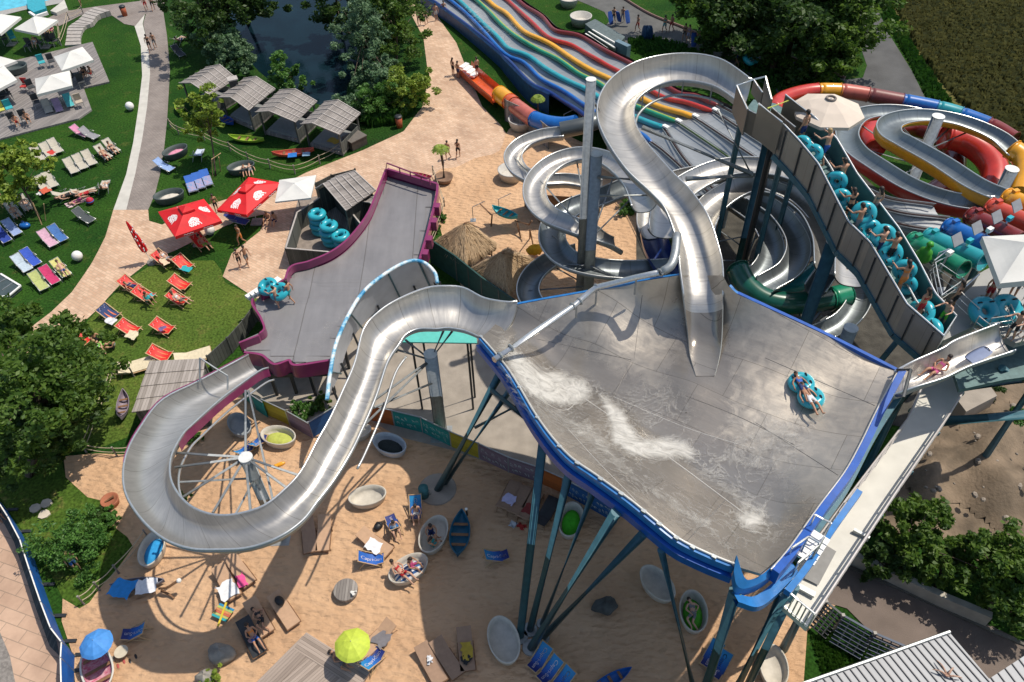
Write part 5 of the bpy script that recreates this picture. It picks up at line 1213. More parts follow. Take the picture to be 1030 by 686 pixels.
# closed red parasol, leaning
t=thing('parasol','closed red parasol with white prints leaning beside the brick path','parasol',P(153.5,265.5))
b=MB();a=P(153,264,.0);k=P(139,219,3.3);k[0]=a[0]-.55;k[1]=a[1]+.1;k[2]=3.5;d=k-a
rows=[]
for u,r in((.28,.20),(.4,.24),(.6,.20),(.8,.14),(.95,.08),(1.,.02)):
    rows.append([a+d*u+V(r*(1 if s%2 else .6)*math.cos(s*math.pi/6),r*(1 if s%2 else .6)*math.sin(s*math.pi/6),0) for s in range(12)])
b.grid(rows,closeu=True);b.build('folded_canopy',RED,t)
MB().tube([a,a+d*.35],.03,6).build('pole',WHITEP,t);MB().lathe([(0,.1),(.32,.1),(.36,0)],c=(a[0],a[1],0),n=18).build('base',STONE,t)
b=MB();rr=np.random.default_rng(2)
for j in range(14):
    u=.35+.04*j;an=-1.6+rr.random()*2.2;p=a+d*u+V(.26*math.cos(an),.26*math.sin(an),0)*(1.05-.6*max(0,u-.5));b.ell(p,(.05,.05,.09),6,4)
b.build('white_print',REDW,t)
# beige parasol above the stairs, white canopy on the tower
t=thing('parasol','beige octagonal parasol above the top of the stairs','parasol',tuple(P(835,101,12.5)))
c0=P(836,99,15.6);b=MB();rows=[]
for r,z in((.02,0),(.3,-.05),(1.0,-.28),(1.72,-.62),(1.72,-.78)):rows.append([c0+V(r*math.cos(2*math.pi*k/8+.3),r*math.sin(2*math.pi*k/8+.3),z) for k in range(8)])
b.grid(rows,closeu=True);b.build('canopy',mat('beige_canvas',(.62,.53,.44),.8,0,.05,2),t)
MB().torus(c0+V(0,0,.02),.22,.05,16,6).build('vent_ring',mat('dark_beige',(.2,.17,.15),.7),t);MB().tube([c0,V(c0[0],c0[1],12.5)],.05,8).build('pole',GFR,t)
parasol('parasol','large white square canopy over the tower platform at the right edge',[(988,238),(1047,235),(1056,280),(1006,285)],12.9,13.7,WHITE,vent=None,drop=.3,z0=10.3)
# ================================================================== lawn loungers
SG='grey framed sun loungers on the lawn'
def lg(px,py,dx,dy,label,mats=None,n=None):return LOUNGER.put(P(px,py),ang(px,py,dx,dy)-math.pi/2,label,SG,mats=mats)
def cl(nm,c):return mat('cloth_'+nm,c,.85,0,.12,6)
BE={};
def lc(nm,c):m=cl(nm,c);return {('backrest',0):m,('seat',0):m}
for a in [(41,160,8,9,'empty beige lounger, first of the trio beside the light green tree',None),(50,156,8,9,'beige lounger with red cloth, middle of the trio beside the light green tree',None),(58,152,8,9,'empty beige lounger, last of the trio beside the light green tree',None),
 (74,172,8,10,'empty beige lounger, lowest of the trio in the middle of the lawn',None),(83,168,8,10,'empty beige lounger, middle of the trio in the middle of the lawn',None),(92,164,8,10,'empty beige lounger, highest of the trio in the middle of the lawn',None),
 (45,190,8,10,'beige lounger with red and white towels, left of its pair',None),(53,186,8,10,'beige lounger, plain one of the pair with red and white towels',None),
 (106,158,8,6,'lounger holding the sunbather nearest the pale path strip edge',None),(114,152,8,6,'lounger holding the second sunbather close to the pale path strip',None),
 (83,137,9,3,'lounger under a pink towel beside a grey cover',lc('pink',(.55,.22,.35))),(92,139,9,3,'lounger under grey striped cover below the deck',lc('grey',(.25,.25,.26))),
 (68,199,9,-3,'lounger with a person lying flat beside the white towel',None),(87,197,9,-3,'lounger with a person lying beside the red and blue ball',None),
 (106,191,3,-8,'single lounger with a person, nearest the pale strip and turned away',None),(87,222,8,4,'single lounger hung with a dark grey towel',lc('dark',(.06,.07,.075))),
 (16,216,8,9,'lounger with a person in the shade of the light green tree',None),(27,209,8,9,'lounger with a person near the staked tree trunk',None),
 (5,241,9,9,'dark blue lounger at the left edge of the lawn',lc('royal',(.02,.05,.28))),(15,234,9,8,'lounger with blue and white pattern beside the dark blue one',lc('bluewhite',(.25,.33,.55))),
 (51,245,9,8,'lounger with pink and white towel beside the blue one',lc('rose',(.55,.33,.42))),(61,240,9,8,'plain blue lounger beside the pink towel',lc('denim',(.05,.14,.36))),
 (25,270,9,8,'pale blue lounger beside a blue one, near the dark glass frame',lc('sky',(.42,.50,.56))),(34,264,9,8,'royal blue lounger behind the pale blue one',lc('royal2',(.03,.08,.42))),
 (42,288,8,9,'lounger with lime and grey towel, lowest of the row by the path',lc('lime',(.40,.44,.16))),(53,282,8,8,'lounger with crimson towel by the path',lc('crimson',(.48,.03,.12))),(64,275,8,8,'lounger with yellow towel and a person, nearest the white globe lamp',lc('yellow',(.55,.52,.18))),
 (49.5,112,4,9,'beige lounger on the lower deck, left of three',None),(60,111,4,9,'lounger with pink and purple towel on the lower deck',lc('purple',(.40,.28,.42))),(71,106,4,9,'turquoise lounger with white towel on the lower deck',lc('turq',(.08,.42,.45))),
 (181,43,7,-5,'lounger with a person beside the pond willows',None),(181,56,7,5,'empty dark lounger below the one by the willows',lc('black',(.05,.05,.055))),
 (240,225,10,2,'dark blue lounger in the shade under the red parasol',lc('navy2',(.015,.03,.18))),(167,171,8,3,'pale blue lounger below the tub with pink cushion',lc('pale2',(.25,.36,.60))),
 (200.5,159,4,-8,'small white and blue lounger between the tubs',lc('whiteblue',(.5,.56,.68)))]:lg(*a[:5],mats=a[5])
for k,(x,y,l) in enumerate(((193.5,189,'blue printed lounger, left of the set of three'),(201,186,'blue printed lounger, middle of the set of three'),(208.5,183,'blue printed lounger, right of the set of three'))):
    o=SUNBED.put(P(x,y),ang(x,y,3,8)-math.pi/2,l,'blue printed loungers',mats={('bed_base',0):mat('printed_blue',(.12,.27,.50),.7,0,.3,5,col2=(.45,.30,.38)),('backrest',0):BSL,('frame',0):GFR,('leg',0):GFR})
# towels, balls
def towel(px,py,dx,dy,w,l,m,label,z=0.,cat='towel'):
    a=ang(px,py,dx,dy);c=P(px,py,z);rr=np.random.default_rng(int(px*7+py));b=MB();R=rotz(a);rows=[]
    for i in range(7):
        rows.append([c+R@V((i/6-.5)*l+.05*rr.standard_normal(),(j/4-.5)*w+.04*rr.standard_normal(),.03+.05*rr.random()) for j in range(5)])
    b.grid(rows);o=b.build('towel',m,None,smooth=True);return tag(o,label,cat)
towel(78,203,9,-4,.8,1.7,cl('whitepink',(.60,.45,.46)),'white and pink towel on the lawn beside two sunbathers')
towel(52,153.5,9,6,.5,.7,cl('redcloth',(.5,.04,.03)),'red cloth over the back of a beige lounger',.72)
towel(46,192,8,6,.6,.8,cl('orangered',(.55,.10,.05)),'red towel hung over a beige lounger',.45);towel(41,195,8,4,.45,.5,cl('white1',(.6,.6,.6)),'small white towel bundle beside the red towel')
def ball(px,py,r,m,label,nm='ball',cat='ball',m2=None):
    t=thing(nm,label,cat,P(px,py));c=P(px,py);MB().ell((c[0],c[1],r),r,14,10).build('shell',m,t,smooth=True)
    if m2:MB().torus((c[0],c[1],r),r*.86,r*.2,16,6).build('band',m2,t)
ball(92,205,.28,colr('ball_red',(.45,.02,.05)),'red and blue ball on the lawn by the sunbathers',m2=BLUF)
b=thing('bag','bright blue bag on the lawn beside the staked tree','bag',P(26,229));c=P(26,229);MB().ell((c[0],c[1],.2),(.42,.28,.24),12,8).build('bag_body',BLUF,b,smooth=True);MB().tube(crom([(c[0]-.2,c[1],.38),(c[0],c[1],.6),(c[0]+.2,c[1],.38)],8),.025,5).build('strap',NAVY,b)
for x,y,l in((132,111,'white globe lamp on the lawn beside the curving path'),(80,262,'white globe lamp on the lawn beside the brick path'),(212.5,236,'white globe lamp beside the open red parasol')):
    t=thing('globe_lamp',l,'lamp',P(x,y),'white globe lamps');c=P(x,y);MB().ell((c[0],c[1],.42),.36,18,12).build('globe',mat('lamp_white',(.75,.74,.7),.4,0,0),t,smooth=True);MB().lathe([(0,.1),(.16,.1),(.2,0)],c=(c[0],c[1],0),n=14).build('foot',DARKM,t)
# red and blue deck chairs
RG='red deck chairs on the lawn'
def rd(px,py,dx,dy,l,m=None):
    return DECKR.put(P(px,py),ang(px,py,dx,dy)-math.pi/2,l,RG,scale=(1.35,1.05,1.),mats={('sling',0):m} if m else None)
TWL={}
for a in [(166,265,8,3,'red deck chair with pale towel at the foot of the closed parasol'),(187,270,8,4,'red deck chair with turquoise towel'),(204,248,7,5,'red deck chair in the shadow of the open parasol'),(184,290,8,2,'empty red deck chair right behind an occupied one'),(182,305,8,2,'red deck chair with a person sprawled across it'),(133,291,8,3,'red deck chair with a person lying on blue towel nearest the brick path'),(148,301,8,2,'red deck chair with turquoise cloth and a seated person'),(133,335,8,2,'red deck chair covered with cream towel'),(167,334,8,2,'red deck chair with a small purple cloth'),(164.5,361,8,1,'red deck chair just behind the plank roof hut'),(84,346,7,3,'red deck chair half hidden by the big tree')]:rd(*a)
DECKR.put(P(113,320),ang(113,320,8,3)-math.pi/2,'deck chair with navy and white towel beside the brick path',RG,scale=(1.35,1.05,1.),mats={('sling',0):cl('navywhite',(.03,.05,.14))})
towel(188,271,8,3,.5,.8,cl('teal1',(.02,.33,.36)),'turquoise towel on a red deck chair',.45);towel(149,299,8,-4,.35,.7,cl('teal2',(.03,.38,.42)),'turquoise cloth over a red deck chair',.6)
towel(133,337,8,2,.65,.7,cl('cream1',(.62,.55,.38)),'cream towel on a red deck chair',.40);towel(163,331,6,2,.35,.4,cl('purple1',(.16,.10,.24)),'small purple cloth on a red deck chair',.55);towel(165,263,5,5,.4,.9,cl('peach',(.65,.50,.34)),'pale towel on the red deck chair by the closed parasol',.6)
towel(112,323,8,3,.5,.7,cl('white3',(.62,.62,.62)),'white towel half of the navy deck chair',.42);towel(98,347,5,3,.5,.7,cl('green1',(.20,.55,.08)),'bright green bag towel beside the hidden red deck chair',.3)
for x,y,l in((140,371,'cream covered sunbed beside the plank roof hut'),(196,362,'cream and blue sunbed mostly behind the plank roof hut')):SUNBED.put(P(x,y),ang(x,y,10,-3)-math.pi/2,l,'cream sunbeds beside the plank roof hut',scale=(1.5,1.1,1),mats={('bed_base',0):cl('cream2',(.60,.52,.36)),('backrest',0):cl('cream2',(.60,.52,.36)),('frame',0):WOODL,('leg',0):WOODL})
BG='blue deck chairs on the sand'
for a in [(137,640,-10,1,'blue deck chair with white lettering beside the blue umbrella'),(376,566,9,-1,'bright blue deck chair beside the white towel sunbed',),(396,530,-3,-7,'blue deck chair with a seated person and dark bag'),(419,517,0,8,'dark blue deck chair with a person in the big shadow'),(501,563,8,-2,'single blue deck chair beside the long blue boat'),(377,666,5,-7,'blue deck chair below the lime umbrella'),(542,667,-5,6,'blue deck chair, highest of the row by the bottom edge'),(552,679,-6,6,'blue deck chair, second of the row by the bottom edge'),(564,690,-6,6,'blue deck chair cut by the bottom edge'),(722,674,-4,7,'blue deck chair between the corner legs of the bowl'),(714,664,-4,7,'dark blue deck chair tucked behind a corner leg'),(249,456,6,-7,'blue and white deck chair behind the spoked column'),(262,448,5,-8,'blue deck chair next to the tub with lime cushion')]:
    DECKB.put(P(a[0],a[1]),ang(a[0],a[1],a[2],a[3])-math.pi/2,a[4],BG,mats={('sling',0):BSL} if a[0]==376 else None)
# ================================================================== sand furniture
SB='tan sunbeds on the sand'
GB=mat('shaded_tan_canvas',(.30,.19,.125),.8,0,.1,5)  # tan canvas darkened, shade put into the colour of beds in shadow
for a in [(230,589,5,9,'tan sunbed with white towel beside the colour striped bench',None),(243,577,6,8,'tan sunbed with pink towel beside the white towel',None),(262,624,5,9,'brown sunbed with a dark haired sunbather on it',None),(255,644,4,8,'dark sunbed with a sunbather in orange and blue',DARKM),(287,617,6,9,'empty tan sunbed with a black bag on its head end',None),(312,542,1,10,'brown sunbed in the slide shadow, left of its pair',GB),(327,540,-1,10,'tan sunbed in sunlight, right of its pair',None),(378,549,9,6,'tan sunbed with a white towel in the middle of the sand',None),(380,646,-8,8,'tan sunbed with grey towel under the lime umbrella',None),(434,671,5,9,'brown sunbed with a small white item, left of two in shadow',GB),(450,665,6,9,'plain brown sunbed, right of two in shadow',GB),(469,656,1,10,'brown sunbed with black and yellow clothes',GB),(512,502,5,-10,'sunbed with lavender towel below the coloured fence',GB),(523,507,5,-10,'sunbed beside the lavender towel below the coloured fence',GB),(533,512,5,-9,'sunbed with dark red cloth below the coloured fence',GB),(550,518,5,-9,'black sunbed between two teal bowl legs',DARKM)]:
    SUNBED.put(P(a[0],a[1]),ang(a[0],a[1],a[2],a[3])-math.pi/2,a[4],SB,mats={('bed_base',0):a[5],('backrest',0):a[5]} if a[5] else None)
for a in [(229,594,5,8,.8,.9,'white4',(.70,.70,.70),'white towel on a tan sunbed',.36),(243,584,3,8,.4,.8,'pink2',(.70,.08,.25),'hot pink towel on a tan sunbed',.38),(376,549,9,4,.62,.8,'white5',(.72,.72,.74),'white towel on the middle sunbed of the sand',.36),(384,643,-8,8,.62,.7,'grey2',(.16,.15,.16),'grey towel on the sunbed under the lime umbrella',.36),(511,505,5,-9,.62,.9,'lav',(.50,.47,.66),'lavender towel on a sunbed in shadow',.36),(470,655,2,9,.45,.8,'yelblack',(.40,.28,.03),'yellow and black clothes on a brown sunbed',.38),(469,664,3,3,.4,.4,'black2',(.015,.015,.018),'black clothes on a brown sunbed',.38),(432,664,2,6,.2,.35,'white6',(.6,.6,.62),'small white item on a brown sunbed',.36),(530,514,5,-6,.5,.9,'darkred',(.22,.03,.025),'dark red cloth on a sunbed in shadow',.38),(516,528,5,3,.35,.45,'white7',(.6,.62,.64),'white bag beside the sunbeds in shadow',.05),(524,530,5,3,.3,.4,'red3',(.42,.03,.02),'red bag beside the sunbeds in shadow',.05)]:
    towel(a[0],a[1],a[2],a[3],a[4],a[5],cl(a[6],a[7]),a[8],a[9])
TG='oval tub loungers'
CR=mat('cream_tub',(.50,.46,.39),.6)
DG=mat('dark_green_tub',(.055,.075,.075),.6,0,.15,3);PT=mat('pale_tub_floor',(.60,.55,.46),.8,0,.1)
for a in [(371,504,10,-2,1.,'empty cream oval tub in sunlight beside the slide shadow',None),(437,543,4,-9,1.1,'cream oval tub with two seated people',None),(507,649,3,10,1.15,'large empty pale tub near the bottom edge',None),(660,592,6,7,1.05,'empty pale tub under the bowl edge beside a thin leg',None),(776,675,1,10,1.0,'empty cream tub at the foot of the gangway',None),(243,432,6,8,.95,'grey oval tub in the slide shadow beside the planted fence corner',mat('grey_tub',(.25,.27,.28),.6,0,.1)),(361,439,9,-3,.8,'pale tub half hidden under the silver slide',None)]:
    TUB.put(P(a[0],a[1]),ang(a[0],a[1],a[2],a[3]),a[5],TG,scale=a[4],mats={('tub_shell',0):a[6]} if a[6] else None)
def cm(nm,c):return mat('cushion_'+nm,c,.85,0,.15,5)
for a in [(282,444,9,2,1.05,'cream tub with lime green cushion in the sun',None,cm('lime',(.42,.46,.09))),(393,452,9,4,1.05,'pale tub with black cushion beside the orange fence panel',mat('pale_blue_tub',(.40,.44,.47),.6,0,.08),cm('black',(.012,.02,.02))),(156,557,3,-9,1.0,'cream tub with bright blue cushion under the loop',None,cm('blue',(.02,.26,.55))),(412,577,8,-5,1.05,'cream tub with blue and white striped mat and two people',None,None),(574,528,2,-9,1.05,'pale tub with bright green cushion between the bowl legs',None,cm('green',(.05,.42,.01))),(696,620,1,10,1.05,'cream tub with green cushion and a curled up person',None,cm('green2',(.07,.38,.02))),(178,157,9,-4,1.1,'dark green tub with pink, white and blue cushions',DG,cm('pinkw',(.62,.25,.35))),(172,202,9,-2,1.15,'dark green tub with white mattress above the open red parasol',DG,PT),(244,173,9,-2,1.1,'dark green tub with a couple lying in it',DG,PT)]:
    TUBC.put(P(a[0],a[1]),ang(a[0],a[1],a[2],a[3]),a[5],TG,scale=a[4],mats={k:v for k,v in ((('tub_shell',0),a[6]),(('cushion',0),a[7] if a[7] else planks('blue_white_stripes',(.62,.62,.62),(.62,.62,.62),.16,1,.0))) if v})
MATS_S=None
def stripes(name,c1,c2,w,axis=1):
    m,b,n,L=nodes(name);tc=n('ShaderNodeTexCoord');sx=n('ShaderNodeSeparateXYZ');L(tc.outputs['Object'],sx.inputs[0]);dv=n('ShaderNodeMath',operation='DIVIDE');dv.inputs[1].default_value=w;L(sx.outputs[axis],dv.inputs[0]);fr=n('ShaderNodeMath',operation='FRACT');L(dv.outputs[0],fr.inputs[0]);gt=n('ShaderNodeMath',operation='GREATER_THAN');gt.inputs[1].default_value=.5;L(fr.outputs[0],gt.inputs[0]);mx=n('ShaderNodeMixRGB');mx.inputs[1].default_value=tuple(c1)+(1,);mx.inputs[2].default_value=tuple(c2)+(1,);L(gt.outputs[0],mx.inputs[0]);L(mx.outputs[0],b.inputs['Base Color']);b.inputs['Roughness'].default_value=.85;return m
STR=stripes('striped_mattress',(.62,.63,.64),(.03,.10,.28),.2,1)
for o in bpy.data.objects:
    if o.get('label')=='cream tub with blue and white striped mat and two people':
        for c in o.children:
            if c.name.startswith('cushion'):setmat(c,0,STR)
BT='decorative rowing boats'
def boat(px,py,dx,dy,l,m,s=1.,z=0.,inner=None):
    return BOAT.put(P(px,py,z),ang(px,py,dx,dy,z)-math.pi/2,l,BT,scale=s,mats={('hull',0):m,('gunwale',0):m,('inner_hull',0):inner or m})
LIME=mat('lime_boat',(.30,.45,.04),.5,0,.1,3)
boat(463,541,1,-10,'long blue boat lying in the big shadow on the sand',mat('petrol_boat',(.008,.10,.17),.5,0,.2,3),(1.15,.72,1))
boat(249,143,10,1,'lime green boat on the grass in front of the cabanas',LIME,.9);boat(296,157,10,-1,'red boat with blue and white panels in front of the cabanas',mat('coral_boat',(.55,.10,.06),.5,0,.1,3),.95,inner=mat('coral_inner',(.5,.09,.06),.5))
boat(229,124,10,6,'dark blue boat under the small tree',mat('royal_boat',(.01,.05,.28),.5,0,.1,3),(.9,.62,.9));boat(182,112,3,10,'lime green boat half hidden by the small tree',LIME,(.9,.6,1))
boat(508,218,10,4,'turquoise boat raised on a stand above the sand',mat('aqua_boat',(.02,.36,.40),.45,0,.15,3),(.95,.62,.9),.9)
boat(141,590,10,-1,'grey boat spread with blue cloth and white towels beside the bush',mat('grey_boat',(.20,.20,.24),.6,0,.15,3),.72)
boat(101,676,-3,-10,'white boat with red flowered mattress below the blue umbrella',mat('white_boat',(.60,.58,.52),.5,0,.08,3),(1.5,.78,1),inner=mat('flower_mattress',(.45,.05,.12),.8,0,.3,9,col2=(.60,.40,.42)))
boat(614,686,9,-5,'blue boat at the bottom edge under the bowl',mat('mid_blue_boat',(.01,.10,.35),.5,0,.2,3),.6);boat(126,412,1,-10,'grey lilac boat standing against the plank roof hut',mat('lilac_boat',(.25,.20,.24),.6,0,.15,3),(.8,.62,1))
boat(425,178,9,2,'small crimson boat half hidden behind the landing ramp',mat('crimson_boat',(.45,.02,.09),.5,0,.1),.45)
towel(123,592,9,2,.9,1.1,cl('blue4',(.02,.22,.55)),'bright blue cloth over the bow of the grey boat',.45);towel(148,590,9,-1,.75,.9,cl('white8',(.66,.66,.68)),'white towel draped over the grey boat',.45)
for k,(x,y) in enumerate(((282,155),(304,154))):pass
b=MB();c=P(294,156,.46);R=rotz(ang(294,156,10,-1));b.box(c,(.7,.62,.04),R=R);b.build('panel','x' and mat('blue_panel',(.02,.16,.5),.5,0,.2),bpy.data.objects[[o.name for o in bpy.data.objects if o.get('label','').startswith('red boat with')][0]]) if 0 else tag(b.build('cloth_panel',mat('blue_panel',(.02,.16,.5),.5,0,.2)),'blue cloth panel laid across the red boat','cloth')
tag(MB().box(P(308,155,.46),(.6,.55,.04),rz=.1).build('cloth_panel',mat('pale_blue_panel',(.22,.36,.5),.5,0,.2)),'pale blue cloth panel laid across the red boat','cloth')
# umbrellas
UMB.put(P(112,664),0.2,'blue round umbrella over the flowered boat','beach umbrellas',scale=(.58,.58,.85),mats={('canopy',0):colr('umb_blue',(.06,.25,.62))})
UMB.put(P(361,666),.6,'lime green round umbrella beside the wooden deck','beach umbrellas',scale=(.64,.64,.88),mats={('canopy',0):colr('umb_lime',(.48,.58,.06))})
# round table, striped bench, rocks, planter
t=thing('round_table','round grey plank table with a white lamp on the sand','table',P(349,597));c=P(349,597);b=MB();b.lathe([(0,.42),(.56,.42),(.58,.38),(.5,.0),(0,.0)],c=c,n=26);b.build('table_body',WOODG,t);MB().tube([c+V(.3,-.15,.42),c+V(.45,-.35,.62)],.07,8).build('white_lamp',WHITEP,t);MB().tube([c+V(.3,-.15,.42),c+V(.55,-.15,.5)],.04,6).build('lamp_arm',WHITEP,t)
t=thing('striped_bench','low bench of coloured slats with a yellow cross bar','bench',P(226,619));a0=ang(226,619,9,4);R=rotz(a0);c=P(226,619)
for k,cc in enumerate(((.02,.22,.40),(.35,.45,.12),(.55,.22,.08),(.5,.12,.06),(.42,.40,.12),(.02,.32,.34))):MB().box(c+R@V(0,.28-.11*k,.3),(.82,.10,.03),R=R).build('slat',colr('slat%d'%k,cc),t)
MB().box(c+rotz(a0-1.1)@V(.1,0,.34),(1.15,.09,.03),rz=a0-1.25+.0).build('cross_bar',colr('bar_yellow',(.62,.46,.03)),t)
for s in(-.3,.3):MB().box(c+R@V(s,0,.14),(.05,.5,.28),R=R).build('bench_leg',WOODB,t)
def rock(px,py,sx,sy,sz,l,seed,m=STONE):
    rr=np.random.default_rng(seed);b=MB();c=P(px,py);rows=[]
    ph=rr.random(6)*6
    for j in range(9):
        t=math.pi*j/8;rows.append([c+V(sx*math.sin(t)*math.cos(a)*(1+.12*math.sin(2*a+ph[0])+.08*math.sin(5*a+ph[1]+t)),sy*math.sin(t)*math.sin(a)*(1+.12*math.sin(3*a+ph[2])),max(-.1,sz*(.6-math.cos(t)*.75)+.05*math.sin(4*a+ph[3]))) for a in np.linspace(0,2*math.pi,18,endpoint=False)])
    b.grid(rows,closeu=True);return tag(b.build('rock',m,smooth=True),l,'rock')
rock(225,661,.62,.48,.6,'large grey boulder on the sand near the wooden deck',1);rock(209,684,.4,.35,.5,'small grey boulder at the bottom beside the plant',2);rock(608,612,.58,.42,.45,'dark boulder in the shadow under the bowl',3,mat('dark_stone',(.07,.075,.07),.9,0,.3,3,.4,8));rock(430,497,.2,.2,.2,'small dark stone beside the leg footing',6)
t=thing('planter','half round terracotta planter on the sand','planter',P(113,507));c=P(113,507);MB().lathe([(0,.05),(.36,.0),(.46,.42),(.42,.44),(.38,.36),(0,.34)],c=c,n=20).build('pot',mat('terracotta',(.35,.12,.06),.8,0,.15),t,smooth=True);MB().tube([c+V(-.2,-.1,.36),c+V(.2,.15,.5)],.06,6).build('stick',WOODB,t)
t=thing('side_table','small round pale side table beside the blue umbrella','table',P(125,659));c=P(125,659);MB().lathe([(0,.4),(.3,.4),(.3,.36),(0,.36)],c=c,n=20).build('top',mat('pale_top',(.55,.48,.36),.6),t);MB().tube([c,c+V(0,0,.38)],.05,8).build('leg',WOODB,t)
for k,(x,y) in enumerate(((122,668),(134,663))):
    t=thing('sandals',('pair of red and white sandals by the flowered boat','pair of black sandals on the sand near the blue umbrella')[k],'sandals',P(x,y))
    for s in(-.1,.1):MB().ell(P(x,y)+V(s,s,.04),(.06,.14,.04),8,5,R=rotz(.6)).build('sandal',(colr('sandal_red',(.4,.08,.07)),BLACK)[k],t)
t=thing('barrel','teal barrel bin on the footing of a bowl leg','bin',P(427,499));c=P(427,499,.08);MB().lathe([(0,0),(.24,0),(.26,.75),(0,.78)],c=c,n=18).build('barrel_body',mat('teal_barrel',(.02,.12,.13),.5,0,.15),t,smooth='q')
t=thing('toy','small yellow sand toy lying in the sun','toy',P(282,468));MB().ell(P(282,468)+V(0,0,.1),(.3,.12,.1),10,6,R=rotz(.4)).build('toy_body',YELF,t);MB().ell(P(278,470)+V(0,0,.12),(.12,.12,.12),8,6).build('toy_knob',YELF,t)
for x,y,l,m in((381,531,'black bag beside the blue deck chair in the sun',BLACK),(282,606,'black bag on the head of the empty tan sunbed',BLACK),(254,648,'white and red bag beside the dark sunbed',colr('bag_wr',(.5,.3,.3)))):
    z=.35 if x==282 else 0;t=thing('bag',l,'bag',P(x,y,z));c=P(x,y,z);MB().ell(c+V(0,0,.17),(.28,.2,.18),12,8,R=rotz(x)).build('bag_body',m,t,smooth=True);MB().tube(crom([c+V(-.15,0,.3),c+V(0,.05,.48),c+V(.15,0,.3)],8),.02,5).build('strap',m,t)
t=thing('flat_stone',None,'stone');bpy.data.objects.remove(t)
for k,(x,y) in enumerate(((36,512),(47,507),(45,518))):
    c=P(x,y);b=MB();b.prism([(c[0]+.3*math.cos(a)*(1+.15*math.sin(3*a+k)),c[1]+.28*math.sin(a)) for a in np.linspace(0,6.28,8,endpoint=False)],.034,.10);tag(b.build('flat_stone',mat('pale_flag',(.50,.44,.36),.85,0,.15,3)),('flat pale stone on worn grass, left of three by the bush','flat pale stone on worn grass, furthest of three by the bush','flat pale stone on worn grass, nearest of three by the bush')[k],'stone','flat stones by the bush')
# ================================================================== cabanas and huts
ROOFP=planks('cabana_roof_slats',(.20,.175,.16),(.36,.325,.30),.11,0,.22)
def hut(label,rf,rb,ref,reb,lef,leb,hr=2.95,he=2.15,group='grey slatted cabanas by the pond',bed=True,name='cabana',wallm=None,battens=6):
    RF,RB,EF,EB,LF,LB=P(*rf,hr),P(*rb,hr),P(*ref,he),P(*reb,he),P(*lef,he),P(*leb,he)
    ctr=(EF+EB+LF+LB)/4;t=thing(name,label,'hut',(ctr[0],ctr[1],0),group)
    dirr=RB-RF;a=math.atan2(dirr[1],dirr[0])
    for nm,A,B_,C_,D_ in(('r',RF,EF,EB,RB),('l',RF,LF,LB,RB)):
        b=MB();n_=V(0,0,.05)
        b.poly([A,B_,C_,D_]);b.poly([A-n_,D_-n_,C_-n_,B_-n_])
        for x,y in((A,B_),(B_,C_),(C_,D_),(D_,A)):b.poly([x,x-n_,y-n_,y])
        m_=planks('cabana_roof_slats_%d'%int(math.degrees(a)),(.20,.18,.165),(.37,.335,.31),.10,1,.25,rot=-a) if ('cabana_roof_slats_%d'%int(math.degrees(a))) not in MATS else MATS['cabana_roof_slats_%d'%int(math.degrees(a))]
        rs_=b.build('roof_slope',m_,t)
        for k in range(battens):
            u=(k+.02)/(battens-.96);p=A+(D_-A)*u;q=B_+(C_-B_)*u;MB().beam(p+V(0,0,.03),q+V(0,0,.03),.07,.05).build('roof_batten',GREYB,rs_)
    ins=lambda q:V(ctr[0]+(q[0]-ctr[0])*.86,ctr[1]+(q[1]-ctr[1])*.86,0)
    cs=[ins(EF),ins(EB),ins(LB),ins(LF)]
    for c in cs:MB().box((c[0],c[1],he/2),(.12,.12,he),rz=a).build('corner_post',WOODD if not wallm else wallm,t)
    MB().prism([c[:2] for c in cs],.05,.28).build('floor_deck',WOODG,t)
    if bed:
        cc=sum(cs)/4;s=[cc+(c-cc)*.86 for c in cs];MB().prism([c[:2] for c in s],.285,.5).build('mattress',mat('grey_mattress',(.22,.23,.23),.85,0,.1,4),t)
    for x,y in((cs[1],cs[2]),(cs[0],cs[1])) if bed else ((cs[1],cs[2]),(cs[0],cs[1]),(cs[2],cs[3])):
        d=y-x;b=MB();n_=V(-d[1],d[0],0)/np.linalg.norm(d)*.03;b.prism([(x+n_)[:2],(y+n_)[:2],(y-n_)[:2],(x-n_)[:2]],.3,1.15 if bed else he-.05);b.build('side_wall',WOODD,t)
    return t
GREYB=mat('grey_batten',(.40,.365,.335),.8,0,.15,6)
hut('cabana farthest left, next to the small tree',(192,83.5),(221,65),(210.6,95.7),(238,79),(180,83.5),(206.5,68))
hut('second cabana, with a dark chimney box beside its roof',(232,98),(257.5,77),(250,111),(277,89.6),(219,98),(245,79))
hut('third cabana, in front of the lime pond bush',(271,112),(297,89.6),(297,123),(319,102),(256.5,113),(281,90.6))
hut('cabana farthest right, with yellow cushions, by the brick plaza',(314,124),(340,100.5),(341.5,135.5),(362.6,114),(302,125),(326,102.5))
t=thing('chimney_box','dark box vent standing between the first two cabana roofs','vent',tuple(P(235,95)));c=P(235,84,2.4);MB().box(c,(.7,.6,.8),rz=.4).build('vent_box',DARKM,t);MB().box(c+V(0,0,.45),(.85,.75,.1),rz=.4).build('vent_cap',GREYB,t);MB().tube([c,(c[0],c[1],0)],.12,8).build('vent_pipe',DARKM,t)
towel(336,142,9,3,.7,1.,cl('mustard',(.42,.28,.04)),'mustard cushion heap inside the right cabana',.5,'cushion')
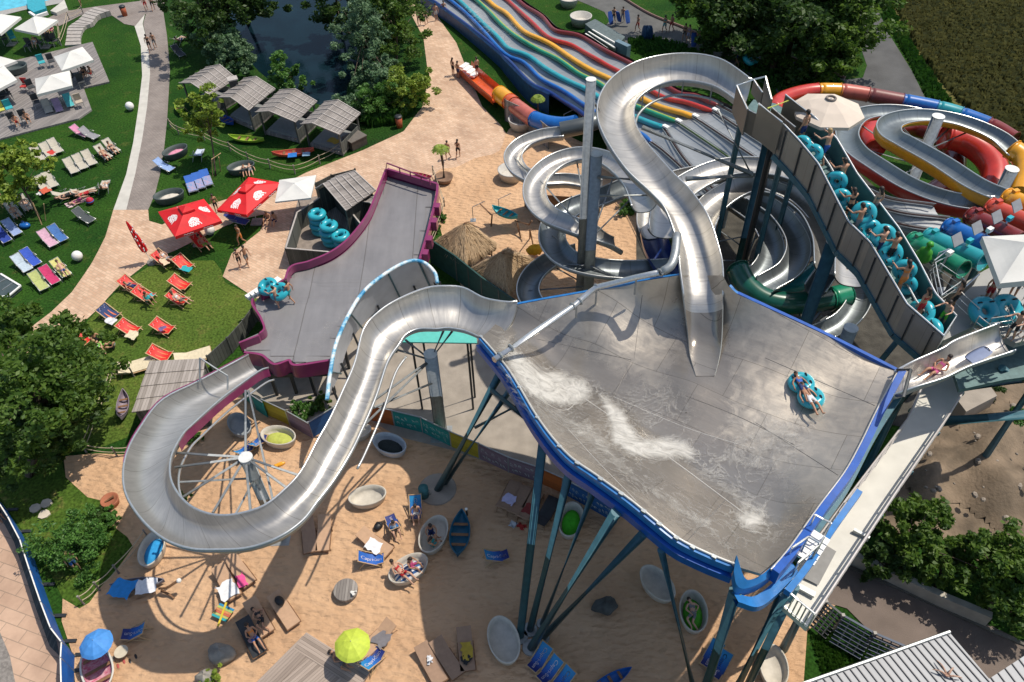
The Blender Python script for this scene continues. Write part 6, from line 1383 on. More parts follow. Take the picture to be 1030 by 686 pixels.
t=thing('storage_box','dark brown storage box beside the right cabana','box',P(358,146));c=P(358,146);R=rotz(ang(358,146,10,-5));MB().box(c+V(0,0,.4),(1.5,1.2,.75),R=R).build('box_body',mat('dark_brown_box',(.06,.05,.04),.8,0,.2),t);MB().box(c+V(0,0,.81),(1.6,1.3,.07),R=R).build('lid',mat('box_lid',(.13,.115,.10),.8,0,.15),t)
hut('small grey slatted hut behind the stacked swim rings',(325,185),(357,172),(348,212),(378,191.5),(317,190),(337,178),3.0,2.4,group=None,bed=False,name='slatted_hut')
hut('lower grey slatted lean to roof beside the magenta ramp',(372,204),(392,190),(384,214),(398,200),(364,203),(385,190),2.2,2.0,group=None,bed=False,name='slatted_hut',battens=4)
# plank roof hut left of the loop
t=thing('plank_hut','hut with four course grey plank roof beside the steel loop','hut',tuple(P(165,400)))
q=[P(150.5,363,2.7),P(206,360.5,2.7),P(203,404,2.3),P(133,414,2.3)]
for k in range(4):
    u0,u1=k/4,(k+1)/4+.02;z=V(0,0,.05)
    A,B_,C_,D_=q[0]+(q[3]-q[0])*u0,q[1]+(q[2]-q[1])*u0,q[1]+(q[2]-q[1])*u1+z,q[0]+(q[3]-q[0])*u1+z
    b=MB();n_=V(0,0,.06);b.poly([D_,C_,B_,A]);b.poly([A-n_,B_-n_,C_-n_,D_-n_]);
    for x,y in((A,B_),(B_,C_),(C_,D_),(D_,A)):b.poly([x,y,y-n_,x-n_])
    b.build('roof_course',planks('roof_boards',(.22,.19,.165),(.40,.355,.32),.16,0,.07) if 'roof_boards' not in MATS else MATS['roof_boards'],t)
for p in q:
    c=(q[0]+q[2])/2;p2=p+(c-p)*.08;MB().box((p2[0],p2[1],p[2]/2-.05),(.12,.12,p[2]-.1)).build('corner_post',WOODD,t)
for x,y in((0,1),(1,2),(2,3),(3,0)):
    a_,b_=q[x]+((q[0]+q[2])/2-q[x])*.1,q[y]+((q[0]+q[2])/2-q[y])*.1;d=b_-a_;n_=V(-d[1],d[0],0)/np.linalg.norm(d)*.03;MB().prism([(a_+n_)[:2],(b_+n_)[:2],(b_-n_)[:2],(a_-n_)[:2]],0.05,2.05).build('wall',WOODD,t)
# ================================================================== fences
def fence(label,pts,h,m,post=None,name='fence',cap=None,cat='fence',top=True,gapn=1.8):
    w=[P(*p,h) if top else P(*p,0)+V(0,0,h) for p in pts];c=sum(w)/len(w);t=thing(name,label,cat,(c[0],c[1],0))
    for k,(a,b_) in enumerate(zip(w[:-1],w[1:])):
        d=b_-a;L=np.linalg.norm(d[:2]);n_=V(-d[1],d[0],0)/L*.025;mm=m[k%len(m)] if isinstance(m,list) else m
        MB().prism([(a+n_)[:2],(b_+n_)[:2],(b_-n_)[:2],(a-n_)[:2]],.04,h).build('fence_panel',mm,t)
        nn=max(1,int(round(L/gapn)))
        for j in range(nn+(1 if k==len(w)-2 else 0)):p=a+d*j/nn;MB().box((p[0],p[1],h/2+.03),(.1,.1,h+.06),rz=math.atan2(d[1],d[0])).build('post',post or WOODD,t)
        if cap:MB().beam(a+V(0,0,.04),b_+V(0,0,.04),.1,.05).build('cap_rail',cap,t)
    return t
DKG=mat('dark_green_fence',(.012,.055,.05),.7,0,.25,3)
fence('tall dark green board fence beside the thatched parasols',[(431,240),(458,258),(484,279),(520,304)],2.1,DKG,cap=DKG)
fence('dark board fence round the yard of swim rings',[(333,254),(287.5,250),(299,214),(322,199),(330,192)],1.5,WOODD,cap=GREYB)
fence('dark board fence behind the stacked swim rings',[(331,190),(352,212),(368,232)],1.5,WOODD,cap=GREYB)
fence('dark board fence behind the small grey hut',[(317,184),(333,176),(357,170)],2.0,WOODD)
fence('dark paling fence between lawn and magenta basin',[(208,358),(228,340),(244,322),(254,308)],1.3,WOODD)
fence('low grey board wall behind the drop of the racing slide',[(508,100),(530,110),(552,128)],2.0,WOODG2)
fence('brown board wall under the steel flumes',[(528,178),(545,196),(575,198),(604,188)],2.6,mat('brown_boards',(.16,.085,.04),.75,0,.25,5))
# coloured fence panels with pale lettering strokes
CF={'orange':(.40,.10,.015),'teal':(.01,.25,.22),'yellow':(.40,.32,.02),'mauve':(.22,.15,.19),'blue':(.01,.09,.27)}
t=thing('coloured_fence','low fence of orange, teal, yellow, mauve and blue panels behind the tubs','fence',tuple(P(480,450,0)[:2])+(0,))
def cpanel(par,a,c,colr_,h=1.25,marks=0):
    A=P(*a,h);B_=P(*c,h);d=B_-A;L=np.linalg.norm(d[:2]);n_=V(-d[1],d[0],0)/L*.02
    if np.dot(n_,V(0,-1,0))<0:n_=-n_
    p=MB().prism([(A+n_)[:2],(B_+n_)[:2],(B_-n_)[:2],(A-n_)[:2]],.05,h).build('panel',planks('fence_'+colr_,tuple(x*.75 for x in CF[colr_]),CF[colr_],.3,2,.04) if 'fence_'+colr_ not in MATS else MATS['fence_'+colr_],par)
    MB().box((A[0],A[1],h/2+.03),(.07,.07,h+.06)).build('post',GALV,par);MB().beam(A+V(0,0,.02),B_+V(0,0,.02),.05,.04).build('top_rail',GALV,par)
    if marks:
        rr=np.random.default_rng(marks);b=MB();u=d/L
        for row,(z0,span) in enumerate(((.85,(.1,.95)),(.38,(.15,.9)))):
            s=span[0]*L
            while s<span[1]*L:
                wd=.09+.1*rr.random();hh=.13+.14*rr.random()
                for _ in range(2):
                    o=A+u*(s+rr.random()*wd*.4)+n_*1.4;z=z0+.05*rr.standard_normal();a0=rr.random()*3
                    q=[V(o[0],o[1],0)+u*wd*.5*math.cos(x_+a0)+V(0,0,z+hh*.5*math.sin(x_)) for x_ in np.linspace(0,4,8)]
                    b.grid([[k+V(0,0,.015),k-V(0,0,.015)] for k in q])
                s+=wd*1.25+(.2 if rr.random()<.2 else .03)
        b.build('pale_lettering',mat('pale_letters',(.50,.58,.52),.7,0,.1),par)
for a,c,k,mk_ in(((367,407),(394,413),'orange',0),((394,413),(423,420),'teal',11),((423,420),(452,434),'teal',12),((452,434),(481,446),'yellow',0),((481,446),(511,460),'mauve',13),((511,460),(541,470),'mauve',14),((541,470),(566,481),'orange',0),((566,481),(592,495),'blue',15),((592,495),(622,512),'blue',16)):cpanel(t,a,c,k,1.35,mk_)
t=thing('coloured_fence','low coloured fence corner in teal, yellow, mauve and blue beside planted ground','fence',tuple(P(290,420,0)[:2])+(0,))
for a,c,k in(((240,385),(252,397),'teal'),((252,397),(264,405),'teal'),((263,402),(289,414),'yellow'),((287,413),(310,426),'mauve'),((310,425),(335,410),'blue'),((335,410),(350,398),'blue')):cpanel(t,a,c,k,1.35)
# blue banner fence bottom left
t=thing('banner_fence','blue mesh banner fence with white top rail along the left walkway','fence',tuple(P(40,600,0)[:2])+(0,))
TPp=[(-6,498),(8,520),(20,543),(30,574),(41,606),(51,632),(62,646),(61,662),(62,700)];w=[P(x,y,1.5) for x,y in TPp]
for k,(a,b_) in enumerate(zip(w[:-1],w[1:])):
    g=MB();u=[a+(b_-a)*s for s in np.linspace(0,1,6)];rows=[[p,p+V(.02*math.sin(i*1.2),0,-.55)+V(.03,0,0),V(p[0],p[1],.12)] for i,p in enumerate(u)]
    g.grid(rows);g.grid([[q+V(-.02,-.01,0) for q in r][::-1] for r in rows]);g.build('banner',mat('banner_blue',(.008,.10,.38),.6,0,.12,2),t)
    MB().tube([a+V(0,0,.03),b_+V(0,0,.03)],.03,6).build('top_rail',WHITEP,t);MB().tube([V(a[0],a[1],0),a+V(0,0,.08)],.035,6).build('post',GALV,t);MB().box((a[0]+.25,a[1]+.05,.06),(.55,.16,.1)).build('ballast_foot',DARKM,t)
sheet('fence_shadow_strip',[(-4,512),(14,545),(24,575),(36,612),(50,650),(60,660),(56,640),(46,610),(36,585),(28,560),(16,535),(4,510)],.07,WOODD)  # dark strip stands in for the banner fence's shadow on the walkway
# rope fences
def ropefence(label,pts,h=.75,n=2):
    w=[P(*p) for p in pts];c=sum(w)/len(w);t=thing('rope_fence',label,'fence',(c[0],c[1],0),'rope fences')
    for p in w:MB().tube([p,p+V(0,0,h+.08)],.055,7).build('post',WOODG,t)
    for z in(h,h*.5)[:n]:
        for a,b_ in zip(w[:-1],w[1:]):MB().tube([a+(b_-a)*u+V(0,0,z-.12*math.sin(math.pi*u)) for u in np.linspace(0,1,6)],.025,5).build('rope',ROPE,t)
ropefence('rope fence along the grass in front of the cabanas',[(172,128),(180,135),(206,141),(232,152),(250,162),(272,169),(297,175),(322,165),(344,152)])
ropefence('rope fence between big tree and plank roof hut',[(135,379),(115,380),(106,404),(98,424),(87,455),(118,459),(140,456)])
ropefence('rope fence round the rounded bush, toward the blue cushioned tub',[(150,542),(120,577),(101,594),(85,608)])
ropefence('rope fence beside the magenta ramp and shrubs',[(436,176),(447,208),(441,232),(433,250)])
ropefence('low rope fence at the terrace lawn steps',[(60,30),(62,46),(70,20),(84,14)])
# slat screens by the lower road
t=thing('slat_screen','dark blue slatted screen fence along the lower road','fence',tuple(P(880,640)))
Q=[(831,605),(848,619),(880,637),(915,652),(930,662)]
w=[P(x,y,1.6) for x,y in Q]
for k,(a,b_) in enumerate(zip(w[:-1],w[1:])):
    d=b_-a;n_=V(-d[1],d[0],0)/np.linalg.norm(d[:2])
    if n_[1]>0:n_=-n_
    for j in range(8):
        z=-.18*j;o=n_*(.10*j);MB().beam(a+o+V(0,0,z),b_+o+V(0,0,z),.10,.05).build('slat',(DARKM if k==0 else mat('navy_slat',(.012,.03,.07),.5,.1,.15)),t)
    for j in(.25,.5,.75):MB().beam(a+d*j+V(0,0,-.03),a+d*j+n_*.72+V(0,0,-1.3),.05).build('slat_rail',GALV,t)
    MB().box((a[0],a[1],.82),(.14,.14,1.7)).build('post',mat('fence_post_grey',(.35,.33,.3),.7),t)
# wall by the road
t=thing('retaining_wall','low pale concrete wall between road and trees','wall',tuple(P(930,590)));w=[P(x,y,.9) for x,y in((855,557),(900,578),(950,602),(998,622))]
for a,b_ in zip(w[:-1],w[1:]):
    d=b_-a;n_=V(-d[1],d[0],0)/np.linalg.norm(d[:2])*.32;MB().prism([a[:2],b_[:2],(b_+n_)[:2],(a+n_)[:2]],0,.9).build('wall_section',mat('pale_wall',(.42,.39,.33),.85,0,.2,1.5,.2,12),t)
b=MB();pp=[P(x,y,.06) for x,y in((840,565),(900,590),(950,613),(1000,636),(1060,660))]
for a,b_ in zip(pp[:-1],pp[1:]):b.beam(a,b_,.18,.16)
o=b.build('road_kerb',mat('kerb_grey',(.13,.12,.10),.85,0,.15));o['kind']='structure'
rr=np.random.default_rng(12)
b=MB()
for k in range(40):
    x=925+115*rr.random();y=415+125*rr.random();g=P(x,y);q=.05+.14*rr.random()**2
    b.ell((g[0],g[1],.75+.4*rr.random()),(q*1.3,q,q*.8),6,4,R=rotz(rr.random()*6))
o=b.build('rubble',mat('pale_rubble',(.25,.21,.17),.9,0,.3,6));o['kind']='stuff'
# roofs bottom right
RM=mat('grey_roof_sheet',(.26,.27,.285),.5,.1,.06,.6)
t=thing('metal_roof_building','low building with grey standing seam metal roof at the bottom edge','building',tuple(P(900,690)))
q=[P(796,692,3.4),P(955,636,3.4),P(996,684,3.4),P(1010,735,3.4),P(820,760,3.4)]
MB().prism([p[:2] for p in q],3.25,3.4).build('roof',RM,t)
c=sum(q)/5;MB().prism([(c+(p-c)*.96)[:2] for p in q],0,3.25).build('wall',mat('grey_wall',(.3,.29,.28),.8,0,.1),t)
A,B_=q[0],q[1];D_=(P(993,679,3.4)-P(955,636,3.4));D_/=np.linalg.norm(D_)
for k in range(24):
    p=A+(B_-A)*(k+.5)/24;MB().beam(p+V(0,0,.03)+D_*.05,p+V(0,0,.03)+D_*min(2.15,2.4),.035,.05).build('seam',mat('seam_dark',(.11,.11,.115),.5,.1,.1),t)
MB().tube([A+V(0,0,.05),B_+V(0,0,.05)],.07,6).build('gutter',GALV,t)
t=thing('metal_roof_building','second grey seamed metal roof in the bottom right corner','building',tuple(P(1025,680)))
q=[P(993,684,3.0),P(1042,652,3.0),P(1080,700,3.0),P(1010,720,3.0)];MB().prism([p[:2] for p in q],2.85,3.0).build('roof',RM,t);c=sum(q)/4;MB().prism([(c+(p-c)*.95)[:2] for p in q],0,2.85).build('wall',MATS['grey_wall'],t)
for k in range(7):p=q[0]+(q[1]-q[0])*(k+.5)/7;MB().beam(p+V(0,0,.03),p+V(0,0,.03)+(q[2]-q[1])*.6,.035,.05).build('seam',MATS['seam_dark'],t)
t=thing('antler_branch','dry forked branch lying on the metal roof','branch',tuple(P(953,678,3.45)));c=P(953,680,3.5)
for d in((-.5,.25),(-.2,.6),(.35,.3),(.5,-.1)):MB().tube(crom([c,c+V(d[0]*.5,d[1]*.6,.12),c+V(d[0],d[1],.05)],6),[.05,.045,.04,.03,.025,.015],6).build('twig',mat('dry_twig',(.45,.28,.2),.8),t)
# ================================================================== terrace top left
sheet('wooden_terrace',[(18,60),(93,42),(110,82),(84,88),(92,110),(79,119),(13,136),(-40,150),(-40,70)],.16,planks('terrace_boards',(.17,.155,.15),(.29,.265,.25),.15,0,.08,rot=.4),thick=.15)
t=thing('curved_steps','pale curved plank steps between terrace and path','steps',tuple(P(90,30)))
a=crom([P(x,y) for x,y in((66,47),(68,38),(70,30),(80,24),(88,17),(98,12))],14);c=crom([P(x,y) for x,y in((82,46),(82,38),(86,30),(94,27),(100,20),(113,16))],14)
for k in range(13):
    z=.16+.035*k;MB().prism([a[k][:2],c[k][:2],(c[k]+(c[k+1]-c[k])*.92)[:2],(a[k]+(a[k+1]-a[k])*.92)[:2]],.02,z).build('step',mat('pale_planks',(.36,.33,.30),.8,0,.15,4),t)
t=thing('pool_chute','aqua water chute block on the pool edge','pool chute',tuple(P(40,12)));MB().prism([P(x,y,0)[:2] for x,y in((29,4),(46,2),(48,13),(36,17),(30,13))],.05,.5).build('basin',mat('aqua_floor2',(.03,.34,.42),.25,0,.15),t);MB().beam(P(30,13,.6),P(36,17,.6),.25,.3).build('lip',WHITEP,t);MB().beam(P(36,17,.6),P(48,13,.6),.25,.3).build('lip',WHITEP,t)
t=thing('stone_fin','pale triangular stone slope beside the pool chute','ramp',tuple(P(62,9)));b=MB();q=[P(52,14),P(66,3),P(69,11),P(58,16)];b.prism([p[:2] for p in q],.02,.35);b.build('ramp_body',PALEST,t)
TBL=mat('dark_table_top',(.05,.055,.06),.6,0,.2)
def p_chair():
    b=MB();b.box((0,0,.44),(.46,.46,.05));o=[('seat',b,TBL)];b=MB();b.box((0,-.24,.72),(.46,.05,.5),R=np.array(Matrix.Rotation(-.2,3,'X')));o.append(('backrest',b,TBL))
    for x in(-1,1):
        for y in(-1,1):o.append(('leg',MB().tube([(x*.2,y*.2,.44),(x*.22,y*.24,0)],.02,5),GFR))
    return o
CHAIR=Proto(mk('garden_chair','chair',p_chair))
def p_table():
    o=[('top',MB().box((0,0,.72),(1.1,.75,.05)),TBL)]
    for x in(-1,1):
        for y in(-1,1):o.append(('leg',MB().tube([(x*.48,y*.3,.7),(x*.5,y*.32,0)],.025,5),GFR))
    return o
TABLE=Proto(mk('garden_table','table',p_table))
TQ=cl('turq2',(.04,.36,.40));YL=cl('yel2',(.50,.50,.10));BGE=cl('beige2',(.45,.38,.30));RDC=cl('redc2',(.45,.04,.04))
def ch(x,y,dx,dy,l,m=None,z=.16):CHAIR.put(P(x,y,z),ang(x,y,dx,dy)-math.pi/2,l,'garden chairs on the terrace and lawn',scale=1.25,mats={('seat',0):m,('backrest',0):m} if m else None)
for a in [(44.5,68,3,6,'turquoise covered chair behind the deck parasol',TQ),(54,67,3,6,'dark chair beside the turquoise covered chair'),(39,108,3,6,'dark chair left of the three deck loungers'),(82,108,3,6,'beige cushioned chair right of the three deck loungers',BGE),(27,92,-4,4,'dark chair at the left side of the lower parasol with red cloth',RDC),(34,93,4,4,'dark chair under the left side of the lower parasol'),(72,84,-5,3,'dark chair left of the terrace table'),(92,78,5,-2,'dark chair right of the terrace table'),(84,88,3,6,'dark chair on the near side of the terrace table'),(4,116,4,7,'yellow cushioned chair on the left deck',YL),(12,114,4,7,'teal cushioned chair on the left deck',TQ),(16,127,4,7,'dark chair with a person at the deck edge'),(27,124,4,7,'second dark chair with a person at the deck edge'),(10,100,4,4,'dark chair under the corner parasol'),(4,104,-4,5,'darkest chair under the corner parasol')]:ch(*a)
for a in [(7,44,4,6,'dark lawn chair below the pool corner parasol'),(15,43,4,6,'teal lawn chair below the pool corner parasol',TQ),(30,51,-5,5,'dark lawn chair left of the lawn table'),(41,48,5,-4,'dark lawn chair right of the lawn table'),(52,46,5,5,'dark lawn chair near the rope fence'),(57,46,5,5,'last lawn chair against the rope fence'),(48,39,5,-4,'lawn chair under the lawn parasol')]:ch(*a[:5],m=a[5] if len(a)>5 else None,z=0)
TABLE.put(P(80,82,.16),.3,'dark table on the terrace beside the parasols','dark tables');TABLE.put(P(36,49),.3,'dark table on the lawn under the terrace','dark tables');TABLE.put(P(7,102,.16),.3,'dark table under the corner parasol','dark tables');TABLE.put(P(51,35),.3,'dark table under the lawn parasol','dark tables')
TUB.put(P(16,73,.16),.3,'dark round tub seat with blue cushions on the terrace',TG,scale=(1.25,1.5,1.2),mats={('tub_shell',0):DG})
t=thing('glass_frame','dark glass frame set flat on the lawn with white rim','frost frame',tuple(P(8,288)));q=[P(-10,280,.3),P(1,276,.3),P(21,288,.3),P(9,298,.3),P(-8,300,.3)];MB().prism([p[:2] for p in q],.05,.3).build('glass_bed',mat('dark_glass',(.06,.08,.08),.15,0,.15,3),t)
for k in range(5):MB().beam(q[k]+V(0,0,.04),q[(k+1)%5]+V(0,0,.04),.12,.08).build('white_rim',WHITEP,t)
for k in(.33,.66):MB().beam(q[1]+(q[2]-q[1])*k+V(0,0,.02),q[0]+(q[3]-q[0])*k+V(0,0,.02),.05,.05).build('bar',GALV,t)
for x,y,l in((126,16,'dark bin with orange front beside the curved path'),(402,128,'orange red bin beside the pond fence')):
    t=thing('litter_bin',l,'bin',P(x,y),'litter bins');c=P(x,y);MB().lathe([(0,0),(.26,0),(.3,.9),(0,.92)],c=c,n=14).build('bin_body',mat('rust_bin',(.35,.08,.03),.5,0,.15),t,smooth='q');MB().lathe([(.31,.9),(.31,1.05),(.2,1.12),(0,1.12)],c=c,n=14).build('bin_lid',DARKM,t)
# deck by the lime umbrella
t=thing('sun_deck','grey wooden sun deck with framed corner on the sand','deck',tuple(P(310,665)))
DECKM=planks('deck_boards',(.24,.19,.155),(.40,.325,.27),.13,0,.08,rot=.8)
sheet('deck_boards',[(308,640),(352,668),(368,690),(372,720),(240,720),(262,690)],.20,DECKM,kind=None,parent=t,thick=.18)
A,B_,C_=P(308,636,.22),P(372,676,.22),P(250,694,.22)
for x,y in((A,B_),(A,C_)):
    d=y-x;n_=V(-d[1],d[0],0)/np.linalg.norm(d);n_=n_ if n_[1]<0 else -n_
    MB().prism([x[:2],y[:2],(y+n_*.85)[:2],(x+n_*.85)[:2]] ,.02,.224).build('border_boards',planks('deck_border_%d'%int(x[0]*10+y[0]*10),(.24,.19,.155),(.40,.325,.27),.14,1,.08,rot=-math.atan2(d[1],d[0])),t) if x is A and y is B_ else MB().prism([(x+(y-x)*.06)[:2],y[:2],(y+n_*.85)[:2],(x+(y-x)*.06+n_*.85)[:2]],.02,.221).build('border_boards',planks('deck_border_b',(.24,.19,.155),(.40,.325,.27),.14,1,.08,rot=-math.atan2(d[1],d[0])),t)
# thatched parasols
THATCH=mat('straw_thatch',(.40,.27,.15),.95,0,.25,14,.9,40,stretch=(1,1,.25))
def thatch(label,apx,corners,ha=3.5,hb=1.9):
    a=P(*apx,ha);cs=[P(*c,hb) for c in corners];ctr=sum(cs)/4;t=thing('thatched_parasol',label,'parasol',(ctr[0],ctr[1],0),'thatched straw parasols')
    rr=np.random.default_rng(int(apx[0]));rows=[]
    for j in range(12):
        u=j/11;r=[]
        for k in range(4):
            for s in range(12):
                v=s/12;e=cs[k]*(1-v)+cs[(k+1)%4]*v;p=a+(e-a)*u+V(0,0,.08*math.sin(math.pi*u))
                r.append(p+rr.standard_normal(3)*.035*(.3+u))
        rows.append(r)
    rows.append([p-V(0,0,.3+.12*rr.random()) for p in rows[-1]])
    b=MB();b.grid(rows,closeu=True);b.build('thatch',THATCH,t)
    # loose straw
    vs=[];b=MB()
    for i in range(1500):
        k=rr.integers(4);v=rr.random();u=.1+.9*rr.random()**.6;e=cs[k]*(1-v)+cs[(k+1)%4]*v;p=a+(e-a)*u+V(0,0,.1+.05*rr.random());d=(e-a)/np.linalg.norm(e-a);s=np.cross(d,[0,0,1.])*.018;q=p+d*(.3+.3*rr.random())+rr.standard_normal(3)*.04
        b.poly([p-s,p+s,q+s*.3,q-s*.3])
    b.build('loose_straw',mat('pale_straw',(.52,.37,.22),.9,0,.2,20),t);t.children[-1]['kind']='stuff'
    MB().tube([(ctr[0],ctr[1],0),a],.09,8).build('pole',WOODB,t)
    for c in cs:MB().tube([(ctr[0]+(c[0]-ctr[0])*.8,ctr[1]+(c[1]-ctr[1])*.8,0),ctr+(c-ctr)*.8+V(0,0,.1)],.06,6).build('corner_post',WOODB,t)
thatch('thatched straw parasol in full sun next to the green fence',(468,224),[(438,243),(468,264),(500,247),(474,226)])
thatch('thatched straw parasol half in shadow beside the lowest steel flume',(506,254),[(476,270),(511,296),(536,262),(512,250)])
# yellow hanging shape, boat stand, paddles
t=thing('yellow_hammock','bright yellow cloth bundle hung on a branch stand over the sand','hammock',tuple(P(538,262)));c=P(538,251,.7);b=MB();b.ell(c,(.62,.4,.35),14,9,R=rotz(.3));rr=np.random.default_rng(1);b.v=[tuple(np.array(p)+rr.standard_normal(3)*.035) for p in b.v];b.build('cloth_bundle',mat('sunflower_cloth',(.70,.36,.01),.8,0,.12,6),t,smooth=True);MB().tube([c+V(-.1,.3,.1),P(533,231,1.9)],.05,6).build('branch',WOODB,t);MB().tube([P(533,231,1.9),P(533,240,0)],.05,6).build('branch',WOODB,t)
t=thing('boat_stand','bent wooden stand carrying the turquoise boat','stand',tuple(P(508,226)))
for a,c in(((483,205,1.6),(494,216,1.2)),((518,222,.8),(532,226,1.2)),((495,216,.9),(494,228,0)),((520,224,.9),(524,240,0)),((532,226,1.2),(535,222,1.6))):MB().tube([P(*a),P(*c)],.06,6).build('stand_pole',WOODB,t)
t=thing('boat_stand','dark bent branch holding the bow of the grey boat','stand',tuple(P(165,595)))
for a in(((160,592,.5),(168,591,.7),(176,586,.9),(180,584,1.0)),((162,594,.3),(170,598,.2),(175,602,.1))):MB().tube(crom([P(*q) for q in a],8),.06,6).build('branch',WOODB,t)
MB().ell(P(180,584,1.05),(.12,.12,.12),8,6).build('white_knob',WHITEP,t)
t=thing('boat_mast','dark leaning mast beside the long blue boat','mast',tuple(P(470,512)));MB().tube([P(470,518,.1),P(469,512,1.2)],.05,6).build('mast_pole',DARKM,t);MB().ell(P(469,512,1.25),(.08,.08,.08),8,6).build('mast_cap',WHITEP,t)
for x,y,x2,y2,l in((463,206,476,222,'thin bent shower pole left of the turquoise boat'),(501,206,502,214,'thin short pole behind the turquoise boat'),(566,118,567,128,'thin pole in the grass by the blue tube')):
    t=thing('thin_pole',l,'pole',P(x2,y2),'thin poles on the sand');q=P(x2,y2);MB().tube([q,q+V(0,0,1.2),q+V(.9,.1,1.6)],.03,6).build('pole_tube',GALV,t);MB().box(q+V(0,0,.03),(.4,.4,.05)).build('foot',GALV,t)
# round tubs of the beach top
for x,y,s,l in((524,129,1.15,'pale round basket tub beside the upper steel flume'),(514,180,1.1,'grey round basket tub under the upper steel flume'),(584,25,1.2,'pale round basket tub on the grass above the racing slide'),(572,6,1.1,'pale round basket tub at the top edge above the racing slide'),(556,213,1.0,'small pale round tub inside the upper flume ring')):
    t=thing('basket_tub',l,'tub lounger',P(x,y),'round basket tubs');c=P(x,y);MB().lathe([(0,0),(.7*s,0),(.92*s,.75*s),(.92*s,.8*s),(.84*s,.8*s),(.66*s,.25*s),(0,.25*s)],c=c,n=28,a0=.2).build('tub_shell',mat('pale_basket',(.46,.44,.40),.7,0,.1,5),t,smooth=True);MB().lathe([(0,.36*s),(.6*s,.34*s),(.68*s,.26*s)],c=c,n=24).build('seat_pad',mat('seat_pad',(.5,.47,.42),.85),t)
# stacked swim rings
def p_ring():
    b=MB();b.torus((0,0,.26),.42,.235,30,14,sq=.95);o=[('ring_body',b,TUBEB,True)]
    for k in range(3):
        a=2*math.pi*k/3+.4;b=MB();b.tube(crom([(.42*math.cos(a-.2),.42*math.sin(a-.2),.5),(.42*math.cos(a),.42*math.sin(a),.56),(.42*math.cos(a+.2),.42*math.sin(a+.2),.5)],6),.03,5);o.append(('ring_body>handle',b,BLACK))
    return o
RING=Proto(mk('swim_ring','swim ring',p_ring))
RL=['bottom','second','third','top']
for x,y,n,l in((323,234,4,'left'),(334,246,4,'middle'),(346,250,3,'right')):
    for k in range(n):
        g=P(x,y,0);RING.put((g[0]+.05*math.sin(k*2.2+x),g[1]+.05*math.cos(k*1.7+x),.02+.44*k),k*.9,f'turquoise swim ring, {RL[k] if k<n-1 else "top"} of the {l} stack in the yard','stacked turquoise swim rings')
def p_dring():
    b=MB();rows=[];n=44
    def c8(t):
        # figure of eight outline centre line radius
        return t
    b=MB()
    for s in(-1,1):b.torus((s*.47,0,.27),.38,.25,28,12,sq=.95)
    o=[('ring_body',b,TUBEB,True)]
    for s in(-1,1):
        for a in(.9,2.2,4.1,5.4):
            c=(s*.47+.4*math.cos(a),.4*math.sin(a));q=MB();q.tube(crom([(c[0]-.09,c[1],.5),(c[0],c[1],.57),(c[0]+.09,c[1],.5)],6),.032,5);o.append(('ring_body>handle',q,BLACK))
    return o
DRING=Proto(mk('double_ring','double swim ring',p_dring))
# ================================================================== trees and shrubs
def crown(name,c,rad,nclump,nleaf,leaf,m,parent,seed,flat=1.,shape=1.,inner=.35,droop=0.):
    rr=np.random.default_rng(seed);c=np.asarray(c,float);rad=np.asarray(rad)*np.ones(3)
    d=rr.standard_normal((nclump,3));d/=np.linalg.norm(d,axis=1)[:,None];r=inner+(1-inner)*rr.random(nclump)**.5
    # uneven outline
    lob=1+.32*np.sin(3*np.arctan2(d[:,1],d[:,0])+seed)+.15*np.sin(5*np.arctan2(d[:,1],d[:,0])+2*seed+4*d[:,2])
    cc=c+d*rad*(r*lob)[:,None]
    cr=(.14+.26*rr.random(nclump))*rad.mean()*.72
    N=nclump*nleaf
    o=rr.standard_normal((nclump,nleaf,3));o/=np.linalg.norm(o,axis=2)[:,:,None]
    p=cc[:,None]+o*(cr[:,None]*(rr.random((nclump,nleaf))**.45))[:,:,None]*np.array([1,1,.75*flat])
    p=p.reshape(-1,3);keep=p[:,2]>.05;p=p[keep];N=len(p)
    a=rr.standard_normal((N,3));a[:,2]*=.5;a[:,2]-=droop;a/=np.linalg.norm(a,axis=1)[:,None]
    b=rr.standard_normal((N,3));b-=a*(np.sum(a*b,axis=1))[:,None];b/=np.linalg.norm(b,axis=1)[:,None]
    L=leaf*(.6+.8*rr.random(N))[:,None];Wd=L*.5
    v=np.stack([p-a*L,p+b*Wd,p+a*L,p-b*Wd],axis=1).reshape(-1,3)
    if parent:v=v-WL[parent.name]
    me=bpy.data.meshes.new(name);me.vertices.add(4*N);me.vertices.foreach_set('co',v.ravel());me.loops.add(4*N);me.loops.foreach_set('vertex_index',np.arange(4*N));me.polygons.add(N);me.polygons.foreach_set('loop_start',np.arange(N)*4);me.polygons.foreach_set('loop_total',np.full(N,4));me.update(calc_edges=True);me.materials.append(m)
    o=bpy.data.objects.new(name,me);COL.objects.link(o);o.parent=parent;WL[o.name]=WL[parent.name] if parent else np.zeros(3)
    return o,cc
BARK=mat('bark',(.09,.065,.045),.9,0,.3,8,.5,20)
LF_D=leafmat('dark_leaves',(.022,.06,.014),(.085,.16,.025),.45);LF_M=leafmat('mid_leaves',(.04,.11,.018),(.16,.26,.035),.5)
LF_Y=leafmat('yellow_green_leaves',(.10,.20,.02),(.34,.42,.05));LF_G=leafmat('grey_green_leaves',(.06,.14,.06),(.20,.31,.16));LF_B=leafmat('bush_leaves',(.035,.12,.018),(.13,.28,.045))
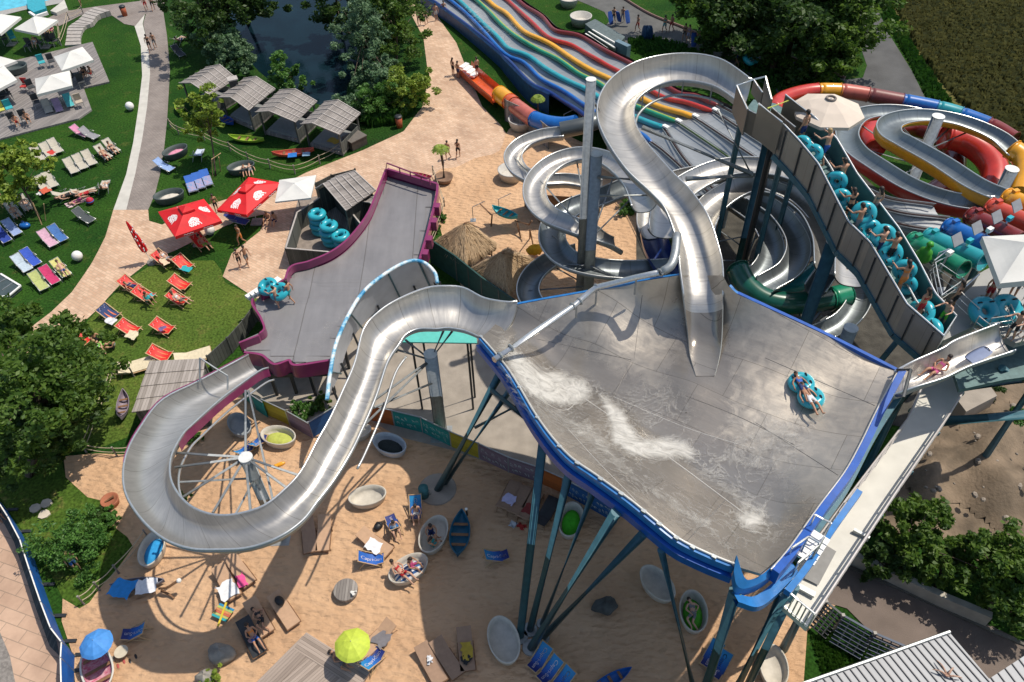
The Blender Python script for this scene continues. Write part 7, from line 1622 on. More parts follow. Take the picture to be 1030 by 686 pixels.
def tree(label,gx,gy,crowns,leaf,m,name='tree',trunk=.16,group=None,nl=60,cat='tree'):
    """crowns: [(px,py,h,rx,ry,rz,clumps)]"""
    g=P(gx,gy);t=thing(name,label,cat,g,group)
    top=P(*crowns[0][:3])
    if trunk:
        b=MB();q=crom([V(g[0],g[1],0),(V(g[0],g[1],0)+top)/2+V(.1,.08,0),top],8);b.tube(q,np.linspace(trunk,trunk*.4,8),9);tk=b.build('trunk',BARK,t,smooth=True)
    for i,(x,y,h,rx,ry,rz,nc) in enumerate(crowns):
        o,cc=crown('crown',P(x,y,h),(rx,ry,rz),nc,nl,leaf,m if not isinstance(m,list) else m[i%len(m)],t,int(gx*3+gy*7+i*13)%9973)
        if trunk:
            for k in range(0,len(cc),max(1,len(cc)//7)):
                a=q[4+(k%4)] ;MB().tube(crom([a,(a+cc[k])/2+V(0,0,.15),cc[k]],6),np.linspace(trunk*.35,trunk*.08,6),6).build('limb',BARK,tk,smooth=True)
    return t
tree('big dark green tree at the left edge above the bush',30,478,[(38,395,4.6,3.5,3.0,2.6,150),(8,345,3.8,2.6,2.6,2.0,80),(60,350,3.0,2.0,1.8,1.7,50),(25,440,3.2,3.0,2.0,1.8,70)],.15,[LF_M,LF_M,LF_M,LF_D],trunk=.26,nl=95)
tree('light yellow green tree on the lawn at the left edge',41,222,[(10,172,4.0,2.1,2.0,1.7,70),(22,158,3.6,1.4,1.4,1.2,25)],.17,LF_Y,trunk=.1,nl=60)
t=tree('young staked tree with bright leaves in front of the cabanas',217,177,[(206,108,4.6,1.45,1.3,1.9,60),(198,125,3.6,1.1,1.1,1.1,25)],.15,LF_Y,trunk=.08,nl=50)
MB().tube([P(214,178),P(213,160,1.6)],.04,6).build('stake',WOODL,t);MB().tube([P(222,172),P(220,158,1.6)],.04,6).build('stake',WOODL,t);MB().tube([P(213,160,1.5),P(222,154,1.5)],.035,6).build('stake',WOODL,t)
t=thing('tree_stake','angled wooden stake pair beside the light green tree','stake',P(45,224));MB().tube([P(42,226),P(33,204,1.6)],.04,6).build('stake',WOODL,t);MB().tube([P(46,222),P(44,205,1.4)],.04,6).build('stake',WOODL,t)
GW='trees and willows round the pond'
for a in [('tall dark tree at the top left of the pond',200,30,[(198,5,5,3.5,3.2,3.2,60),(228,-8,5,3.2,3,3,50)],0.18,LF_D,.2),('grey green willow bush left of the pond',225,62,[(224,45,1.8,2.6,2.2,1.8,60),(240,58,1.4,1.7,1.6,1.3,30)],0.14,[LF_G,LF_G],.08),('dark tree standing over the far left bank of the pond',250,25,[(250,-5,4.5,4,3,3,60)],0.19,LF_D,.2),('round lime green bush between cabanas and pond',292,86,[(288,76,1.6,1.7,1.5,1.6,55)],0.12,LF_B,.06),('dark tree over the right bank of the pond at the top edge',340,22,[(338,0,4,2.6,2.6,3.0,50)],0.18,LF_D,.2),('tall silver green willow on the right bank of the pond',368,70,[(366,38,4.0,2.1,2.0,3.0,80),(375,75,2.4,2.0,1.6,1.8,50),(358,20,3.6,1.7,1.7,2.0,35)],0.14,LF_G,.15),('mid green tree beside the brick plaza and pond',398,70,[(398,28,4.0,2.4,2.2,3.2,80),(392,8,4.2,2.4,2.2,2.4,50)],0.15,LF_M,.16),('bright yellow green shrub at the bend of the brick plaza',412,110,[(410,90,1.9,2.0,1.6,1.7,70)],0.12,LF_Y,.06),('mid green shrub between willow and yellow green shrub',385,118,[(384,98,1.7,2.2,1.6,1.7,60)],0.12,LF_B,.06),('tall dark tree behind the willow at the top edge',385,30,[(385,-12,5,3.2,3,3,50)],0.18,LF_D,.2),('grey green reed bush at the lower pond edge',355,118,[(352,105,1.3,2.0,1.4,1.3,45)],0.12,LF_G,.05)]:
    tree(a[0],a[1],a[2],a[3],a[4],a[5],trunk=a[6],group=GW,nl=105,name='tree')
GT='dark woodland trees beyond the path'
for i,(x,y,h,r,lab) in enumerate(((715,-10,5,4.2,'leftmost dark woodland tree at the top edge'),(760,-4,6,5,'tall dark woodland tree, second along the top edge'),(806,-2,6.2,5,'tall dark woodland tree, third along the top edge'),(845,14,5,4.2,'dark woodland tree beside the upper road'),(735,22,3.4,3.4,'lower dark tree above the grey path'),(785,32,3.6,3.6,'dark tree in the middle of the woodland edge'),(830,46,3.2,3.2,'dark tree at the corner of path and road'),(862,-16,5.5,3.6,'dark woodland tree farthest up the road'))):
    p=P(x,y,h);g=P(x,y,h);q=np.array([g[0],g[1],0]);
    t=thing('woodland_tree',lab,'tree',q,GT);MB().tube([q,p],np.array([.3,.15]),8).build('trunk',BARK,t);crown('crown',p,(r,r,r*.75),90,90,.23,LF_D if i%3 else LF_M,t,50+i)
GR='leafy trees above the lower road'
for x,y,gx,gy,h,r,n,lab,mm in((914,532,905,578,2.4,1.75,75,'leafy tree nearest the gangway above the lower road',LF_M),(948,565,942,592,1.7,1.25,45,'leafy tree in the middle above the lower road',LF_M),(1003,570,995,612,2.5,2.0,95,'leafy tree at the right above the lower road',LF_M),(1044,590,1036,640,2.4,1.9,60,'leafy tree cut by the right edge above the lower road',LF_M),(886,560,880,580,1.3,1.2,40,'smaller dark tree under the gangway above the lower road',LF_D)):
    tree(lab,gx,gy,[(x,y,h,r,r,r*.8,n)],.13,mm,trunk=.13,group=GR,nl=95)
GS='green shrubs'
for x,y,r,h,lab,mm in((83,556,1.7,1.0,'large rounded bush on worn grass by the blue fence',LF_B),(101,524,.5,.4,'small bush on the sand next to the planter',LF_D),(112,526,.55,.4,'second small bush beside the large rounded bush',LF_B),(443,222,.55,.4,'small round shrub by the rope fence and magenta ramp',LF_B),(437,234,.5,.4,'lower round shrub by the rope fence and magenta ramp',LF_B),(1018,432,.9,.6,'green shrub on the soil slope at the right edge',LF_B),(216,686,.5,.4,'small palm like plant at the bottom among the boulders',LF_Y),(303,226,.45,.3,'weedy plant inside the yard of swim rings',LF_B),(985,395,.9,.6,'dark shrub under the platform beams',LF_D),(180,505,.5,.35,'small plant on the sand inside the loop',LF_B),(195,442,.5,.3,'weedy plant under the end of the loop',LF_B),(305,418,.7,.4,'planted greenery behind the coloured fence corner',LF_B),(325,408,.6,.35,'second planted greenery behind the coloured fence corner',LF_M),(680,250,.8,.4,'grassy shrub below the flume beside the chute',LF_B),(632,212,.9,.35,'weedy shrub between the steel flumes',LF_B),(613,320,.8,.4,'shrub below the tall grey columns',LF_Y)):
    t=thing('shrub',lab,'shrub',P(x,y),GS);g=P(x,y);MB().tube([g,g+V(0,0,h)],.03,6).build('stem',BARK,t);crown('foliage',g+V(0,0,h),(r,r*.95,r*.75),max(18,int(70*r)),75,.07 if r<1 else .075,mm,t,int(x+y))
# palm in its tub
t=thing('palm_tree','small palm in a round tub on the plaza','palm',P(447,183));g=P(447,183);MB().lathe([(0,.02),(.5,0),(.72,.5),(.66,.52),(.6,.42),(0,.4)],c=g,n=22).build('tub',mat('wood_tub',(.22,.13,.08),.8,0,.2),t,smooth=True)
top=g+V(-.05,.02,2.9);MB().tube([g+V(0,0,.4),g+V(.02,0,1.6),top],np.array([.11,.09,.1]),9).build('trunk',BARK,t)
rr=np.random.default_rng(4)
for k in range(15):
    a=2*math.pi*k/15+rr.random()*.3;up=.5+.5*rr.random();q=crom([top,top+V(.32*math.cos(a),.32*math.sin(a),.28*up),top+V(.7*math.cos(a),.7*math.sin(a),.1*up-.15)],8);s=V(-math.sin(a),math.cos(a),0)
    b=MB()
    for i in range(7):
        wd=.22*math.sin(math.pi*(i+1)/8)
        for sg_ in(-1,1):b.poly([q[i],q[i+1],q[i+1]+s*sg_*wd+V(0,0,-.05),q[i]+s*sg_*wd*.8+V(0,0,-.05)])
    b.build('frond',LF_Y,t)
# second palm by the low wall
t=thing('palm_tree','thin young palm by the board wall at the blue tube','palm',P(541,124));g=P(541,126);top=g+V(0,0,2.4);MB().tube([g,top],np.array([.08,.06]),8).build('trunk',BARK,t)
for k in range(11):
    a=2*math.pi*k/11;q=crom([top,top+V(.3*math.cos(a),.3*math.sin(a),.25),top+V(.6*math.cos(a),.6*math.sin(a),-.05)],6);s=V(-math.sin(a),math.cos(a),0);b=MB()
    for i in range(5):
        for sg_ in(-1,1):b.poly([q[i],q[i+1],q[i+1]+s*sg_*.13,q[i]+s*sg_*.15])
    b.build('frond',LF_Y,t)
# ================================================================== people
SKIN=[mat('skin_light',(.52,.30,.20),.55,0,.08,6),mat('skin_tan',(.42,.22,.13),.55,0,.08,6),mat('skin_brown',(.30,.15,.085),.55,0,.08,6)]
HAIR=[mat('hair_dark',(.025,.016,.012),.6,0,.2,20),mat('hair_brown',(.09,.05,.028),.6,0,.2,20),mat('hair_blond',(.38,.26,.12),.6,0,.2,20)]
EYE=mat('eye_dark',(.02,.015,.012),.3,0,0)
SW={k:mat('swim_'+k,c,.7,0,.1,8) for k,c in dict(black=(.012,.012,.015),navy=(.01,.025,.11),blue=(.02,.10,.38),red=(.42,.015,.02),green=(.15,.55,.04),white=(.62,.62,.62),pink=(.55,.10,.25),grey=(.15,.16,.17),orange=(.6,.2,.04),teal=(.02,.30,.30),lilac=(.38,.36,.55)).items()}
def sym(d):
    J=dict(d)
    for k,v in list(d.items()):
        if k.endswith('L') and k[:-1]+'R' not in d:J[k[:-1]+'R']=(-v[0],v[1],v[2])
    return J
POSES={
 'stand':dict(pel=(0,0,.95),waist=(0,.01,1.1),chest=(0,0,1.3),nb=(0,-.01,1.46),hd=(0,.02,1.62),shL=(.17,0,1.42),elL=(.24,-.03,1.15),wrL=(.25,.05,.92),hiL=(.09,0,.90),knL=(.1,.02,.5),anL=(.1,-.03,.09),toL=(.12,.13,.035)),
 'walk':dict(pel=(0,0,.94),waist=(0,.01,1.09),chest=(0,.02,1.29),nb=(0,.03,1.45),hd=(0,.06,1.61),shL=(.17,.02,1.41),elL=(.23,-.12,1.16),wrL=(.24,-.1,.93),elR=(-.23,.1,1.16),wrR=(-.22,.27,1.0),shR=(-.17,.02,1.41),hiL=(.09,0,.9),knL=(.1,.2,.54),anL=(.1,.18,.13),toL=(.11,.33,.06),hiR=(-.09,0,.9),knR=(-.1,-.02,.5),anR=(-.1,-.3,.15),toR=(-.11,-.17,.03)),
 'carry':dict(pel=(0,0,.95),waist=(0,.02,1.1),chest=(0,.03,1.3),nb=(0,.05,1.45),hd=(0,.1,1.6),shL=(.18,.03,1.42),elL=(.3,.2,1.28),wrL=(.3,.45,1.32),hiL=(.09,0,.9),knL=(.1,.14,.52),anL=(.1,.08,.09),toL=(.12,.23,.035),hiR=(-.09,0,.9),knR=(-.1,.02,.5),anR=(-.1,-.14,.09),toR=(-.12,.02,.035)),
 'sit':dict(pel=(0,0,.12),waist=(0,-.03,.27),chest=(0,-.06,.46),nb=(0,-.04,.62),hd=(0,.03,.77),shL=(.17,-.05,.58),elL=(.26,.08,.38),wrL=(.2,.3,.36),hiL=(.09,.04,.12),knL=(.15,.42,.42),anL=(.13,.56,.09),toL=(.14,.7,.04)),
 'lie':dict(pel=(0,0,.13),waist=(0,-.15,.14),chest=(0,-.36,.15),nb=(0,-.52,.16),hd=(0,-.68,.2),shL=(.17,-.46,.14),elL=(.32,-.24,.08),wrL=(.34,.0,.08),hiL=(.09,.06,.13),knL=(.12,.46,.2),anL=(.13,.86,.08),toL=(.15,.92,.2)),
 'recline':dict(pel=(0,.02,.13),waist=(0,-.12,.2),chest=(0,-.28,.34),nb=(0,-.4,.47),hd=(0,-.47,.63),shL=(.17,-.36,.43),elL=(.27,-.16,.24),wrL=(.12,.04,.28),hiL=(.09,.06,.13),knL=(.13,.44,.32),anL=(.13,.78,.1),toL=(.15,.9,.16)),
 'curl':dict(pel=(0,0,.13),waist=(0,-.14,.15),chest=(0,-.32,.17),nb=(.03,-.46,.2),hd=(.07,-.58,.22),shL=(.17,-.38,.2),elL=(.3,-.16,.2),wrL=(.16,.04,.26),shR=(-.15,-.42,.14),elR=(-.3,-.3,.1),wrR=(-.16,-.1,.16),hiL=(.09,.05,.15),knL=(.34,.26,.2),anL=(.2,.6,.1),toL=(.24,.74,.1),hiR=(-.07,.05,.12),knR=(.12,.4,.12),anR=(-.04,.72,.08),toR=(0,.86,.08)),
}
def body(pose):
    J={k:V(*v) for k,v in sym(POSES[pose]).items()}
    vs=[];rad=[];ed=[];idx={}
    def add(k,p,r,frm=None):
        idx[k]=len(vs);vs.append(tuple(p));rad.append(r)
        if frm is not None:ed.append((idx[frm],idx[k]))
    add('pel',J['pel'],(.135,.105));add('waist',J['waist'],(.115,.09),'pel');add('chest',J['chest'],(.14,.105),'waist');add('nb',J['nb'],(.06,.06),'chest')
    h=J['hd'];n=J['nb'];ax=(h-n)/np.linalg.norm(h-n)
    add('neck',n+(h-n)*.35,(.05,.05),'nb');add('jaw',h-ax*.05,(.072,.078),'neck');add('skull',h+ax*.05,(.08,.092),'jaw');add('crown',h+ax*.11,(.05,.055),'skull')
    for s in'LR':
        add('sh'+s,J['sh'+s],(.056,.056),'chest');add('ua'+s,(J['sh'+s]+J['el'+s])/2,(.046,.046),'sh'+s);add('el'+s,J['el'+s],(.037,.037),'ua'+s);add('fa'+s,(J['el'+s]*.6+J['wr'+s]*.4),(.038,.038),'el'+s);add('wr'+s,J['wr'+s],(.025,.025),'fa'+s)
        d=(J['wr'+s]-J['el'+s]);d/=np.linalg.norm(d);add('pm'+s,J['wr'+s]+d*.08,(.04,.02),'wr'+s)
        add('hi'+s,J['hi'+s],(.085,.09),'pel');add('th'+s,(J['hi'+s]*.55+J['kn'+s]*.45),(.075,.078),'hi'+s);add('kn'+s,J['kn'+s],(.052,.052),'th'+s);add('ca'+s,(J['kn'+s]*.65+J['an'+s]*.35),(.052,.054),'kn'+s);add('an'+s,J['an'+s],(.033,.035),'ca'+s);add('to'+s,J['to'+s],(.035,.022),'an'+s)
    me=bpy.data.meshes.new('body');me.from_pydata(vs,ed,[]);o=bpy.data.objects.new('tmp_body',me);COL.objects.link(o)
    o.modifiers.new('skin','SKIN');o.modifiers.new('sub','SUBSURF').levels=1
    for i,r in enumerate(rad):me.skin_vertices[0].data[i].radius=r
    me.skin_vertices[0].data[0].use_root=True
    bpy.context.view_layer.update();dg=bpy.context.evaluated_depsgraph_get()
    m2=bpy.data.meshes.new_from_object(o.evaluated_get(dg));bpy.data.objects.remove(o)
    b=MB();b.v=[tuple(v.co) for v in m2.vertices];b.f=[tuple(p.vertices) for p in m2.polygons]
    pel,ch,nb=J['pel'],J['chest'],J['nb'];axis=(ch-pel);La=np.linalg.norm(axis);axis/=La
    co=np.array(b.v)
    for f in b.f:
        c=co[list(f)].mean(0);t=np.dot(c-pel,axis);mi=0
        rr=np.linalg.norm((c-pel)-axis*t)
        near_th=min(np.linalg.norm(c-(J['hi'+s]*(1-u)+J['kn'+s]*u)) for s in'LR' for u in(0,.15,.3,.42))
        if (-.14<t<.07*La/.35 and rr<.19 and t>-.2) or near_th<.115:mi=1
        elif .62*La<t<1.08*La and rr<.155:mi=2
        b.m.append(mi)
    # fingers, nose, ears, eyes
    for s in'LR':
        d=J['wr'+s]-J['el'+s];d/=np.linalg.norm(d);side=V(1 if s=='L' else -1,0,0);x=np.cross(d,[0,1.,.2]);x/=np.linalg.norm(x);y=np.cross(x,d);pm=J['wr'+s]+d*.07
        for k,(o_,l) in enumerate(((-.027,.065),(-.009,.078),(.009,.074),(.027,.058))):
            a=pm+y*o_+d*.03;b.tube([a,a+d*l*.5+x*.004,a+d*l*.85+x*.018],np.array([.010,.009,.007]),6)
        a=J['wr'+s]+d*.03-y*.03;b.tube([a,a+d*.03-y*.025,a+d*.06-y*.03+x*.01],np.array([.012,.011,.008]),6)
    up=ax;fw=np.array([0,1.,0])-up*up[1]
    if np.linalg.norm(fw)<.3:fw=np.array([0,0,1.])-up*up[2]
    if pose in('lie','recline','curl'):fw=np.array([0,.35,1.])-up*np.dot([0,.35,1.],up)
    fw/=np.linalg.norm(fw);sd=np.cross(fw,up);Mh=np.column_stack([sd,fw,up])
    b.ell(h+fw*.095-up*.01,(.014,.022,.022),6,4,0,R=Mh);b.ell(h+fw*.082-up*.048,(.025,.012,.008),6,4,1 if 0 else 0,R=Mh)
    for s in(-1,1):
        b.ell(h+sd*.085*s,(.012,.022,.032),6,4,0,R=Mh);b.ell(h+fw*.085+sd*.03*s+up*.018,(.012,.008,.008),6,4,3,R=Mh)
    hb=MB();hb.ell(h+up*.045-fw*.018,(.094,.105,.095),12,8,0,R=Mh);hb.ell(h-fw*.06-up*.02,(.08,.06,.09),10,6,0,R=Mh)
    hl=MB();hl.v=list(hb.v);hl.f=list(hb.f);hl.m=list(hb.m);hl.ell(h-fw*.09-up*.1,(.075,.04,.13),10,6,0,R=Mh)
    return b,hb,hl
def p_person(pose,long_):
    def fn():
        t=thing('person',None,'person',(0,0,0));b,hs,hl=body(pose)
        b.build('body',[SKIN[0],SW['black'],SKIN[0],EYE],t,smooth=True);(hl if long_ else hs).build('hair',HAIR[0],t,smooth=True);return t
    return fn
PR={}
def person(pose,at,face,label,sk=1,bot='black',top=None,hair=0,lng=None,s=1.,tilt=None,group=None):
    """at = (px,py,h) of the feet / seat; face = pixel direction the person faces (head to feet when lying)"""
    lng=bool(top) if lng is None else lng
    if (pose,lng) not in PR:PR[pose,lng]=Proto(p_person(pose,lng))
    p=P(*at);a=ang(at[0],at[1],face[0],face[1],at[2])-math.pi/2
    s*=.95+.1*((at[0]*7.3+at[1]*3.1)%1.0)
    return PR[pose,lng].put(p,a,label,group,scale=s,tilt=tilt,mats={('body',0):SKIN[sk],('body',1):SW[bot],('body',2):SW[top] if top else SKIN[sk],('hair',0):HAIR[hair]})
PP=person
# plaza and paths
PP('walk',(451,160,0),(-3,5),'person in dark shorts walking beside the palm, left of the couple on the plaza',1,'grey')
PP('walk',(461,159,0),(2,-5),'person in black bikini walking beside the palm, right of the couple on the plaza',1,'black','black')
for a in [('walk',(422,26,0),(-1,5),'person with dark top walking by the pond fence at the top of the plaza',1,'black','black'),('walk',(429,25,0),(-1,5),'tanned person in brown trunks at the top of the plaza',1,'grey'),('stand',(439,21,0),(3,4),'pale swimmer next to the racing slide wall',0,'white'),('walk',(447,18,0),(3,4),'swimmer in dark trunks against the blue slide wall',1,'navy'),('stand',(456,76,0),(4,-2),'person in dark shorts waiting at the orange slide mouth',0,'black','black'),('stand',(461,79,0),(4,-2),'second person at the orange slide mouth, nearer the plaza middle',1,'navy'),
 ('stand',(480,76,.5),(-5,-3),'boy in black shorts standing inside the orange slide trough',0,'black'),
 ('walk',(152,52,0),(1,6),'person in dark swimsuit walking down the grey path, left of two',1,'black','black'),('walk',(157,49,0),(1,6),'person in dark trunks walking down the grey path, right of two',1,'grey'),('walk',(148,11,0),(1,6),'person in red walking at the top of the grey path',0,'red','red'),('walk',(155,11,0),(1,-6),'person in dark clothes walking at the top of the grey path',1,'black','black'),('walk',(82,6,0),(4,3),'tanned bather walking on the paving beside the pool',1,'navy'),
 ('walk',(244,246,0),(-4,3),'woman in orange bikini walking in front of the red parasol',1,'orange','orange'),('walk',(242.5,269,0),(3,5),'woman in black bikini on the lawn edge, left of the pair',0,'black','black'),('walk',(250,267,0),(5,4),'man in dark shorts stepping onto the paving, right of the pair',1,'grey'),('stand',(219,214,0),(3,3),'person in black between the two red parasols',1,'black','black')]:PP(*a)
for a in [('walk',(617,24,0),(-3,4),'left swimmer with blue mats on the tarmac path',1,'black','black'),('walk',(626,23,0),(-3,4),'second swimmer with blue mats on the tarmac path',2,'grey'),('walk',(641,32,0),(-5,2),'child in red shorts on the tarmac path',1,'red'),('walk',(668,33,0),(-5,3),'child in dark green on the tarmac path',1,'teal','teal'),('walk',(675,32,0),(-5,3),'person in red trunks on the tarmac path',1,'red'),('walk',(688,41,0),(-4,4),'person in black with the lilac towel behind',1,'black','black'),('walk',(692,43,0),(-4,4),'person wrapped in a lilac towel on the path',0,'lilac','lilac'),('walk',(701,46,0),(-5,3),'person in orange holding a blue mat on the path',1,'orange','orange'),('walk',(741,66,0),(-5,-2),'first person carrying the double ring on the grey path',1,'navy'),('walk',(749,66,0),(-5,-2),'second person carrying the double ring on the grey path',1,'black')]:PP(*a)
MATB=mat('mat_blue',(.015,.07,.30),.6,0,.1,3)
def smat(x,y,h,dx,dy,label,R=None,m=None):
    c=P(x,y,h);a=ang(x,y,dx,dy,h);b=MB();rows=[]
    for u in np.linspace(-.62,.62,9):
        w=.27*(1-.25*(abs(u)/.62)**3);rows.append([(u,-w,.03),(u,-w*.5,.055),(u,w*.5,.055),(u,w,.03),(u,w*.5,.0),(u,-w*.5,.0),(u,-w,.03)])
    M3=rotz(a)@(np.array(Matrix.Rotation(R or 0,3,'Y')))
    b.grid([[c+M3@np.array(q) for q in r] for r in rows]);b.poly([c+M3@np.array(q) for q in rows[0][:6]]);b.poly([c+M3@np.array(q) for q in rows[-1][:6]][::-1])
    t=thing('slide_mat',label,'slide mat',c);b.build('mat_body',m or MATB,t,smooth=True);e=c+M3@V(.58,0,.05);MB().tube(crom([c+M3@V(.5,-.12,.05),c+M3@V(.56,0,.12),c+M3@V(.5,.12,.05)],6),.02,5).build('handle',BLACK,t);return t
for a in((614,18,.8,5,3,'blue slide mat under the arm of the left swimmer',1.2),(622,17,.9,5,-3,'blue slide mat at the left side of the second swimmer',1.2),(631,17,.9,5,3,'blue slide mat at the right side of the second swimmer',1.2),(698,40,.9,3,9,'big blue slide mat carried by the person in orange',1.)):smat(*a[:5],a[5],R=a[6])
t=thing('mat_pile','tall pile of dark blue slide mats standing on the tarmac path','mat pile',P(651,34))
for k in range(5):
    c=P(648+k*1.6,33,.65);MB().box(c,(.12,.9,1.3),rz=.3,R=rotz(.3)@np.array(Matrix.Rotation(.08*(k-2),3,'Y'))).build('mat',MATB,t,bevel=.05) if 0 else MB().ell(c,(.10,.42,.75),10,8,R=rotz(.4)).build('mat',mat('mat_navy',(.01,.05,.12),.6,0,.15,3),t,smooth=True)
# lawn sunbathers
for a in [('recline',(106,158,.36),(8,6),'sunbather on the lounger nearest the pale strip',1,'red'),('recline',(114,152,.36),(8,6),'second sunbather close to the pale strip',1,'black','black'),('lie',(67,198,.5),(9,-3),'sunbather lying flat beside the white towel',0,'black','black'),('lie',(86,196,.5),(9,-3),'sunbather lying beside the red and blue ball',1,'red','red'),('lie',(79,203,.08),(9,-4),'sunbather lying on the towel on the grass',0,'pink','pink'),('recline',(106,191,.36),(3,-8),'sunbather in white on the turned away lounger',0,'white','white'),('recline',(16,216,.36),(8,9),'sunbather in the shade of the light green tree',1,'grey'),('recline',(27,208,.36),(8,9),'sunbather near the staked tree trunk',0,'white'),('recline',(64,273,.36),(8,8),'sunbather on the yellow towel by the globe lamp',0,'blue'),('walk',(3,208,0),(5,4),'bather walking under the light green tree',1,'black'),('recline',(181,42,.36),(7,-5),'sunbather beside the pond willows',0,'blue'),('sit',(17,124,.6),(4,7),'person seated at the deck edge, left',1,'red'),('sit',(28,121,.6),(4,7),'person seated at the deck edge, right',1,'black'),('sit',(36,45,.5),(-2,5),'diner with light hair at the lawn table',0,'white','white',2),('sit',(53,32,.5),(-3,5),'diner in pink at the table under the lawn parasol',0,'pink','pink'),('sit',(45,34,.5),(5,3),'diner in white under the lawn parasol',1,'white','white'),('sit',(85,76,.6),(-3,4),'diner in black at the terrace table',1,'black','black'),('sit',(92,75,.6),(-5,2),'diner in red at the terrace table',1,'red','red'),
 ('recline',(168,261,.42),(8,3),'sunbather in the red deck chair by the closed parasol',0,'white','white'),('recline',(206,247,.42),(7,5),'person with green cloth in the shaded red deck chair',1,'green'),('recline',(182,303,.45),(8,2),'person in grey sprawled across a red deck chair',0,'grey','white'),('lie',(134,289,.5),(9,3),'person lying in blue on the red deck chair nearest the path',1,'navy','navy'),('sit',(149,303,.4),(7,3),'person seated in teal on a red deck chair',1,'teal','teal'),('sit',(98,344,.05),(6,3),'dark haired person seated on the grass beside the green bag',1,'black','black'),('sit',(116,350,.05),(-6,2),'person in white and black seated on the grass facing left',1,'black','white'),('sit',(99,352,.05),(5,5),'child in a white hat seated on the grass',0,'white','white',2),
 ('sit',(270,222,.3),(-3,5),'person seated in the parasol shade, left of two',1,'black'),('sit',(277,223,.3),(-3,5),'person seated in the parasol shade, right of two',1,'navy'),
 ('lie',(246,173,.35),(2,9),'sunbather in the dark green tub, left of the couple',1,'black','black'),('lie',(252,172,.35),(2,9),'sunbather in the dark green tub, right of the couple',0,'grey')]:
    PP(*a[:4],sk=a[4],bot=a[5],top=a[6] if len(a)>6 else None,hair=a[7] if len(a)>7 else (len(a[3])%2))
# beach people
for a in [('curl',(263,623,.38),(6,9),'dark haired sunbather on the brown sunbed',1,'black','black'),('recline',(256,642,.38),(5,8),'sunbather in orange and blue on the dark sunbed',1,'blue','orange'),('sit',(397,533,.35),(3,7),'person in white on the blue deck chair in the sun',0,'grey','white'),('sit',(419,517,.4),(0,8),'pale person sitting in the dark blue deck chair',0,'white'),('sit',(434,537,.3),(2,9),'dark haired person in the cream tub, nearer the back',1,'navy','navy'),('sit',(434,550,.3),(6,-4),'second person in the cream tub wearing teal',1,'teal','teal'),('recline',(404,577,.5),(6,4),'person in red on the striped tub mat',0,'red','red'),('sit',(414,570,.5),(8,3),'person in dark pink on the striped tub mat',1,'pink','pink'),('curl',(697,618,.4),(2,9),'person curled up on the green cushion',0,'grey','grey'),('curl',(345,664,.1),(4,3),'person lying in the shade of the lime umbrella',1,'grey')]:
    PP(*a[:4],sk=a[4],bot=a[5],top=a[6] if len(a)>6 else None)
PP('stand',(79,573,0),(4,6),'person in pale blue with a white cap beside the rounded bush',0,'blue','white',hair=2)
PP('stand',(4,524,0),(5,5),'person in dark clothes at the banner fence on the left edge',1,'black','black')
# landing basin: two swimmers with a ring
PP('carry',(281,309,2.35),(-7,-3),'swimmer in light trunks pushing the ring out of the basin',0,'grey');PP('walk',(294,304,2.35),(-7,-2),'swimmer in dark green shorts wading behind the ring',1,'teal')
DRG='turquoise double swim rings'
def ring2(x,y,h,dx,dy,label,tilt=None,s=1.):return DRING.put(P(x,y,h),ang(x,y,dx,dy,h),label,DRG,scale=s,tilt=tilt)
ring2(277,293,2.95,9,4,'double ring held by the swimmers in the landing basin',(.35,0))
ring2(753,61,1.0,8,-6,'double ring carried on the grey path at the top',(.6,.2))
hb=BH(810,396);ring2(810,396,hb-.02,6,9,'double ring with a rider sliding across the bowl',(.1,0),.88)
PP('lie',(814,402,hb+.30),(6,9),'rider in white shorts lying on the double ring in the bowl',1,'white');PP('lie',(806,390,hb+.34),(5,9),'rider with blue top behind on the double ring in the bowl',2,'navy','blue',s=.9)
# climbing the stairs with rings
def sp(u,v):p=stair(u,v);return p
STG='people carrying rings up the stairs'
for k,(u,v,pose,lab,sk,bot,top,hr) in enumerate(((.06,.5,'stand','climber at the very top of the stairs in dark trunks',1,'navy',None,0),(.17,.62,'carry','fair haired climber in blue shorts near the top of the stairs',0,'blue',None,2),(.33,.5,'carry','climber framed by the upright ring in the upper stairs',1,'black',None,0),(.43,.3,'carry','climber in dark swimsuit just below the upright ring',1,'black','black',0),(.52,.22,'carry','climber leaning on the left steel panel in the middle of the stairs',1,'grey',None,0),(.49,.95,'stand','climber at the far railing of the middle stairs',0,'grey','grey',0),(.62,.3,'carry','shirtless climber reaching toward the big double ring',0,'navy',None,0),(.68,.52,'carry','shirtless climber bending with dark shorts behind the double ring',1,'black',None,0),(.80,.35,'carry','climber low on the stairs beside the folded ring',1,'orange','orange',0),(.91,.42,'stand','dark haired climber near the foot of the stairs',1,'red','red',0))):
    p=stair(u,v);q=stair(max(0,u-.05),v);a=math.atan2(q[1]-p[1],q[0]-p[0])-math.pi/2
    if (pose,bool(top)) not in PR:PR[pose,bool(top)]=Proto(p_person(pose,bool(top)))
    PR[pose,bool(top)].put(p,a,lab,STG,scale=1.08+.03*(k%3),mats={('body',0):SKIN[sk],('body',1):SW[bot],('body',2):SW[top] if top else SKIN[sk],('hair',0):HAIR[hr]})
def ringw(c,rz,label,tilt,s=1.):return DRING.put(c,rz,label,DRG,scale=s,tilt=tilt)
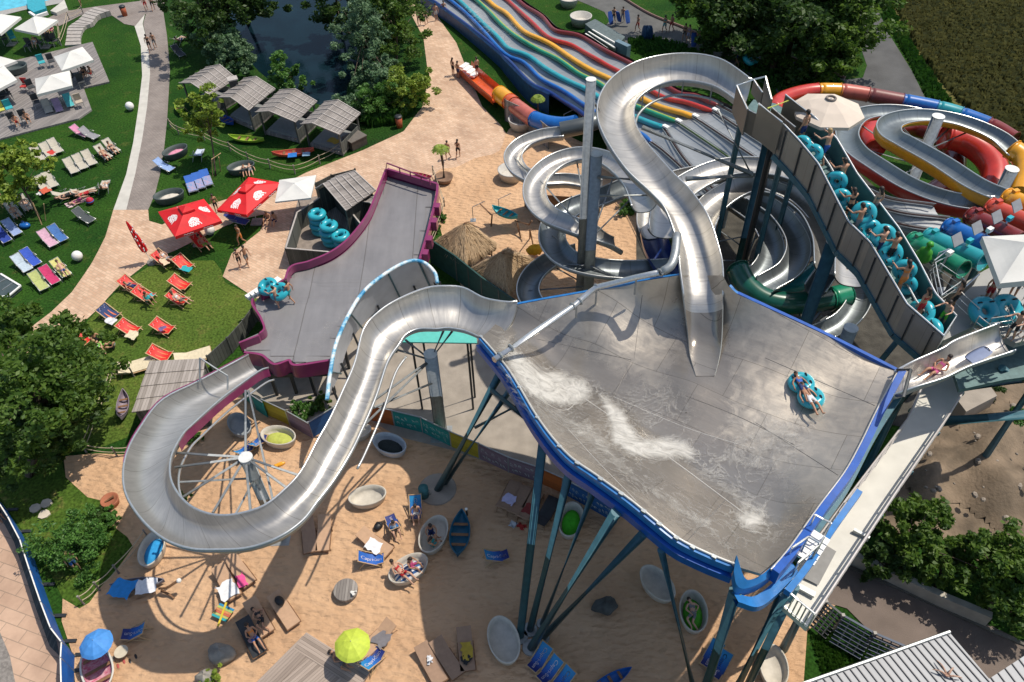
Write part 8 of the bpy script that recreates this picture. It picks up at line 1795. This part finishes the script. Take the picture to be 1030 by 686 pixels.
for u,v,z,rz,lab,tl,sc in((.13,.3,.55,-.9,'double ring carried in front of the fair haired climber',(1.0,.2),.75),(.31,.45,.55,-.9,'upright double ring round a climber in the upper stairs',(1.25,1.3),.78),(.40,.32,.45,-1.0,'double ring just below the upright one on the stairs',(.9,1.0),.74),(.51,.5,.75,-1.0,'large double ring in the middle of the stairs',(.75,.9),.88),(.64,.52,.75,-1.0,'large double ring below the middle of the stairs',(.7,.8),.88),(.775,.6,.65,-.8,'double ring standing on edge low on the stairs',(1.15,1.2),.8)):ringw(stair(u,v)+V(0,0,z),rz,lab,tl,sc)
ring2(932,325,10.75,5,7,'double ring held at the foot of the stairs',(.8,.3),.95)
ring2(997,314,10.7,9,-1,'double ring laid against the railing of the tower platform',(.55,0),1.1)
for a in [('carry',(944,330,10.3),(-6,3),'person in lime green shorts at the foot of the stairs',0,'green'),('stand',(955,313,10.3),(-5,-3),'person in black bikini on the tower platform',1,'black','black'),('stand',(990,305,10.3),(3,5),'lifeguard in red swimsuit behind the double ring',1,'red','red'),('stand',(1016,300,10.3),(-4,3),'person in the shade beside the white canopy',1,'grey'),('stand',(1027,318,10.3),(-5,4),'person in dark swimsuit near the right edge of the platform',0,'black','black'),('carry',(1014,342,10.5),(-8,3),'shirtless person leaning out over the entry slide',0,'black'),('stand',(1027,338,10.3),(-6,2),'person in purple bikini behind the entry slide',0,'lilac','lilac'),('stand',(1034,345,10.3),(-6,2),'person at the right edge of the platform in pink',0,'pink','pink')]:PP(*a[:4],sk=a[4],bot=a[5],top=a[6] if len(a)>6 else None)
PP('recline',(941,374,10.42),(-8,4),'rider sliding down the short entry slide',1,'pink','pink')
smat(984,357,11.0,9,-5,'grey blue slide mat waiting at the top of the entry slide',m=mat('mat_greyblue',(.16,.20,.32),.6,0,.1,3))
# a few swimmers in the pool at the top left
for k,(x,y) in enumerate(((5,8),(13,6),(20,8),(12,1),(30,3))):
    PP('stand',(x,y,-1.15),(3,4),['swimmer in the pool at the left edge','swimmer in the pool, second from the left','swimmer in the pool near the surround','swimmer far out in the pool','swimmer beside the aqua chute'][k],1,'black')
# cutlery of small things: knobs
